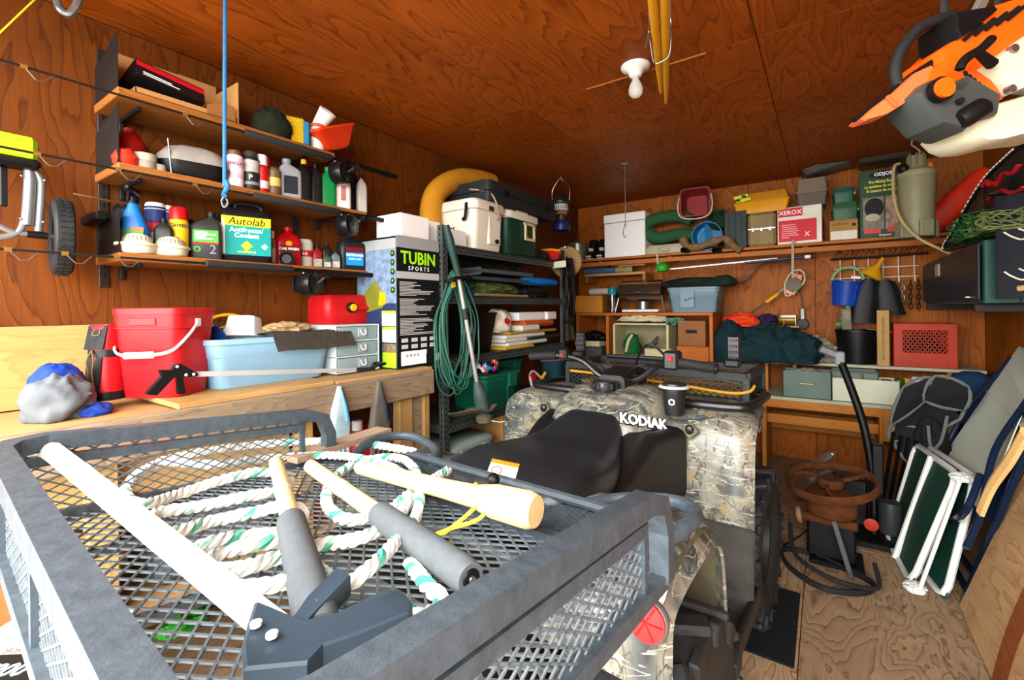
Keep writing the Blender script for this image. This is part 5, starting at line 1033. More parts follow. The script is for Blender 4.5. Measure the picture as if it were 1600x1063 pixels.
# red pail on its side, netting, blue tub
p = at(1082, 316, y=4.18); t = thing('square_pail', 'dusty red square pail lying open towards the room on the back wall shelf', 'pail', (p.x, 4.36, p.z), (R(90), 0, R(6))); RD = mat('#8c2c28', .6, var=.12)
MB().rr([(0, .17, .17, .03), (.006, .18, .18, .035), (.17, .23, .23, .035), (.172, .25, .25, .04), (.18, .25, .25, .04), (.18, .225, .225, .035), (.012, .17, .17, .03)], 5).build('pail', RD, t, smooth=40); MB().tube(catmull([(-.128, .06, .165), (-.14, -.04, .19), (-.11, -.125, .195), (0, -.15, .195), (.11, -.125, .195), (.14, -.04, .19), (.128, .06, .165)], 5), .006, 8).build('handle', mat('#cfc6b0', .5), t)
p = at(1123, 323, y=4.3); t = thing('netting_ball', 'balled green netting on the back wall shelf', 'netting', (p.x, 4.32, ZS+.16)); rn = random.Random(3); NT = mat('#164a2c', .7); pts = []
for k in range(70):
    a, b = rn.uniform(0, 2*PI), math.acos(rn.uniform(-1, 1)); r_ = .10*rn.uniform(.8, 1); pts.append((r_*math.sin(b)*math.cos(a), r_*math.sin(b)*math.sin(a), .10+r_*math.cos(b)))
MB().tube(catmull(pts, 4), .004, 5).build('net_strands', NT, t, kind='stuff'); MB().sphere((0, 0, .10), .085).build('net_core', mat('#0d2a1a', .8), t)
p = at(1104, 357, y=4.22); t = thing('blue_tub', 'round blue plastic tub lying on its side on the back wall shelf', 'tub', (p.x, 4.36, ZS+.125), (R(90), 0, 0)); BT = mat('#1776a8', .4)
MB().lathe([(.10, 0), (.105, .004), (.12, .13), (.125, .132), (.125, .142), (.118, .142), (.105, .03), (.001, .03)], 30).build('tub', BT, t); MB().tube([(0, -.1, .14), (0, .1, .14)], .012, 8).build('cross_handle', BT, t); MB().lathe([(.07, .03), (.072, .036), (.07, .04)], 26, cap0=False, cap1=False).build('ring', BT, t)
# cases and boxes
t, w, h = boxy('hard_case', 'dark green ribbed hard case standing on the back wall shelf', 'case', 1133, 1168, 330, mat('#2a3733', .5), .24, rot=-4)
for k in range(3): MB().box((-w*.3+k*w*.3, -.122, h*.5), (.012, .008, h*.86), .002).build('rib', mat('#2a3733', .5), t)
MB().box((w/2+.003, -.05, h*.5), (.01, .12, h*.9), .003).build('edge', BLACK, t)
t, w, h = boxy('tackle_box', 'tan metal-edged tackle box below the yellow case', 'box', 1168, 1212, 332, mat('#8f7a50', .6, var=.15), .22, b=.02); MB().box((0, -.111, h*.52), (w*.98, .006, .014), .002).build('trim', STEEL, t)
for sx in (-.3, 0, .3): MB().box((sx*w, -.115, h*.5), (.02, .008, .03), .002).build('latch', STEEL, t)
ztop = ZS+h
t, w, h = boxy('paper_carton', 'red and white paper carton on the back wall shelf', 'box', 1216, 1286, 322, mat('#e3dfd2', .6), .28, rot=-3); w2, h2 = w, h; RX = mat('#c01428', .5, var=0)
MB().box((-.012, -.1408, h*.36), (w*.86, .0016, h*.58), .0004).build('red_panel', RX, t); MB().box((-w*.2, -.1408, h*.86), (w*.56, .0016, h*.23), .0004).build('red_panel', RX, t); text(t, 'XEROX', .046, (-w*.2, -.142, h*.85), FY, PRINT_W, bold=.0006); text(t, 'X', .05, (w*.18, -.142, h*.24), FY, PRINT_W)
book_lines(t, mat('#e8a8a8', .5, var=0), -w*.4, -.0, h*.15, h*.55, 7, -.142, 5, .006); MB().box((w/2+.0008, 0, h*.4), (.0016, .27, h*.6), .0004).build('red_panel', RX, t)
zx = ZS+h
x, w, h = by(1150, 1240, 292, Y0, ztop); t = thing('yellow_case', 'yellow plastic case in two halves on top of the tan tackle box', 'case', (x-.02, Y0+.1, ztop+.001), FR(-2)); YC = mat('#d8930e', .45, var=.06)
MB().rr([(0, w*.86, .2, .012), (.09, w*.98, .22, .015), (.095, w, .23, .015)], 3).build('lower_half', YC, t, smooth=40); MB().rr([(.096, w*.82, .22, .015, .03, 0), (.10, w*.82, .22, .015, .03, 0), (.165, w*.72, .19, .015, .03, 0)], 3).build('upper_half', mat('#b8790e', .5, var=.06), t, smooth=40)
TP = mat('#cfd016', .4, var=.05)
for q, (u, v, lab) in enumerate(((1158, 302, 'upper bright yellow tape bar on the yellow case'), (1162, 310, 'lower bright yellow tape bar on the yellow case'))):
    p = at(u, v, y=4.2); t = thing('tape_stub', lab, 'tape', (p.x, 4.2, ztop+.098+(.03 if q == 0 else 0)), FR(0)); MB().box((0, 0, .013), (.11, .03, .026), .003, (0, R(-8), 0)).build('bar', TP, t); MB().box((.02 if q == 0 else -.04, -.0165, .013), (.03, .003, .018), .001).build('black_mark', BLACK, t)
x, w, h = by(1243, 1294, 278, Y0+.02, zx); t = thing('lidded_box', 'taupe lidded plastic box on top of the paper carton', 'box', (x, Y0+.14, zx+.001)); TB_ = mat('#7a6a58', .55, var=.1)
MB().rr([(0, w*.85, .2, .015), (.10, w*.95, .23, .018)], 3).build('box', mat('#66574c', .6, var=.15), t, smooth=40); MB().rr([(.10, w*1.02, .25, .02), (.112, w*1.02, .25, .02), (.114, w*.94, .23, .018), (h, w*.9, .22, .018)], 3).build('lid', TB_, t, smooth=40)
t, w, h = boxy('shoe_carton', 'small brown shoe carton below the green boxes on the back wall shelf', 'box', 1297, 1342, 343, mat('#a37a3e', .7), .24, rot=-2); text(t, 'LINOLAN', .024, (-w*.12, -.1215, h*.78), FY, mat('#4a3418', .7, var=0)); MB().box((0, -.1208, h*.25), (w*.92, .0016, h*.42), .0004).build('paper_label', mat('#d8d4c4', .6, var=.1, scale=40), t); MB().lathe([(.012, 0), (.012, .002)], 14).xf((w*.36, -.1205, h*.72), (R(90), 0, 0)).build('finger_hole', PRINT_K, t)
z1 = ZS+h
for k, (u0, u1, vt, vb, c, lab) in enumerate(((1299, 1342, 316, 343, '#2c5236', 'lower green lidded box stacked on the shoe carton'), (1301, 1336, 292, 316, '#145040', 'upper teal lidded box stacked on the lower green box'))):
    x, w, h = by(u0, u1, vt, Y0, z1); t = thing('lidded_box', lab, 'box', (x, Y0+.11, z1+.001)); mm = mat(c, .4, var=.08); MB().rr([(0, w*.88, .19, .012), (h*.6, w*.95, .2, .014)], 3).build('box', mm, t, smooth=40); MB().rr([(h*.6, w, .21, .015), (h*.68, w, .21, .015), (h*.69, w*.95, .2, .014), (h, w*.88, .19, .012)], 3).build('lid', mm, t, smooth=40); MB().box((w*.5, -.05, h*.62), (.012, .03, .03), .003).build('clasp', STEEL, t); z1 += h+.002
t, w, h = boxy('product_carton', 'green mixing system carton with printed pictures on the back wall shelf', 'box', 1344, 1411, 264, mat('#12432c', .5), .2, rot=-3)
cy = -.101; MB().lathe([(.5, 0), (.5, .002)], 24, sx=.17, sy=.055).xf((.02, cy, h*.925), (R(90), 0, 0)).build('oval_badge', PRINT_K, t); text(t, 'ODJOB', .034, (.02, cy-.003, h*.925), FY, PRINT_W, bold=.001)
YT = mat('#e6d44a', .5, var=0)
for k, sline in enumerate(('The Mixing Barrel', 'Le système de mélange', 'El sistema de mezcla')): text(t, sline, .027, (.01, cy-.001, h*(.82-.065*k)), FY, YT, bold=.0006, sx=.8)
MB().box((-w*.17, cy, h*.36), (w*.5, .002, h*.48), .0004).build('left_picture', mat('#8a8570', .6, var=.3, scale=30), t); MB().lathe([(.055, 0), (.055, .001)], 20, sy=1.3).xf((-w*.15, cy-.001, h*.44), (R(90), 0, 0)).build('drum_picture', PRINT_K, t); MB().lathe([(.035, 0), (.035, .001)], 20, sx=1.2, sy=.8).xf((-w*.19, cy-.0025, h*.30), (R(90), 0, 0)).build('pebble_picture', mat('#b9b09a', .6), t); MB().box((w*.27, cy, h*.36), (w*.3, .002, h*.48), .0004).build('right_picture', mat('#c49a88', .6, var=.4, scale=26), t)
MB().box((-w*.2, cy-.001, h*.1), (w*.4, .003, h*.07), .0004).build('red_strip', mat('#c8342c', .5, var=0), t); MB().box((w*.28, cy-.001, h*.11), (w*.25, .003, h*.07), .0004).build('red_strip', mat('#c8342c', .5, var=0), t); text(t, 'Scepter', .024, (w*.1, cy-.001, h*.035), FY, PRINT_W, shear=.3)
zo = ZS+h
for k, (u0, u1, v0, v1, lab, c) in enumerate(((1256, 1338, 272, 246, 'dark metal tray resting on top of the taupe and green boxes', '#6a6c62'), (1338, 1425, 254, 240, 'long dark metal pan lying on the green mixing carton', '#4f4a40'))):
    a, b = at(u0, v0, y=4.25), at(u1, v1, y=4.25); w = (b-a).length; t = thing('metal_tray', lab, 'tray', ((a+b)/2+Vector((0, .07, -.02)))); t.rotation_euler = (0, -math.atan2(b.z-a.z, b.x-a.x), 0)
    MB().rr([(0, w*.9, .2, .02), (.004, w*.92, .21, .02), (.035, w, .25, .03), (.036, w+.02, .27, .03), (.04, w+.02, .27, .03), (.04, w-.01, .24, .03), (.008, w*.9, .2, .02)], 4).build('tray', mat(c, .35, .3, var=.2), t, smooth=40)
    if k == 0: MB().grid(lambda i, j: (-.1+.2*i, -.1+.2*j, .042+.012*math.sin(5*i)*math.cos(4*j)), 10, 6, .002).build('green_wrap', mat('#2f4a36', .3), t)
# pump sprayer tank hanging from the ceiling
hk = at(1429, 229, z=ZC); x, w, h = by(1400, 1464, 262, 3.72, 1.5); tb = at(1430, 372, y=3.72).z; tt = at(1430, 262, y=3.72).z
t = thing('sprayer_tank', 'beige pump sprayer tank hanging by a hook from the ceiling', 'sprayer', (x, 3.72, tb)); TK = mat('#7e7a5e', .45, var=.08); hh = tt-tb; r_ = w/2
MB().lathe([(r_*.88, 0), (r_*.9, .01), (r_*.9, .12), (r_*.92, .13), (r_*1.0, hh*.85), (r_*.96, hh*.92), (r_*.8, hh*.96), (r_*.55, hh*.98), (r_*.5, hh)], 30).build('tank', TK, t, smooth=40)
MB().lathe([(r_*1.02, hh*.86), (r_*1.04, hh*.88), (r_*.98, hh*.93)], 30, cap0=False, cap1=False).build('collar', mat('#8d8664', .5), t); MB().box((0, 0, hh+.035), (.09, .06, .08), .008).build('pump_head', mat('#6d684c', .5), t)
for k in range(3): MB().box((-.03+k*.03, -.03, hh+.04), (.008, .012, .09), .002).build('pump_rib', mat('#5f5a42', .5), t)
m = MB()
for k in range(4): a = k*PI/2+.4; m.box((r_*.9*math.cos(a), r_*.9*math.sin(a), .05), (.03, .07, .10), .004, (0, 0, a))
m.build('feet', TK, t, kind='stuff'); MB().lathe([(.014, 0), (.014, .03), (.018, .034), (.006, .05)], 12, c=(r_*.7, 0, hh*.94)).build('valve', mat('#c06a24', .5), t)
zt = ZC-tb; MB().tube(catmull([(0, 0, hh+.07), (.02, 0, hh+.09), (0, 0, hh+.12), (-.02, 0, hh+.15), (0, 0, zt-.01)], 5), .005, 6).build('s_hook', STEEL, t)
q = lambda u, v, y: at(u, v, y=y)-Vector((x, 3.72, tb)); MB().tube(catmull([q(1406, 256, 3.68), q(1397, 262, 3.66), q(1396, 300, 3.63), q(1405, 338, 3.6), q(1432, 370, 3.58), q(1475, 392, 3.56), q(1486, 396, 3.55)], 7), .0085, 8).build('hose', mat('#a99468', .5), t)
MB().sphere((-r_*.7, -.05, hh*.98), (.03, .03, .03), 10, 7).build('hose_union', BLACK, t)
# ------------------------------------------------------------------ low hutch against the back wall
HY = 4.02; HZ = 1.225; hx0, hx1 = at(900, 488, y=HY).x, at(1114, 486, y=HY).x; ht = thing('wooden_hutch', 'orange stained wooden hutch shelf against the back wall', 'hutch', (hx0, HY, 0)); W = hx1-hx0
HW = wood('hutch_wood', '#b8682a', '#7a3a12', stretch=(.5, 5, 5), contrast=.5, knots=False)
MB().box((W/2, .2, HZ-.013), (W, .42, .026), .003).build('top', HW, ht)
for x in (.015, W*.26, W-.015): MB().box((x, .2, HZ/2-.013), (.028, .41, HZ-.026), .003).build('upright', HW, ht)
MB().box((W/2, .2, .80), (W-.03, .4, .022), .003).build('middle_shelf', HW, ht); MB().box((W/2, .2, .35), (W-.03, .4, .022), .003).build('low_shelf', HW, ht)
hz = HZ+.001
t, w, h = boxy('storage_box', 'mustard yellow box on the hutch top', 'box', 897, 938, 462, mat('#b87818', .6), .2, HY+.02, hz, 8, .006)
x, w, h = by(908, 960, 448, HY+.12, hz); t = thing('sewing_machine', 'old cream and teal sewing machine on the hutch top', 'machine', (x, HY+.3, hz)); MB().box((0, 0, .03), (.3, .14, .06), .01).build('base', mat('#2a3236', .4), t); MB().box((-.02, 0, .21), (.28, .1, .06), .015).build('arm', mat('#c4c0b2', .45), t); MB().box((.10, 0, .12), (.07, .1, .18), .015).build('column', mat('#2c4a4c', .45), t)
p = at(956, 475, y=HY+.06); t = thing('gas_torch', 'turquoise and chrome hand torch standing on the hutch top', 'torch', (p.x, HY+.07, hz)); MB().lathe([(.03, 0), (.032, .01), (.028, .15), (.03, .17)], 18).build('cylinder', CHROME, t); MB().lathe([(.036, .165), (.04, .18), (.038, .22), (.02, .24), (.001, .242)], 18).build('cap', mat('#128a92', .4), t); MB().box((0, -.03, .1), (.016, .012, .13), .003).build('trigger', BLACK, t)
x, w, h = by(964, 1031, 432, HY+.05, hz); t = thing('portable_barbecue', 'chrome portable barbecue with folded legs on the hutch top', 'barbecue', (x, HY+.2, hz)); SS = mat('#b9a890', .12, .95, var=.05)
rings = [[(sx, -.14*math.cos(a)*k, .17+.13*math.sin(a)) for a in [PI*q/12 for q in range(13)]] for sx, k in ((-w/2, 1), (w/2, 1))]
MB().ringloft(rings).build('hood', SS, t, smooth=40); MB().ringloft([[(sx, -.135*math.cos(a), .165-.06*math.sin(a)) for a in [PI*q/10 for q in range(11)]] for sx in (-w/2, w/2)]).build('fire_box', SS, t, smooth=40); MB().tube([(-.02, -.15, .2), (-.02, -.165, .18), (.02, -.165, .18), (.02, -.15, .2)], .006, 8).build('latch_handle', STEEL, t)
for sx in (-1, 1): MB().tube([(sx*w*.5, -.1, .15), (sx*(w*.5+.03), -.13, .0)], .007, 8).build('leg', STEEL, t); MB().tube([(sx*w*.5, .1, .15), (sx*(w*.5+.03), .13, .0)], .007, 8).build('leg', STEEL, t)
MB().box((0, 0, .016), (w*.85, .22, .022), .004).build('drip_tray', WHITE, t); MB().lathe([(.06, .03), (.065, .1), (.06, .1)], 18).build('burner_cup', STEEL, t)
x, w, h = by(1041, 1124, 448, HY+.02, hz); t = thing('storage_tote', 'blue grey storage tote on the hutch top', 'tote', (x, HY+.19, hz)); GTB = mat('#6e8592', .4, var=.05); tub(t, w*.94, .32, h*.9, GTB, .88, .010, r=.035); MB().rr([(h*.9, w, .35, .04), (h*.97, w, .35, .04), (h, w*.95, .33, .04)], 5).build('lid', GTB, t, smooth=40); MB().box((-.04, -.164, h*.55), (w*.28, .012, h*.75), .004).build('front_panel', GTB, t); text(t, 'BRASSO', .026, (-.02, -.172, h*.52), (R(88), R(-14), 0), PRINT_K, 'marker_writing')
tz = hz+h
t = thing('rolled_jacket', 'dark green rolled jacket on the blue grey tote', 'jacket', (x-.02, HY+.19, tz+.002)); m = lump((0, 0, 0), (.27, .13, .055), 17, .16, 2.4); m.build('roll', mat('#14211c', .85), t, smooth=70); lump((.24, -.02, 0), (.10, .11, .06), 19, .12, 2).build('hood', mat('#1a2a24', .85), t, smooth=70)
# inside the hutch
iz = .812
x, w, h = by(957, 1044, 508, HY-.04, iz); t = thing('cream_crate', 'cream wooden crate lying on its side with its open end outward in the hutch', 'crate', (x, HY+.12, iz+.02)); CR = mat('#c4bd92', .6, var=.1); hh = .30
m = MB()
for sx in (-1, 1): MB().box((sx*(w/2-.01), 0, hh/2), (.02, .30, hh), .003).build('side', CR, t)
for z in (.008, hh-.008): MB().box((0, 0, z), (w, .30, .016), .003).build('board', CR, t)
MB().box((0, .145, hh/2), (w, .012, hh), .002).build('back_board', mat('#8d8466', .7), t)
t = tag(lump((0, 0, 0), (.075, .09, .12), 23, .16, 2).build('green_sack', mat('#0f5c28', .8), loc=(x-.10, HY+.06, iz+.038)), 'bright green fabric sack inside the cream crate', 'sack'); MB().tube(catmull([(-.03, -.09, .02), (.0, -.1, .12), (.03, -.08, .18)], 5), .014, 6, flat=(.3, 1)).build('webbing_strap', mat('#c4b58e', .8), t)
rn = random.Random(5)
for k in range(6):
    y_ = HY+.03+.02*k; tag(MB().tube([(x-.02+rn.uniform(0, .06), y_, iz+.045), (x+.10+rn.uniform(0, .05), y_+.03, iz+.05+rn.uniform(.02, .16))], .006, 6).build('wood_stake', DW if k % 2 else BLACK), f'{("brown", "black", "pale brown", "dark", "short brown", "thin black")[k]} stake {("lying first from the left", "leaning second from the left", "lying third", "leaning fourth", "lying fifth", "leaning last")[k]} in the cream crate', 'stake')
RPW = mat('#c9bb98', .8, var=.1); p0 = Vector((x+.0, HY+.06, iz+.32+.035)); pts = []; rn = random.Random(9)
for k in range(130):
    a = k*.55; pts.append((p0.x+(.19+.03*rn.uniform(-1, 1))*math.cos(a)+.02*math.sin(k*.13), p0.y+.07*math.sin(a), p0.z+.03*rn.uniform(-.7, .8)+.004))
tag(MB().tube(catmull(pts, 3), .0075, 6).build('rope_coil', RPW), 'coiled cream rope lying on top of the cream crate', 'rope'); pts = []
for k in range(36): a = k*.6; pts.append((p0.x+.28+.06*math.cos(a)+.05*math.sin(k*.2), p0.y-.03+.04*math.sin(a), p0.z-.02+.03*math.sin(k*1.1)))
tag(MB().tube(catmull(pts, 4), .006, 6).build('rope_coil', mat('#5f8f7c', .7)), 'small pale green rope bundle beside the cream rope', 'rope')
x, w, h = by(1060, 1104, 506, HY-.02, .92); t = thing('file_carton', 'brown carton with hand hole in the hutch', 'box', (x, HY+.12, .945), FR(-4)); carton(t, w, .26, .21, mat('#8d5a34', .7)); MB().box((0, -.131, .12), (.09, .004, .028), .001).build('hand_hole', PRINT_K, t)
MB().rr([(.1, .02, .002, .001)], 2) if False else None
slab('wood_block', 'orange wooden plank below the brown carton in the hutch', 'plank', HY-.02, HY+.24, .815, .128, HW, x-.13, x+.13)
t = thing('tool_tray', 'cream and grey trays with dark tools in the left bay of the hutch', 'tray', (hx0+.14, HY+.0, iz)); MB().box((0, .1, .05), (.25, .24, .1), .006).build('grey_box', mat('#4a4c50', .5), t); MB().box((.0, .06, .125), (.25, .24, .05), .004).build('cream_tray', mat('#c9c19c', .5), t); lump((0.02, .06, .14), (.11, .1, .06), 31, .4, 3).build('dark_tools', BLACK, t)
slab('mailer_box', 'plain cream box lying in front of the hutch', 'box', HY-.13, HY-.05, .69, .10, mat('#cfc39c', .6), x-.40, x-.16)
bpy.data.objects['mailer_box'].location.z = .8115; bpy.data.objects['mailer_box'].location.y = HY+.0
# short shelf with posters above the hutch
t = thing('wall_shelf', 'short pale board shelf below the long back wall shelf', 'shelf', (-1.92, 4.2, 1.595)); MB().box((.24, .14, 0), (.62, .28, .024), .003).build('board', PINE_Y, t)
for xx in (-.05, .53): MB().box((xx, .15, -.04), (.03, .26, .06), .003).build('bracket', BOARD, t)
a = at(914, 420, y=4.24); b = at(960, 418, y=4.24); tag(MB().cyl((a.x, 4.25, 1.638), (b.x, 4.27, 1.638), .03, n=18).build('poster_roll', mat('#4a6a94', .5, var=.3, scale=30)), 'rolled blue printed poster on the short shelf', 'poster'); 
tag(MB().cyl((b.x+.01, 4.25, 1.638), (b.x+.17, 4.27, 1.636), .029, n=18).build('poster_roll', mat('#9a9060', .5, var=.3, scale=30)), 'rolled yellowish poster beside the blue poster on the short shelf', 'poster')
slab('wood_strip', 'light wood strip lying on the short shelf', 'strip', 4.24, 4.27, 1.6665, .02, PINE_Y, b.x+.03, b.x+.30)
# telescopic pole, green float, branch, hooks on the back wall
t = thing('telescopic_pole', 'silver and blue telescopic pole hung along the back wall', 'pole', (0, 0, 0)); a, b, c = at(1025, 423, y=4.15), at(1215, 404, y=4.20), at(1272, 398, y=4.22)
MB().tube([a, b], .009, 10).build('silver_tube', mat('#c8ccd0', .3, .6), t); MB().tube([b.lerp(a, .25)+Vector((0, -.012, -.012)), c+Vector((0, -.012, -.012))], .012, 10).build('blue_tube', mat('#141c3a', .35), t); MB().tube([c.lerp(b, .25)+Vector((0, -.012, -.012)), c.lerp(b, .1)+Vector((0, -.012, -.012))], .014, 10).build('white_collar', WHITE, t)
p = at(1036, 419, y=4.13); tag(lump((0, 0, 0), (.055, .055, .05), 4, .06, 2).build('fishing_float', mat('#2f9a26', .45), loc=(p.x, 4.10, p.z-.03)), 'bright green fishing float hung under the back wall shelf', 'float')
a = [at(u, v, y=4.40) for u, v in ((1142, 437), (1152, 440), (1166, 436), (1176, 424), (1188, 412), (1205, 408), (1225, 408), (1234, 418), (1240, 432))]
tag(MB().tube(catmull(a, 5), .0105, 8).build('crooked_branch', DW), 'thin crooked branch hanging along the back wall', 'branch')
for u, vt, vb, lab in ((1239, 378, 430, 'white strap hook hanging from the back wall shelf rail at the pulley'), (1028, 397, 412, 'small white strap hook hanging from the back wall shelf rail near the green float')):
    a, b = at(u, vt, y=4.18), at(u, vb, y=4.18); tag(MB().tube(catmull([a, a+Vector((0, -.02, -.01)), b, b+Vector((.02, -.02, -.01)), b+Vector((.03, -.01, .02))], 4), .011, 6, flat=(.4, 1)).build('strap_hook', mat('#b8ae90', .6)), lab, 'hook')
# pulley block and rope
p = at(1240, 445, y=4.36); t = thing('rope_pulley', 'steel rope pulley with red cheeks hanging on the back wall', 'pulley', (p.x, 4.36, p.z), (0, R(20), 0)); MB().lathe([(.055, -.012), (.058, 0), (.055, .012)], 22).xf((0, 0, 0), (R(90), 0, 0)).build('sheave', mat('#5f5a50', .6, .3), t); MB().prism([(-.03, -.08), (.03, -.08), (.05, 0), (.03, .09), (-.03, .09), (-.05, 0)], -.02, -.016).xf((0, 0, 0), (R(90), 0, 0)).build('cheek', mat('#8a4a40', .4, .6), t); MB().tube(catmull([(-.04, .0, .1), (-.06, 0, .0), (-.02, 0, -.1), (.03, 0, -.05), (.06, 0, .05), (.02, 0, .12)], 5, True), .007, 6, closed=True).build('rope_loop', RPW, t)
# landing pole with yellow grip
t = thing('gaff_pole', 'grey gaff pole with yellow grip leaning on the back wall', 'pole', (0, 0, 0)); a, b, c, d = at(1240, 438, y=4.40), at(1212, 462, y=4.36), at(1178, 486, y=4.30), at(1160, 500, y=4.26); MB().tube([a, b.lerp(a, .1)], .011, 8).build('upper_pole', mat('#8c8878', .5), t); MB().tube([b.lerp(a, .1), b, b.lerp(c, .45)], .0145, 10).build('grip', YELLOW, t); MB().tube([b.lerp(c, .45), c, d], .008, 8).build('lower_pole', STEEL, t)
# wall winch on a small board, pulley below
p = at(1225, 500, y=4.42); t = thing('hand_winch', 'brass coloured hand winch on a little bracket board on the back wall', 'winch', (p.x, 4.42, p.z)); MB().box((0, 0, -.055), (.22, .12, .018), .003).build('bracket_board', PINE_Y, t); MB().cyl((-.08, 0, 0), (.08, 0, 0), .04, n=18).build('drum', mat('#8a6a2c', .4, .4), t)
for sx in (-.085, .085, 0): MB().box((sx, 0, -.0), (.008, .08, .09), .003).build('side_plate', YELLOW if sx <= 0 else STEEL, t)
MB().box((.03, -.05, .03), (.11, .02, .02), .003).build('white_bar', WHITE, t)
p = at(1254, 495, y=4.44); t = thing('pulley_block', 'small dark pulley block hanging beside the hand winch', 'pulley', (p.x, 4.44, p.z)); MB().box((0, 0, .02), (.035, .03, .10), .006).build('shell', mat('#6a6a64', .4, .6), t); MB().lathe([(.04, -.02), (.045, 0), (.04, .02)], 18).xf((0, 0, -.06), (R(90), 0, 0)).build('wheel', BLACK, t); MB().tube([(0, 0, .07), (-.03, 0, .36)], .004, 5).build('cord', BLACK, t)
# wire hook rack with hanging things
a, b = at(1303, 437, y=4.44), at(1436, 430, y=4.44); zr = .5*(a.z+b.z); t = thing('wire_hook_rack', 'white wire hook rack on the back wall', 'hook rack', (a.x, 4.45, zr)); wr_ = b.x-a.x; WW = mat('#cfc8b4', .5)
MB().tube([(0, 0, 0), (wr_, 0, .0), (wr_, 0, .075), (0, 0, .075)], .0045, 6, closed=True).build('frame', WW, t)
hx = [at(u, 430, y=4.44).x-a.x for u in (1313, 1335, 1357, 1380, 1404, 1429)]
for xx in hx: MB().tube(catmull([(xx, 0, .16), (xx, -.004, .05), (xx, -.012, -.03), (xx, -.04, -.04), (xx, -.05, -.01)], 5), .0042, 6).build('hook', WW, t)
tk = random.Random(6); m = thing('twig_bundle', 'dry thorny twig lying along the top of the wire hook rack', 'twig', (a.x, 4.44, zr+.155)); MB().tube([(-.02, 0, 0), (wr_*.5, -.01, .0), (wr_+.05, 0, .01)], .009, 6).build('main_stem', mat('#2a1c12', .9), m)
for k in range(16): xx = k*wr_/16; MB().tube(catmull([(xx, 0, 0), (xx+.03, -.01, .05*tk.uniform(.4, 1.4)), (xx+.04*tk.uniform(-1, 1), -.02, .09*tk.uniform(.5, 1.2))], 3), .003, 5).build('thorn', mat('#4a2c18', .9), m)
p = at(1319, 455, y=4.36); ph = at(1319, 478, y=4.36); t = thing('small_pail', 'small blue pail with rope handle hanging on the wire rack', 'pail', (p.x, 4.36, ph.z), (0, R(6), 0)); MB().lathe([(.075, 0), (.08, .005), (.098, .175), (.104, .178), (.104, .188), (.097, .188), (.078, .02), (.001, .02)], 26).build('pail', mat('#123c9a', .4), t)
m = MB()
for k in range(14): an = k*2*PI/14; m.box((.09*math.cos(an), .09*math.sin(an), .09), (.004, .008, .15), .001, (0, R(6.5), an))
m.build('ribs', mat('#123c9a', .4), t, kind='stuff'); MB().tube(catmull([(-.098, 0, .17), (-.085, 0, .24), (-.03, 0, .29), (.04, 0, .29), (.09, 0, .24), (.1, 0, .17)], 5), .010, 8).build('rope_handle', mat('#7fae7c', .7, var=.2, scale=60), t); MB().tube(catmull([(.02, -.05, .0), (.03, -.06, -.06), (-.01, -.06, -.10), (.03, -.05, -.12), (-.04, -.05, -.15)], 5), .016, 8).build('rope_tail', mat('#4f9a5c', .7, var=.3, scale=60), t)
MB().box((.05, -.01, .22), (.06, .01, .02), .003).build('white_tag', WHITE, t)
p = at(1368, 420, y=4.37); t = thing('plastic_funnel', 'yellow plastic funnel hanging on the wire rack', 'funnel', (p.x, 4.36, p.z), (0, R(-150), 0)); MB().lathe([(.012, -.09), (.016, -.03), (.02, -.02), (.085, .06), (.088, .07), (.084, .07), (.015, -.015)], 24, cap0=False, cap1=False).build('cone', mat('#c98f12', .45), t)
FIN = mat('#0a0b0d', .5, var=.1)
def fin(label, us, ue, vt, vb, wt, wb, y):
    a, b = at(us, vt, y=y), at(ue, vb, y=y); t = thing('swim_fin', label, 'swim fin', a); d = b-a
    sd = Vector((1, 0, 0)); n = 8; L = [a-a+d*k for k in (0, .06, .3, .7, 1.0)]; W_ = [wt*.5, wt, wt*1.25, wb*.85, wb]
    MB().ringloft([[q+sd*w_*.5*math.cos(an)+Vector((0, .014*math.sin(an), 0)) for an in [2*PI*k/12 for k in range(12)]] for q, w_ in zip(L, W_)]).build('blade', FIN, t, smooth=50)
    for s_ in (-1, 1): MB().tube([L[i]+sd*s_*W_[i]*.48 for i in range(1, 5)], .010, 6).build('rail', BLACK, t)
fin('left black swim fin hanging above the black bucket', 1357, 1345, 436, 505, .10, .16, 4.33); fin('right black swim fin hanging beside the chains', 1382, 1392, 437, 492, .10, .16, 4.33)
def chain(label, u, vt, vb, y, m):
    a, b = at(u, vt, y=y), at(u, vb, y=y); t = thing('steel_chain', label, 'chain', a); L = a.z-b.z; n = int(L/.034)
    for s_ in (-.022, .022):
        for k in range(n):
            r_ = MB().tube([(s_+(.010 if k % 2 else .002)*math.cos(q), (.002 if k % 2 else .010)*math.cos(q), -.017-k*.034+.023*math.sin(q)) for q in [2*PI*j/10 for j in range(10)]], .0048, 5, closed=True); r_.build('link', m, t)
chain('bright steel chain hanging doubled on the wire rack', 1404, 440, 477, 4.37, mat('#9a927c', .35, .7)); chain('dark rusty chain hanging doubled at the right of the wire rack', 1429, 438, 485, 4.37, mat('#33271e', .6, .5))

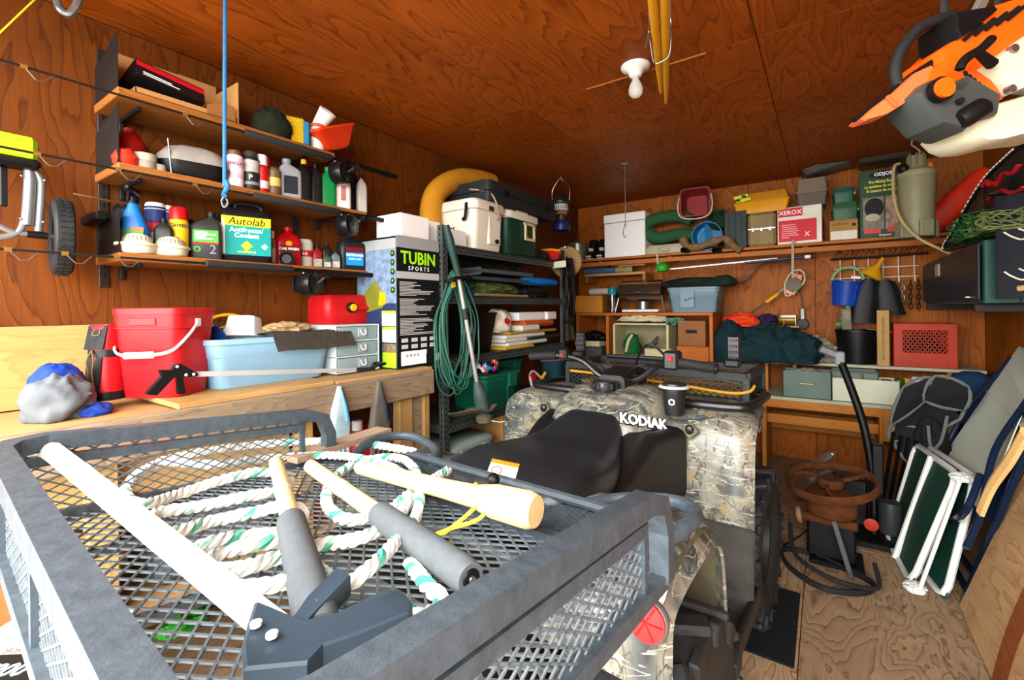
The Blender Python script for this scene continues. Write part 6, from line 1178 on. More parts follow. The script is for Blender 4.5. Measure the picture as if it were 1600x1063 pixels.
# ------------------------------------------------------------------ desk in the back right corner
DW_ = wood('desk_wood', '#b9772e', '#7d4312', stretch=(.5, 5, 5), contrast=.5, knots=False); LAM = mat('#a9ab94', .5, var=.06)
DX0, DX1, DY, DZ = -.41, .86, 4.0, .587
t = thing('office_desk', 'old wooden desk with pale laminate top and raised shelf against the back wall', 'desk', (DX0, DY, 0)); W = DX1-DX0
MB().box((W/2, .23, DZ-.012), (W, .47, .026), .003).build('desk_top', LAM, t)
for x in (.015, W-.015): MB().box((x, .23, DZ/2-.013), (.03, .45, DZ-.026), .003).build('side_panel', DW_, t)
MB().box((W/2-.2, .012, DZ-.055), (W-.42, .02, .06), .003).build('apron', DW_, t); MB().box((W/2, .40, .33), (W-.06, .018, .14), .003).build('modesty_panel', DW_, t); MB().box((W/2-.2, .1, .40), (W-.42, .02, .07), .003).build('front_rail', DW_, t)
MB().box((.72, .23, .42), (.02, .44, .28), .003).build('pedestal_side', DW_, t); dr = MB().box((.92, .008, .45), (.38, .02, .22), .004).build('drawer', DW_, t); MB().tube([(.86, -.005, .47), (.86, -.02, .47), (.98, -.02, .47), (.98, -.005, .47)], .005, 6).build('handle', STEEL, dr)
sh_z = .838; MB().box((W/2, .31, sh_z-.011), (W, .29, .022), .003).build('raised_shelf', LAM, t)
for x in (.015, .21, W-.17, W-.015): MB().box((x, .33, (DZ+sh_z)/2-.012), (.026, .24, sh_z-DZ-.024), .003).build('shelf_upright', DW_, t)
x, w, h = by(1223, 1299, 581, DY+.01, DZ); q = thing('loose_drawer', 'grey green loose drawer with brass pull standing on the desk', 'drawer', (x, DY+.11, DZ+.001)); carton(q, w, .19, h, mat('#5d7068', .5, var=.06), True, 'drawer_box'); hd = MB().tube([(-.05, -.097, h*.55), (-.045, -.112, h*.55), (.045, -.112, h*.55), (.05, -.097, h*.55)], .005, 6).build('pull', mat('#a99a68', .35, .7), q)
lump((0, .02, h*.5), (w*.36, .07, .07), 41, .25, 2).build('drawer_contents', mat('#a08a70', .8), q)
x, w, h = by(1300, 1407, 594, DY+.005, DZ); q = thing('loose_drawer', 'white loose drawer standing beside the grey green drawer', 'drawer', (x, DY+.105, DZ+.001)); carton(q, w, .18, h, mat('#c9cbb4', .5, var=.05), True, 'drawer_box')
zz = DZ+.012
for k, (u, c, lab, r_) in enumerate(((1385, '#5a4438', 'brown jar in the white loose drawer', .04), (1405, '#3c5a2a', 'green bottle in the white loose drawer', .035), (1418, '#c9a12a', 'yellow capped tube beside the white loose drawer', .03), (1435, '#c49aa0', 'pink and white bottle beside the white loose drawer', .04))):
    p = at(u, 590, y=DY+.12); q = thing('small_jar', lab, 'jar', (p.x, DY+.12+.05*(k > 1), zz if k < 2 else DZ+.001)); can(q, r_, .15+.012*k, mat(c, .4, var=.2), WHITE if k == 3 else mat(c, .4), [], .2)
# small parts organiser hooked under the raised shelf
x, w, h = by(1297, 1374, 568, 4.11, .74); q = thing('parts_tray', 'grey clear-fronted parts tray under the raised desk shelf', 'tray', (x, 4.17, DZ+.125)); MB().rr([(0, w*.95, .12, .012), (.09, w, .14, .014), (.09, w-.012, .13, .012), (.006, w*.92, .11, .01)], 3).build('tray', mat('#55605a', .4), q)
for k in range(3): MB().box((-w*.33+k*w*.33, -.066, .05), (w*.26, .004, .065), .001).build('clear_front', mat('#8f9c90', .3, trans=.4), q)
MB().box((0, .0, -.062), (w*.9, .1, .122), .004).build('tray_stand', BLACK, q)
# raised shelf goods
s = sh_z+.001; SY = 4.17
q = thing('milk_crate', 'red plastic milk crate on the raised desk shelf', 'crate', (0, 0, 0)); x, w, h = by(1396, 1497, 506, SY, s); q.location = (x, SY+.14, s); RC = mat('#a8301a', .5, var=.1)
for sy in (-1, 1):
    MB().box((0, sy*.135, h*.17), (w, .012, h*.34), .004).build('lower_wall', RC, q); MB().box((0, sy*.135, h*.92), (w, .016, h*.16), .004).build('upper_rail', RC, q)
    for sx in (-1, 1): MB().box((sx*w*.42, sy*.135, h*.5), (w*.16, .014, h), .004).build('corner_post', RC, q)
    MB().mesh((-w*.34, sy*.135, h*.34), (w*.68, 0, 0), (0, 0, h*.5), 9, 4, .005, N=(0, 1, 0)).build('lattice', RC, q, kind='stuff')
for sx in (-1, 1): MB().box((sx*(w/2-.006), 0, h/2), (.012, .27, h), .004).build('end_wall', RC, q)
MB().box((0, 0, .008), (w*.98, .27, .014), .003).build('floor', RC, q); lump((0, 0, .012), (w*.36, .1, h*.36), 44, .3, 2.5).build('crate_contents', mat('#2a211c', .7), q)
x, w, h = by(1372, 1395, 485, SY-.03, s); q = thing('slim_carton', 'tall slim brown carton with printed spine beside the milk crate', 'box', (x, SY+.06, s), FR(-8)); carton(q, w*.85, .2, h, mat('#a9854e', .7)); text(q, 'Save This Carton For Storing Racks', .021, (0, -.1012, h*.5), (R(90), R(-90), 0), PRINT_K, 'printed_spine', sx=.98)
x, w, h = by(1312, 1371, 516, SY-.03, s); q = thing('black_bucket', 'black plastic bucket on the raised desk shelf', 'bucket', (x, SY+.13, s)); MB().lathe([(.105, 0), (.11, .005), (.132, h*.92), (.138, h*.93), (.138, h*.98), (.13, h), (.11, .02), (.001, .02)], 30).build('pail', mat('#0b0c0d', .4), q)
p = at(1326, 505, y=SY+.1); q = thing('grey_block', 'grey rectangular sanding block sticking out of the black bucket', 'block', (p.x-.01, SY+.09, s+h*.35)); MB().box((0, 0, .16), (.06, .03, .32), .004, (0, R(-3), 0)).build('block', mat('#6e6858', .7), q); MB().box((.0, -.016, .27), (.045, .003, .06), .001).build('block_face', mat('#827b68', .7), q)
def bag_mat():
    m = bpy.data.materials.new('clear_bag'); m.use_nodes = True; b = m.node_tree.nodes['Principled BSDF']; b.inputs['Base Color'].default_value = (*lin('#b9a98c'), 1); b.inputs['Roughness'].default_value = .2; b.inputs['Transmission Weight'].default_value = .45; b.inputs['IOR'].default_value = 1.1; return m
p = at(1278, 545, y=SY); q = thing('plastic_bag', 'crumpled clear plastic bag on the raised desk shelf', 'bag', (p.x, SY+.12, s)); BG = bag_mat(); lump((0, 0, 0), (.12, .1, .11), 51, .35, 3, 36, 22).build('bag', BG, q, smooth=20); lump((-.02, 0, .12), (.05, .05, .05), 53, .4, 3, 24, 14).build('bag_neck', BG, q, smooth=20); lump((.02, 0, .006), (.09, .07, .05), 55, .3, 3).build('bag_contents', mat('#2c2620', .6), q)
TJ = mat('#0c2a30', .85, var=.15, scale=12)
q = thing('teal_jacket', 'dark teal jacket heaped between the hutch and the desk shelf', 'jacket', (-.38, 4.14, s)); lump((0, 0, 0), (.26, .17, .19), 61, .28, 2.0, 40, 24).build('torso', TJ, q, smooth=70); lump((.20, -.07, 0), (.16, .12, .15), 63, .3, 2.2, 32, 20).build('sleeve', TJ, q, smooth=70); lump((-.26, -.07, -.02), (.12, .12, .21), 65, .25, 2.0, 32, 20).build('sleeve', TJ, q, smooth=70)
lump((-.1, -.14, 0), (.16, .06, .10), 67, .25, 2.2, 32, 20).build('hem', TJ, q, smooth=70)
zj = s+.30; tag(lump((0, 0, 0), (.13, .1, .07), 71, .25, 2.2).build('orange_vest', mat('#d83a1a', .7), loc=(-.57, 4.17, zj-.03)), 'bright orange cloth on top of the teal jacket', 'cloth'); tag(lump((0, 0, 0), (.07, .08, .045), 73, .25, 2.2).build('purple_cloth', mat('#2c1840', .8), loc=(-.38, 4.2, zj-.0)), 'purple cloth beside the orange cloth', 'cloth')
q = thing('blue_backpack', 'blue backpack in the corner behind the folded chairs', 'backpack', (.73, 3.87, 0)); MB().rr([(0, .24, .18, .06), (.3, .28, .2, .08), (.70, .27, .19, .08), (.83, .18, .14, .06), (.86, .08, .06, .03)], 6).build('body', mat('#12304e', .8), q, smooth=60); MB().tube(catmull([(-.05, -.1, .78), (-.08, -.14, .7), (-.07, -.13, .5)], 5), .014, 6, flat=(.4, 1)).build('strap', BLACK, q)
# ------------------------------------------------------------------ right wall: steel locker lying on brackets, net, float, hanging cloth
LX, LY0, LY1, LZ0, LZ1 = .55, 2.76, 4.12, 1.272, 1.545
t = thing('steel_locker', 'dark green steel locker mounted sideways on the right wall', 'locker', (LX, LY0, LZ0)); BM0 = mat('#1a1512', .6); LG = mat('#1d4038', .4, .1, var=.12); LD = mat('#141c1a', .4, .1, var=.15); Ly = LY1-LY0; Lh = LZ1-LZ0; Lw = XR-LX-.004
MB().box((Lw/2+.006, Ly/2, Lh/2), (Lw-.012, Ly, Lh), .004).build('cabinet', LG, t); d = MB().box((.0, Ly/2, Lh/2), (.012, Ly-.03, Lh-.03), .003).build('door', LD, t)
MB().box((-.008, Ly*.62, Lh*.72), (.006, .10, .07), .001).build('card_holder', mat('#9aa090', .4), d); m = MB()
for k in range(16): m.box((-.0066, .06, .04+k*.0125), (.002, .012, .005), .0004)
m.build('vent_slots', PRINT_K, d, kind='stuff'); MB().tube([(-.006, .14, .03), (-.016, .14, .03), (-.016, .2, .03), (-.006, .2, .03)], .003, 6).build('door_pull', STEEL, d)
MB().box((.12, -.002, Lh/2), (.004, .006, Lh*.96), .001).build('seam', LD, t)
for yy in (.1, Ly-.1): MB().box((Lw/2, yy, -.02), (Lw, .02, .036), .003).build('bracket', BM0, t)
for k in range(4): MB().sphere((.17 if k % 2 else .2, -.001, .05+k*.06), .004, 8, 6).build('screw', STEEL, t)
p = at(1505, 315, y=4.20); t = thing('foam_buoy', 'orange foam buoy leaning in the corner at the right end of the back wall shelf', 'buoy', (.60, 4.30, ZS+.03), (0, R(38), 0))
MB().rr([(0, .10, .1, .04), (.04, .15, .13, .05), (.25, .15, .13, .05), (.42, .11, .1, .04), (.48, .05, .05, .02)], 5).build('float', mat('#d8300c', .5), t, smooth=60); MB().rr([(.035, .156, .136, .05), (.06, .158, .138, .05)], 5, cap0=False, cap1=False).build('band', mat('#a01c08', .5), t)
# landing net: hoop, dashed cord and mesh bag
hoop = [at(u, v, x=xx) for u, v, xx in ((1476, 390, .56), (1490, 362, .57), (1515, 318, .58), (1540, 280, .60), (1570, 250, .62), (1600, 228, .64), (1640, 235, .68), (1650, 300, .70), (1620, 350, .68), (1570, 385, .64), (1520, 395, .60))]
for q_ in hoop: q_.z = max(q_.z, LZ1+.02)
t = thing('landing_net', 'fishing landing net with black hoop lying on the steel locker', 'landing net', hoop[0]); o = Vector(hoop[0]); H_ = catmull([q_-o for q_ in hoop], 6, True)
MB().tube(H_, .009, 8, closed=True).build('hoop', BLACK, t); m = MB()
for k in range(0, 28): m.tube([H_[k]+Vector((-.008, -.006, .004)), H_[k].lerp(H_[k+1], .5)+Vector((-.008, -.006, .004))], .004, 5)
m.build('white_lacing', WHITE, t, kind='stuff'); cx = sum(H_, Vector())/len(H_); NB = mat('#0f1512', .8); m = MB(); n = len(H_)
def netp(i, r): q_ = H_[i % n]; k = cx.lerp(q_, r); return k+Vector((.05*(1-r), 0, -.02*(1-r*r)))
for i in range(0, n):
    for r in range(1, 12):
        m.tube([netp(i, r/12), netp(i+1, (r+1)/12)], .0022, 4, caps=False); m.tube([netp(i+1, r/12), netp(i, (r+1)/12)], .0022, 4, caps=False)
m.build('net_bag', NB, t, kind='stuff')
def tangle(name, label, cat, c, r, n, rad, m, seed):
    rn = random.Random(seed); pts = []; ph = 0; k_ = [rn.uniform(.7, 1.7) for _ in range(6)]
    for i in range(n*3):
        ph += .7; pts.append((c[0]+r[0]*(.8*math.sin(ph*k_[0])+.3*math.sin(ph*k_[1]*3)), c[1]+r[1]*(.8*math.cos(ph*k_[2])+.3*math.cos(ph*k_[3]*2.7)), c[2]+r[2]*.6*(1+math.sin(ph*k_[4]+math.cos(ph*k_[5])))))
    return tag(MB().tube(catmull(pts, 5), rad, 5).build(name, m), label, cat)
c = cx+o
tangle('net_bundle', 'tangled green fishing net on the steel locker', 'net', (c.x, c.y+.12, LZ1+.03), (.10, .22, .09), 70, .003, mat('#1f5a2c', .7), 3); tangle('net_bundle', 'tangled pale cord net heaped on the steel locker', 'net', (c.x-.02, c.y-.12, LZ1+.03), (.08, .16, .06), 50, .0025, mat('#6f7a48', .7), 5)
RBN = mat('#a81020', .7)
for k, (a, b, lab) in enumerate((((1535, 292), (1552, 285), 'short red ribbon on the landing net'), ((1556, 290), (1592, 258), 'long red ribbon hanging on the landing net'), ((1545, 312), (1600, 292), 'lowest red ribbon across the landing net'))):
    p0, p1 = at(*a, x=.585), at(*b, x=.60); tag(MB().tube(catmull([p0, p0.lerp(p1, .4)+Vector((0, 0, .02)), p0.lerp(p1, .7)-Vector((0, 0, .01)), p1], 5), .010, 6, flat=(.5, 1)).build('red_ribbon', RBN), lab, 'ribbon')
t = thing('hanging_cloth', 'dark navy cloth hanging at the right wall beside the locker', 'cloth', (.70, 2.69, 1.30), FR(90)); MB().grid(lambda i, j: (-.02+.012*math.sin(9*i), -.2+.32*i, .42*j+.01*math.sin(5*i)), 22, 8, .006).build('cloth', mat('#191c24', .85), t, smooth=60)
for zz_ in (.18, .02): MB().tube(catmull([(-.035, .10, zz_+.08), (-.04, .08, zz_+.06), (-.042, .05, zz_+.045), (-.04, .035, zz_+.07), (-.035, .06, zz_+.09)], 5), .0035, 6).build('white_hook', mat('#d0c6b0', .5), t)
MB().box((.0, -.04, .425), (.03, .36, .012), .003).build('hanging_rail', BLACK, t)
MB().cyl((-.03, .06, .03), (-.14, -.10, .06), .012).build('wood_dowel', PINE_Y, t)
# ------------------------------------------------------------------ folded chairs leaning along the right side
def quad(P, nu, nv, th, sag=0): 
    A, B, C_, D_ = [Vector(p) for p in P]; n = (B-A).cross(D_-A).normalized()
    return MB().grid(lambda i, j: A.lerp(B, i).lerp(D_.lerp(C_, i), j)+n*sag*math.sin(PI*i)*math.sin(PI*j), nu, nv, th)
def frame(P, r, n=8, rr=.06):
    out = []
    for k in range(len(P)):
        a, b, c = Vector(P[k-1]), Vector(P[k]), Vector(P[(k+1) % len(P)])
        out += [b+(a-b).normalized()*rr, b+(a-b).normalized()*rr*.3+(c-b).normalized()*rr*.3, b+(c-b).normalized()*rr]
    return MB().tube(out, r, n, closed=True)
GF = mat('#0d3a2e', .7, var=.08); WT = mat('#d2d6d2', .35)
P = [at(1386, 842, z=.02), at(1424, 912, z=.02), at(1497, 742, x=.47), at(1432, 694, y=3.42)]
t = thing('folding_cot', 'folded green camp cot with white tube frame leaning on the chairs', 'camp cot', P[1]); o = P[1]; Q = [p-o for p in P]
off = Vector((.05, -.02, .0)); quad(Q, 8, 8, .006, .01).build('fabric', GF, t); frame(Q, .014).build('tube_frame', WT, t)
Q2 = [Q[0]+off+Vector((.0, -.02, .0)), Q[1]+off+Vector((.05, -.05, .0)), Q[2]+off, Q[3]+off]; quad(Q2, 8, 8, .006, -.01).build('fabric', GF, t); frame(Q2, .014).build('tube_frame', WT, t)
MB().tube([Q[1]+Vector((.02, -.05, -.0)), Q[2]+Vector((.0, -.05, -.0))], .008, 8).build('strut', WT, t)
MB().tube([Q[0].lerp(Q[1], .5)+Vector((-.012, 0, 0)), Q[3].lerp(Q[2], .5)+Vector((-.012, 0, 0))], .014, 8).build('middle_tube', WT, t)
for q_ in (Q[1], Q[2]): lump((q_.x+.01, q_.y-.02, q_.z-.015), (.04, .05, .02), 5, .2, 3).build('hinge', WT, t)
# grey sling recliner with navy tubes and wooden arms
SL = mat('#c2cabc', .7, var=.06, bump=.3, scale=150); NV = mat('#0f1c30', .25, var=.05); ARM = wood('arm_wood', '#c9a26a', '#96703c', stretch=(5, .5, 5), contrast=.4, knots=False)
P = [at(1462, 730, x=.50), at(1533, 800, x=.50), at(1604, 628, x=.70), at(1572, 570, x=.82)]
o = Vector((.55, 3.0, 0)); t = thing('sling_recliner', 'folded grey sling recliner with navy tube frame leaning on the right wall', 'recliner', o); Q = [p-o for p in P]
quad(Q, 10, 14, .004, -.03).build('sling', SL, t); n_ = (Q[1]-Q[0]).cross(Q[3]-Q[0]).normalized()
MB().tube(catmull([Q[0]+(Q[0]-Q[3])*.35, Q[0], Q[0].lerp(Q[3], .5)+n_*.03, Q[3], Q[3]+(Q[3]-Q[0])*.06], 6), .0125, 10).build('side_tube', NV, t); MB().tube(catmull([Q[1]+(Q[1]-Q[2])*.3, Q[1], Q[1].lerp(Q[2], .5)+n_*.03, Q[2], Q[2]+(Q[2]-Q[1])*.1], 6), .0125, 10).build('side_tube', NV, t)
a, b = Q[0].lerp(Q[3], .74), Q[1].lerp(Q[2], .80); MB().tube([a.lerp(b, -.12)-n_*.02, a.lerp(b, .5)-n_*.035, a.lerp(b, 1.1)-n_*.02], .02, 6, flat=(.25, 1)).build('white_strap', mat('#cfc9b6', .6), t)
hd_ = [Q[3], Q[2], Q[2]+(Q[2]-Q[1])*.18, Q[3]+(Q[3]-Q[0])*.18]; quad(hd_, 6, 4, .03, -.01).build('head_pad', SL, t)
for (u0, v0, u1, v1, xx) in ((1532, 800, 1602, 676, .45), (1464, 706, 1490, 655, .57)):
    a, b = at(u0, v0, x=xx)-o, at(u1, v1, x=xx+.05)-o; MB().tube(catmull([a, a.lerp(b, .3)+Vector((0, 0, .02)), a.lerp(b, .7), b], 5), .024, 6, flat=(.5, 1, (1, 0, 0))).build('wood_arm', ARM, t)
fa, fb = at(1512, 925, z=.012)-o, at(1610, 690, x=.62)-o; MB().tube([fa, fb], .0135, 10).build('leg_tube', NV, t); fc = at(1478, 862, z=.012)-o; MB().tube([fc, fa], .0135, 10).build('foot_tube', NV, t); MB().tube([at(1450, 800, x=.47)-o, at(1540, 920, z=.02)-o], .0135, 10).build('leg_tube', NV, t)
MB().tube(catmull([at(1452, 788, x=.46)-o, at(1478, 812, x=.45)-o, at(1508, 800, x=.46)-o, at(1532, 742, x=.52)-o], 5), .013, 10).build('hinge_tube', NV, t)
t = thing('sling_recliner', 'second navy folding chair behind the grey sling recliner', 'recliner', (.75, 2.95, 0), (0, R(24), 0)); frame([(-.1, -.35, .02), (-.1, .35, .02), (-.1, .35, .95), (-.1, -.35, .95)], .0125, 8).build('frame', NV, t); quad([(-.1, -.33, .4), (-.1, .33, .4), (-.1, .33, .93), (-.1, -.33, .93)], 4, 4, .004).build('sling', mat('#1a2434', .7), t); MB().tube([(-.13, -.3, .05), (-.13, .3, .7)], .0125, 8).build('cross_tube', NV, t); MB().tube(catmull([(-.13, -.3, .3), (-.15, -.1, .15), (-.15, .1, .15), (-.13, .3, .3)], 5), .03, 8).build('blue_pad', mat('#27405c', .7), t)
# black camp chair, folded
BKF = mat('#0c0d0f', .8, var=.1); PIP = mat('#5c6260', .6)
t = thing('camp_chair', 'folded black camp chair with grey piping leaning by the desk', 'camp chair', (.40, 3.55, 0)); o = Vector((.40, 3.55, 0))
def flap(P, x, nm='flap', th=.012):
    Q = [at(u, v, y=3.40-.5*(xx-.46))-o for (u, v), xx in zip(P, x)]; f = quad(Q, 8, 8, th, -.012).build(nm, BKF, t, smooth=60); MB().tube(catmull(Q, 4, True), .009, 6, closed=True).build('piping', PIP, f)
flap(((1394, 690), (1500, 655), (1482, 612), (1408, 640)), (.42, .43, .48, .46)); flap(((1393, 662), (1412, 606), (1452, 590), (1448, 622)), (.47, .50, .52, .50)); flap(((1444, 625), (1462, 588), (1512, 605), (1505, 640)), (.52, .55, .56, .52)); flap(((1392, 675), (1432, 668), (1440, 700), (1418, 722)), (.40, .41, .40, .39), 'seat_flap')
for k in range(4): a, b = at(1432-12*k, 690-4*k, y=3.38)-o, at(1400-10*k+8, 800-3*k, z=.03)-o; b.z = max(b.z, .012); MB().tube([a, b], .009, 8).build('leg', BLACK, t)
MB().tube(catmull([at(1450, 665, y=3.37)-o, at(1455, 700, y=3.36)-o, at(1470, 690, y=3.36)-o, at(1480, 650, y=3.37)-o], 5), .008, 6).build('strap', PIP, t)
lump((.08, -.12, .38), (.09, .07, .26), 81, .2, 2, floor=False).build('folded_body', BKF, t, smooth=70)
# ------------------------------------------------------------------ leaning wooden slab bottom right
SLAB = wood('table_slab', '#b79468', '#7a4c2a', stretch=(3, .5, 3), contrast=.55, line=7)
t = thing('wooden_slab', 'large tan wooden slab leaning against the right wall near the door', 'slab', (.44, 2.02, .0), (0, R(18), 0)); MB().box((.022, 0, .62), (.03, 1.22, 1.22), .004).build('panel', SLAB, t); MB().grid(lambda i, j: (.0055, .03+.11*i+.14*j+.02*math.sin(5*j), .005+.5*j), 3, 8, .001).build('red_heartwood_streak', wood('heartwood', '#8a4a28', '#5a2a14', stretch=(3, .5, 3), contrast=.6), t)
# ------------------------------------------------------------------ rusty winch stand and hoist post
RUST = mat('#5a3014', .9, .2, var=.3, bump=.6, scale=26); BM = mat('#0c0d0e', .45, .2, var=.15)
t = thing('rusty_winch_stand', 'rusty hand wheel winch on a dark bar standing on the floor', 'winch', (.015, 2.65, 0), (0, 0, 0)); wc = Vector((0, 0, .43)); tilt = Euler((R(9), R(-7), 0)).to_matrix()
MB().tube([wc+tilt @ Vector((.178*math.cos(k*PI/18), .178*math.sin(k*PI/18), 0)) for k in range(36)], .016, 8, closed=True, flat=(1.3, .7)).build('wheel_rim', RUST, t)
for k in range(3): a = R(20+120*k); MB().tube(catmull([wc, wc+tilt @ Vector((.09*math.cos(a), .09*math.sin(a), .01)), wc+tilt @ Vector((.17*math.cos(a+.25), .17*math.sin(a+.25), 0))], 4), .010, 6).build('spoke', RUST, t)
MB().lathe([(.05, -.02), (.055, 0), (.05, .02)], 20, c=wc).build('hub', RUST, t); MB().lathe([(.085, .28), (.10, .29), (.105, .36), (.095, .385), (.05, .40)], 28).build('drum', RUST, t, smooth=40)
MB().tube([(-.11, .02, .24), (.1, -.02, .25)], .022, 12).build('crank_shaft', RUST, t); MB().lathe([(.035, -.01), (.04, 0), (.035, .01), (.02, .01), (.02, -.01)], 18).xf((-.13, .02, .24), (0, R(80), 0)).build('end_ring', mat('#8a6a50', .7, .3), t)
MB().tube([(.0, -.02, .30), (.075, -.04, .02)], .022, 4, flat=(1, .6)).build('leg_bar', mat('#44484a', .45, .5), t); MB().box((.02, .14, .012), (.22, .2, .02), .004).build('foot_plate', BM, t); MB().box((.0, .16, .14), (.2, .14, .24), .01).build('gear_case', BM, t)
MB().tube(catmull([(-.17, .05, .17), (-.14, -.1, .09), (0, -.18, .06), (.13, -.14, .04), (.17, -.1, .05), (.16, -.02, .1)], 6), .010, 8).build('hose', RUBBER, t)
tag(MB().tube(catmull([(-.19, 2.72, .02), (-.15, 2.56, .018), (-.02, 2.45, .018), (.12, 2.50, .018), (.17, 2.60, .02), (.08, 2.68, .02), (-.08, 2.76, .02)], 6, True), .018, 4, closed=True, flat=(1, .35, (0, 0, 1))).build('drive_belt', RUBBER), 'flat black drive belt loop lying on the floor', 'belt')
for k, (u0, v0, u1, v1, zz_, lab) in enumerate(((1262, 734, 1300, 710, .33, 'upper silver shock absorber tube behind the rusty wheel'), (1262, 752, 1306, 727, .28, 'lower silver shock absorber tube behind the rusty wheel'))):
    a, b = at(u0, v0, y=2.98), at(u1, v1, y=3.10); t2 = thing('shock_absorber', lab, 'shock absorber', a); MB().tube([(0, 0, 0), (b-a)*.85], .024, 16).build('cylinder', mat('#a9a9a2', .25, .8), t2); MB().tube([(b-a)*.85, b-a], .010, 10).build('rod', STEEL, t2); MB().lathe([(.02, -.008), (.022, 0), (.02, .008), (.01, .008), (.01, -.008)], 16, c=b-a).build('eye', STEEL, t2)
t = thing('hoist_post', 'tall black hoist post with grey clamp standing by the desk', 'hoist', (.21, 3.14, 0)); o = Vector((.21, 3.14, 0)); top = at(1312, 560, y=3.34)-o; mid = at(1348, 660, y=3.24)-o
MB().tube(catmull([(0, .02, .03), (0, .06, .3), mid, top], 6), .021, 14).build('post', BM, t); MB().box((0, .05, .02), (.34, .36, .03), .004).build('base_plate', BM, t); MB().box((-.1, .15, .16), (.16, .14, .26), .012).build('motor_housing', BM, t); MB().box((.02, .06, .3), (.05, .06, .42), .006).build('gusset', BM, t)
MB().box(top+Vector((-.04, 0, .03)), (.13, .05, .05), .01, (0, R(25), 0)).build('clamp', mat('#5a5e60', .5, .3), t); MB().box(top+Vector((-.0, 0, .0)), (.05, .055, .08), .008).build('clamp_socket', GREY, t); MB().lathe([(.03, 0), (.032, .015), (.02, .018)], 16).xf((-.02, -.09, .12), (R(90), 0, 0)).build('red_knob', mat('#a82a1c', .5), t)
MB().lathe([(.045, 0), (.05, .02), (.05, .14), (.045, .16)], 20, c=(.06, -.08, .09)).build('oil_reservoir', DKGREY, t)
MB().cyl((.05, -.1, .1), (.2, -.12, .09), .010).build('bright_bolt', CHROME, t)
q = thing('carton_flap', 'loose cardboard flap lying on top of the milk crate', 'cardboard', (.36, SY+.12, s+.245), (R(4), R(8), R(12))); MB().box((0, 0, 0), (.24, .12, .005), .001).build('flap', KRAFT, q)
# carpet mat on the floor
mp = tag(MB().box((-.42, 2.12, .005), (.64, .5, .009), .003).build('carpet_mat', mat('#12161a', .95, var=.4, bump=.9, scale=70)), 'dark carpet mat on the floor under the quad bike', 'mat')
t = thing('black_cable', 'thin black cable lying on the floor beside the winch stand', 'cable', (-.2, 2.8, .004)); MB().tube(catmull([(-.12, -.1, 0), (.0, .0, .0), (.1, .12, .05), (.16, .2, .12)], 6), .004, 6).build('wire', BLACK, t)

# ------------------------------------------------------------------ goods in the rear basket
def onfloor(u, v, lift=.0):
    z = .80
    for _ in range(6):
        p = at(u, v, z=z); yl = p.y-1.3-.061*(p.x+.735); z = .957+(-.47-yl)*.072-.155+.004+lift
    return at(u, v, z=z)
def rope_mat():
    m = bpy.data.materials.new('rope_fleck'); m.use_nodes = True; nt = m.node_tree; b = nt.nodes['Principled BSDF']; b.inputs['Roughness'].default_value = .85
    tc = nt.nodes.new('ShaderNodeTexCoord'); n = nt.nodes.new('ShaderNodeTexNoise'); n.inputs['Scale'].default_value = 14; n.inputs['Detail'].default_value = 3; nt.links.new(tc.outputs['Object'], n.inputs['Vector'])
    r = nt.nodes.new('ShaderNodeValToRGB'); e = r.color_ramp.elements; e[0].position = .45; e[0].color = (*lin('#d9dcd6'), 1); e[1].position = .58; e[1].color = (*lin('#3f9a80'), 1)
    nt.links.new(n.outputs['Fac'], r.inputs[0]); nt.links.new(r.outputs[0], b.inputs['Base Color']); return m
RW = mat('#d9dcd6', .85, var=.08, scale=40); RGN = rope_mat()
def twisted(name, label, uv, r, lift=.012, seed=1):
    rn = random.Random(seed); P = []
    for k, (u, v) in enumerate(uv):
        p = onfloor(u, v, lift+.008*(1+math.sin(k*1.9))); P.append(p)
    P = catmull(P, 22); L = [0.0]
    for a, b in zip(P, P[1:]): L.append(L[-1]+(b-a).length)
    # resample evenly
    n = int(L[-1]/.006); Q = []; j = 0
    for k in range(n):
        s_ = L[-1]*k/(n-1)
        while j < len(L)-2 and L[j+1] < s_: j += 1
        d = max(L[j+1]-L[j], 1e-6); Q.append(P[j].lerp(P[j+1], (s_-L[j])/d))
    root = thing(name, label, 'rope', Q[0]); o = Q[0]; N = Vector((0, 0, 1)); ang = 0
    for st in range(3):
        pts = []
        for k in range(n):
            T = (Q[min(k+1, n-1)]-Q[max(k-1, 0)]).normalized(); B = T.cross(Vector((0, 0, 1))); B = B.normalized() if B.length > 1e-4 else Vector((1, 0, 0)); U = B.cross(T)
            a = 2*PI*(k*.006/.055+st/3); pts.append(Q[k]-o+(B*math.cos(a)+U*math.sin(a))*r*.52)
        MB().tube(pts, r*.56, 5).build('strand', RGN if st == 2 else RW, root, smooth=70)
    return root
twisted('mooring_rope', 'white and green twisted rope heaped in the rear basket', [(648, 706), (560, 692), (480, 690), (400, 695), (320, 705), (258, 720), (215, 742), (196, 772), (222, 788), (280, 772), (340, 752), (400, 738), (448, 742), (446, 764), (384, 776), (310, 792), (246, 802), (222, 826), (262, 834), (330, 815), (400, 800), (446, 790), (474, 802), (455, 838), (392, 852), (336, 868), (318, 890), (372, 890), (430, 872), (500, 852), (560, 842), (608, 818), (640, 782), (652, 742), (622, 716), (562, 722), (522, 748), (510, 786), (542, 812), (600, 802), (640, 772), (700, 735)], .0125, seed=3)
twisted('mooring_rope', 'looser end of white and green rope crossing the rear basket', [(250, 720), (330, 726), (420, 716), (520, 712), (600, 726), (650, 760), (650, 806), (615, 850), (575, 890), (540, 912), (500, 894), (470, 850), (440, 835), (380, 838), (330, 848), (296, 870), (330, 915), (400, 918), (470, 902)], .0115, .03, 5)
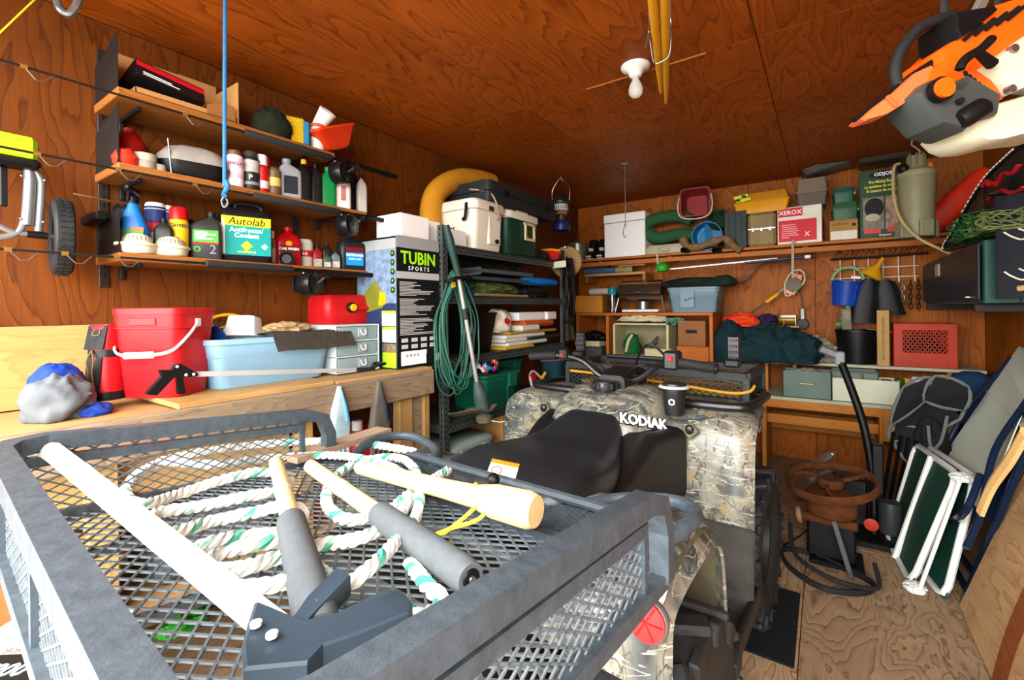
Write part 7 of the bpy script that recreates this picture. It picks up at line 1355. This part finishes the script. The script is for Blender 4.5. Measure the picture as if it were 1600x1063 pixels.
twisted('mooring_rope', 'short rope piece in the near corner of the rear basket', [(640, 880), (665, 912), (690, 940), (660, 965), (620, 950), (640, 990), (690, 1010)], .012, .012, 7)
WD = wood('paddle_wood', '#e2c896', '#c09a5c', stretch=(4, 4, .5), contrast=.3, knots=False); GRP = mat('#5d6368', .8, var=.1, bump=.2, scale=50)
def shaft(label, p0, p1, g0, r, butt=True):
    a, b = Vector(p0), Vector(p1); t = thing('wooden_paddle_shaft', label, 'paddle', a); d = b-a
    MB().tube([(0, 0, 0), d*.01, d*.30], [r*.7, r, r*.98], 14).build('wood_shaft', WD, t); MB().tube([d*.28, d*.30, d*.32], [r*1.04, r*1.08, r*1.04], 14).build('ferrule', mat('#c4bba8', .5), t); MB().tube([d*.30, d*g0], [r*.98, r], 14).build('wood_shaft', WD, t)
    MB().tube([d*(g0-.02), d*g0, d*.97, d], [r*1.1, r*1.45, r*1.5, r*1.3], 18).build('rubber_grip', GRP, t); MB().tube([d*.998, d*1.004], [r*.9, r*.8], 18).build('end_cap', BLACK, t); MB().tube([d*1.003, d*1.008], [r*.35, r*.3], 12).build('end_ring', STEEL, t)
    return t
shaft('left wooden shaft with grey rubber grip lying on the rope', onfloor(431, 722, .05), onfloor(500, 990, .045), .55, .0175); shaft('right wooden shaft with grey rubber grip lying on the rope', onfloor(484, 728, .05), onfloor(736, 905, .04), .58, .0175)
a, b = onfloor(560, 730, .055), onfloor(838, 800, .065); t = thing('wooden_club', 'thick pale wooden handle tied with yellow cord at the front of the rear basket', 'club', a); d = b-a
MB().tube([(0, 0, 0), d*.02, d*.55, d*.72, d*.82, d*.97, d], [.014, .018, .021, .024, .034, .036, .030], 18).build('handle', WD, t)
YC_ = mat('#d8c23c', .6); MB().tube(catmull([d*.72+Vector((0, 0, .027)), d*.73+Vector((.02, -.02, -.0)), d*.66+Vector((.0, -.07, -.06)), d*.62+Vector((-.01, -.09, -.07)), d*.66+Vector((.01, -.06, -.05)), d*.8+Vector((0, -.03, -.02)), d*.78+Vector((0, .0, .03))], 6), .0045, 6).build('cord_tie', YC_, t); MB().sphere(d*.80+Vector((-.01, .02, .035)), .014, 10, 7).build('black_knob', BLACK, t)
# grabber with white square tube and black pistol grip
a, b = at(72, 698, z=.992), at(432, 985, z=.90); t = thing('reaching_grabber', 'white square tube grabber with black pistol grip lying across the rear basket', 'grabber', a); d = b-a; W_ = mat('#dcdcd6', .45, var=.05)
MB().tube([(0, 0, 0), d], .0175, 4).build('square_tube', W_, t); MB().tube([d*-.02, d*.02, d*.06], [.014, .021, .018], 10).build('tip_wrap', mat('#c9c4ba', .7, var=.15), t); MB().tube([d*.22, d*.25], .0185, 4).build('clear_tape', mat('#a8a49a', .3), t)
def handle(P, z, th, nm, m_):
    Q = [at(u, v, z=z) for u, v in P]; m = MB().ringloft([[q-a+Vector((0, 0, s_*th)) for q in Q] for s_ in (-.5, -.42, .42, .5)]); n = len(Q); c = sum((q-a for q in Q), Vector())/n
    for k in (0, 3):
        for i in range(n): m.v[k*n+i] = c+(m.v[k*n+i]-c)*.95
    return m.build(nm, m_, t)
NVB = mat('#33404c', .35, var=.1)
h1 = handle(((398, 968), (415, 975), (470, 1000), (520, 990), (610, 945), (632, 950), (645, 970), (640, 985), (560, 1020), (505, 1040), (480, 1070), (380, 1080), (378, 1040), (388, 1000)), .905, .045, 'pistol_grip', NVB); handle(((452, 992), (470, 1000), (548, 915), (540, 905), (525, 903), (480, 950)), .90, .03, 'trigger', NVB)
for u, v in ((400, 978), (425, 995)): q = at(u, v, z=.93)-a; MB().lathe([(.006, 0), (.006, .004)], 12, c=q).build('rivet', PRINT_W, t)
lump(onfloor(560, 985, .0)-a+Vector((0, 0, .0)), (.03, .03, .02), 3, .1, 2).build('jaw_pad', mat('#1a4a3c', .5), t)
# bungee cords and tail lamps on the quad bike
m = MB().tube(catmull([(-.38, .765, .955), (-.15, .755, .95), (.15, .755, .935), (.36, .755, .92), (.435, .77, .93), (.45, .80, .95)], 6), .006, 7); m.build('bungee_cord', mat('#b8861e', .6), atv)
MB().tube(catmull([(.1, .765, .96), (.25, .76, .965), (.33, .755, .97), (.42, .765, .955), (.43, .8, .94)], 5), .003, 5).build('wire_tie', STEEL, atv); MB().box((.02, .95, .90), (.74, .26, .02), .004).build('yellow_basket_liner', mat('#b98a24', .7, var=.15), fbo)
_wi = world_matrix(atv).inverted(); MB().tube([_wi @ at(922, 874, z=.80), _wi @ at(1040, 842, z=.80)], .0045, 7).build('yellow_strap', mat('#b8a53a', .6), atv)
MB().box((-.25, -.53, .70), (.06, .04, .05), .006).build('amber_lamp', mat('#d86a10', .3), atv); MB().box((-.08, -.54, .69), (.12, .04, .04), .006).build('stop_lamp', mat('#c01010', .25), atv)
# ------------------------------------------------------------------ things below the basket, near the bench
t = thing('white_appliance', 'white appliance with black panel and round dial beneath the workbench edge', 'appliance', (-1.44, .20, 0), FR(38)); t.scale = (1, 1, 1.16); MB().rr([(0, .30, .36, .03), (.01, .31, .37, .035), (.42, .31, .37, .035), (.45, .29, .35, .03)], 5).build('case', mat('#d9dcdc', .4, var=.03), t, smooth=40)
MB().box((0, -.04, .4515), (.26, .14, .003), .001).build('control_panel', PRINT_K, t); text(t, '7800', .05, (0.0, -.02, .4535), (0, 0, 0), PRINT_W, bold=.001, shear=.2); text(t, '*****', .05, (0, .03, .4535), (0, 0, 0), mat('#c85a4a', .5, var=0), 'starburst'); MB().lathe([(.055, .452), (.06, .46), (.058, .468), (.042, .468), (.04, .455)], 28, c=(0, -.12, 0)).build('dial_ring', WHITE, t); MB().lathe([(.04, .452), (.036, .456)], 24, c=(0, -.12, 0)).build('dial_face', BLACK, t); MB().box((0, -.12, .462), (.014, .07, .014), .003).build('dial_knob', DKGREY, t)
FW = mat('#a9784a', .9, var=.25, bump=.5, scale=20); rn = random.Random(12)
for k in range(9):
    x, y = -1.15+.13*k+rn.uniform(-.03, .03)-(.55 if k > 5 else 0), .25+rn.uniform(0, .3)+(.1 if k > 5 else 0)
    tag(MB().box((0, 0, .02), (.28*rn.uniform(.6, 1.1), .06*rn.uniform(.6, 1.2), .035), .006).build('wood_offcut', FW if k % 3 else PINE_Y, loc=(x, y, .001), rot=FR(rn.uniform(0, 180))), f'{("pale", "brown", "brown")[k % 3]} wood offcut on the floor below the basket, {("first", "second", "third", "fourth", "fifth", "sixth", "seventh", "eighth", "ninth")[k]} from the workbench', 'wood offcut', 'wood offcuts under the rear basket')
for k, (u, v) in enumerate(((215, 905), (285, 960))):
    p = at(u, v, z=.05); tag(lump((0, 0, 0), (.07, .09, .03), 30+k, .35, 3).build('plastic_scrap', mat('#3fae3c', .6), loc=(p.x, p.y, .001)), ('larger scrap of bright green plastic below the basket', 'smaller scrap of bright green plastic below the basket')[k], 'plastic scrap')
# ------------------------------------------------------------------ ceiling: lamp, poles, chainsaw, rope
lx = at(993, 103, z=ZC); t = thing('ceiling_lamp', 'white porcelain lampholder with bare bulb on the ceiling', 'lamp', (lx.x, lx.y, ZC)); MB().lathe([(.062, 0), (.064, -.006), (.058, -.016), (.034, -.026), (.026, -.046), (.022, -.05)], 30).build('lampholder', mat('#e2dfd8', .3, var=.03), t, smooth=50)
bl = bpy.data.materials.new('frosted_glass'); bl.use_nodes = True; b_ = bl.node_tree.nodes['Principled BSDF']; b_.inputs['Base Color'].default_value = (.85, .84, .8, 1); b_.inputs['Roughness'].default_value = .25; b_.inputs['Transmission Weight'].default_value = .6; b_.inputs['IOR'].default_value = 1.15
MB().lathe([(.013, -.048), (.014, -.062), (.026, -.085), (.031, -.105), (.029, -.122), (.018, -.137), (.001, -.142)], 24).build('bulb', bl, t, smooth=80)
DWL = mat('#d89a20', .45, var=.06)
for u0, v0, u1, v1, lab in ((1033, 145, 1012, -90, 'left yellow tapered pole hung under the ceiling'), (1041, 161, 1038, -60, 'right yellow tapered pole hung under the ceiling')):
    a, b = at(u0, v0, z=2.20), at(u1, v1, z=2.20); tag(MB().tube([a, a.lerp(b, .03), a.lerp(b, .25), a.lerp(b, .6), b], [.006, .008, .0125, .0155, .0155], 14).build('tapered_pole', DWL), lab, 'pole', 'yellow poles under the ceiling')
ch = [at(1014, 50, z=2.2), at(1016, 65, z=2.19), at(1022, 97, z=2.175), at(1034, 96, z=2.17), at(1046, 85, z=2.175), at(1049, 50, z=2.20), at(1048, 30, z=2.23)]
t = thing('ball_chain', 'steel ball chain holding the yellow poles', 'chain', ch[0]); P_ = catmull([c-ch[0] for c in ch], 16); m = MB()
for q in P_[::1]: m.sphere(q, .0028, 6, 4)
m.build('beads', STEEL, t, kind='stuff'); MB().tube([(0, 0, 0), (0, 0, ZC-ch[0].z)], .0016, 5).build('wire', STEEL, t); e_ = ch[-1]-ch[0]; MB().tube([e_, (e_.x, e_.y, ZC-ch[0].z)], .0016, 5).build('wire', STEEL, t); MB().tube([(0, 0, 0), at(1008, 75, z=2.17)-ch[0]], .0025, 5).build('loose_end', STEEL, t)
# chainsaw slung from the ceiling
CD = .95
def cp(u, v, dd=0.0): d = ray(u, v); return Vector((0, 0, EYE))+d*((CD+dd)/FPX)
so = cp(1510, 110); t = thing('chainsaw', 'orange and white chainsaw hanging from the ceiling on the right', 'chainsaw', so); OR = mat('#e8560c', .4, var=.04); CWH = mat('#c9c7b0', .5, var=.12, scale=20); CGR = mat('#3a3e3c', .45, var=.08)
def slabp(poly, d0, d1, nm, m_, bev=.94, parent=None):
    n = len(poly); rings = []; dz = d1-d0; cu, cv = sum(p[0] for p in poly)/n, sum(p[1] for p in poly)/n
    for f_, s_ in ((0, bev), (.12, 1), (.88, 1), (1, bev)): rings.append([so*0+cp(cu, cv, 0)+(cp(cu+(u-cu)*s_, cv+(v-cv)*s_, 0)-cp(cu, cv, 0))+_f*(d0+dz*f_)-so for u, v in poly])
    return MB().ringloft(rings).build(nm, m_, parent or t, smooth=28)
slabp(((1346, 178), (1352, 184), (1412, 150), (1476, 98), (1470, 84), (1440, 104), (1400, 136)), .02, .03, 'guide_bar', BLACK, 1); slabp(((1350, 184), (1358, 186), (1388, 178), (1414, 162), (1452, 130), (1470, 110), (1462, 98), (1436, 110), (1404, 140), (1372, 164)), .005, .05, 'scabbard', mat('#d8683a', .4, var=.1))
MB().tube([cp(1400, 165, .0)-so, cp(1386, 150, .0)-so], .004, 6).build('scabbard_rib', mat('#c05a30', .4), t)
house = slabp(((1476, 74), (1491, 63), (1545, 10), (1600, -8), (1660, -8), (1660, 50), (1604, 54), (1555, 92), (1558, 138), (1568, 156), (1553, 163), (1489, 132), (1470, 148), (1446, 136), (1453, 112), (1472, 95)), .0, .11, 'housing', OR, .97)
slabp(((1433, 136), (1456, 128), (1462, 148), (1482, 152), (1494, 140), (1491, 128), (1543, 158), (1538, 188), (1496, 200), (1489, 212), (1452, 201), (1420, 166), (1416, 154)), -.03, .06, 'chain_cover', CGR); slabp(((1498, 200), (1512, 192), (1543, 166), (1600, 149), (1660, 150), (1660, 205), (1600, 212), (1560, 222), (1535, 224), (1514, 216)), -.01, .10, 'fuel_tank', CWH, .9)
slabp(((1526, 110), (1578, 71), (1606, 52), (1665, 52), (1665, 146), (1600, 138), (1569, 151), (1548, 125)), -.025, .03, 'starter_cover', CWH, .96); slabp(((1486, 24), (1546, 14), (1552, 20), (1512, 52), (1493, 64), (1487, 50)), -.012, .08, 'air_filter_cover', BLACK)
for k in range(5): slabp(((1502+k*17, 62-k*8), (1530+k*19, 38-k*9), (1534+k*19, 40-k*9), (1506+k*17, 66-k*8)), -.006, .02, 'vent_slot', PRINT_K, 1, house)
for k in range(7): slabp(((1504+k*7, 112+k*5.6), (1508+k*7, 112+k*5.6), (1511+k*7, 119+k*5.6), (1506+k*7, 119+k*5.6)), -.004, .01, 'cooling_slot', PRINT_K, 1, house)
MB().tube(catmull([cp(u, v, .03)-so for u, v in ((1490, 26), (1474, 28), (1437, 44), (1410, 76), (1399, 108), (1404, 134), (1424, 152))], 7), .0115, 12).build('front_handle', RUBBER, t, smooth=60)
MB().tube(catmull([cp(u, v, -.045)-so for u, v in ((1499, 109), (1504, 98), (1514, 88), (1534, 76), (1552, 58))], 5), [.006]+[.0085]*19+[.005], 10).build('starter_grip', BLACK, t); MB().tube([cp(1528, 82, -.045)-so, cp(1550, 100, -.03)-so], [.008, .011], 10).build('starter_stem', BLACK, t)
ring = cp(1474, 138, -.046)-so; fq = _f.to_track_quat('Z', 'Y').to_euler()
MB().lathe([(.024, 0), (.024, .012)], 22).xf(ring, fq).build('dial_ring', BLACK, t); MB().lathe([(.019, -.006), (.019, .01)], 22).xf(ring, fq).build('dial', OR, t); MB().lathe([(.006, -.01), (.006, .01)], 14).xf(cp(1496, 160, -.03)-so, fq).build('cover_nut', PRINT_K, t); MB().lathe([(.005, -.01), (.008, .01)], 12).xf(cp(1457, 148, -.03)-so, fq).build('cover_nut', STEEL, t)
for u, v in ((1582, 77), (1578, 140)): MB().lathe([(.008, -.006), (.008, .006)], 14).xf(cp(u, v, -.026)-so, fq).build('cover_screw', STEEL, t)
a = cp(1498, 190, -.03)-so; b = cp(1538, 166, -.03)-so; MB().tube([a, a.lerp(b, .2), a.lerp(b, .9), b], [.014, .020, .020, .016], 14).build('oil_cap', BLACK, t)
slabp(((1592, 96), (1620, 90), (1625, 125), (1596, 124)), -.032, -.02, 'orange_badge', OR)
c0 = cp(1476, 28, .03); MB().tube([c0-so, (c0.x-so.x, c0.y-so.y, ZC-so.z)], .008, 6, flat=(.4, 1)).build('hanging_strap', BLACK, t); c1 = cp(1560, 10, .06); MB().tube([c1-so, (c1.x-so.x, c1.y-so.y, ZC-so.z)], .008, 6, flat=(.4, 1)).build('hanging_strap', BLACK, t)
# white rail on the ceiling above the saw
tag(MB().box((0, 0, 0), (.03, .5, .03), .004).build('ceiling_rail', WHITE, loc=at(1546, -20, z=2.32), rot=FR(0)), 'short white rail fixed to the ceiling above the chainsaw', 'rail')
# blue rope with snap hook
p = at(351, 292, x=-1.60); t = thing('hanging_rope', 'blue rope with snap hook hanging from the ceiling before the shelves', 'rope', (p.x, p.y, p.z)); BR = mat('#2a6ea8', .7, var=.15, scale=60)
MB().tube([(0, .0, 0), (.002, .002, .3), (0, .008, ZC-p.z)], .0062, 8).build('rope', BR, t); m = MB().tube(catmull([(0, 0, .02), (.008, .006, .005), (-.006, .004, -.015), (.004, -.004, -.03)], 5), .008, 8); m.build('knot', BR, t); MB().tube(catmull([(0, 0, -.03), (-.012, -.004, -.045), (-.004, 0, -.066), (.012, .004, -.055), (.008, .002, -.04)], 5), .0028, 6).build('snap_hook', STEEL, t)
tag(MB().tube(catmull([at(88, -4, x=-2.05), at(94, 14, x=-2.04), at(108, 22, x=-2.03), at(120, 8, x=-2.02), at(124, -6, x=-2.02)], 5), .012, 8).build('wire_loop', mat('#8a8f90', .35, .7, var=.2, scale=40)), 'grey wire loop hanging at the ceiling in the left corner', 'wire loop')
tag(MB().tube([at(-10, 62, x=-2.0), at(65, -10, x=-2.0)], .014, 6, flat=(.25, 1)).build('measuring_strap', mat('#d0b020', .6, var=.1)), 'yellow strap slanting across the upper left corner', 'strap')
# ------------------------------------------------------------------ bicycle trailer hung on the left wall
t = thing('bike_trailer', 'grey tubed bicycle trailer with small wheel hung on the left wall', 'bicycle trailer', (-2.0, .40, 1.2)); o = Vector((-2.0, .40, 1.2)); SA = mat('#8d9194', .35, .6)
w_ = at(96, 371, x=-2.03)-o; tr_ = tire_mesh(.125, .05, 0, .011, .5)
for k in range(40):
    for sd in (-1, 1): a = k*2*PI/40; tr_.mark(); tr_.box((0, .122*math.cos(a), .122*math.sin(a)), (.012, .007, .004), .001, (a, 0, 0)); tr_.xf((sd*.008, 0, 0))
tr_.m0 = 0; tr_.xf((0, 0, 0), (0, 0, R(84))); ty = tr_.build('tire', TIRE, t, loc=w_); rm = rim_mesh(.125, .05); rm.m0 = 0; rm.xf((0, 0, 0), (0, 0, R(84))); rm.build('rim', BLACK, ty)
def q3(*l): return [at(u, v, x=-2.03)-o for u, v in l]
MB().tube(catmull(q3((38, 252), (46, 266), (46, 300), (42, 352)), 6), .0145, 12).build('fork_tube', SA, t); MB().tube(catmull(q3((46, 258), (62, 278), (64, 300), (60, 362)), 6), .0105, 12).build('fork_tube', SA, t); MB().tube(catmull(q3((-20, 372), (10, 370), (30, 362), (38, 345)), 6), .009, 10).build('curved_tube', SA, t); MB().tube(catmull(q3((-10, 348), (8, 358), (25, 364), (45, 366)), 6), .008, 10).build('curved_tube', SA, t)
MB().tube(q3((42, 366), (74, 369)), .011, 10).build('axle_mount', BLACK, t); MB().tube(q3((72, 369), (96, 371)), .006, 10).build('axle', STEEL, t)
c = q3((20, 232),)[0]; MB().box(c, (.06, .10, .08), .012).build('green_pad', mat('#9ac414', .7), t); MB().box(c+Vector((.01, -.0, -.045)), (.07, .11, .03), .01).build('black_strap', BLACK, t); MB().box(c+Vector((.0, -.02, -.12)), (.012, .016, .12), .003).build('strap_tail', BLACK, t)
MB().box((-.1, 0.1, .40), (.18, .03, .03), .004).build('wall_hanger', BLACK, t)
for u, v in ((32, 276), (68, 283), (31, 343), (66, 348)): MB().sphere(q3((u, v))[0]+Vector((.014, 0, 0)), .0045, 8, 6).build('bolt', STEEL, t)
t = tag(MB().tube(catmull([at(115, 303, x=-1.97), at(150, 310, x=-1.97), at(185, 318, x=-2.0), at(205, 330, x=-2.05)], 5), .004, 6).build('air_hose', mat('#6a4a2c', .6)), 'thin brown wire poking out left of the bottom wall shelf', 'wire')

a, b = onfloor(452, 718, .03), onfloor(600, 672, .05); t = thing('weathered_plank', 'weathered wooden plank lying across the front corner of the rear basket', 'plank', a); d = b-a; MB().tube([(0, 0, 0), d], .05, 4, flat=(.25, 1, (0, 0, 1))).build('plank', wood('grey_plank', '#a8927a', '#6a5442', stretch=(4, 4, 4), contrast=.5), t, smooth=20)
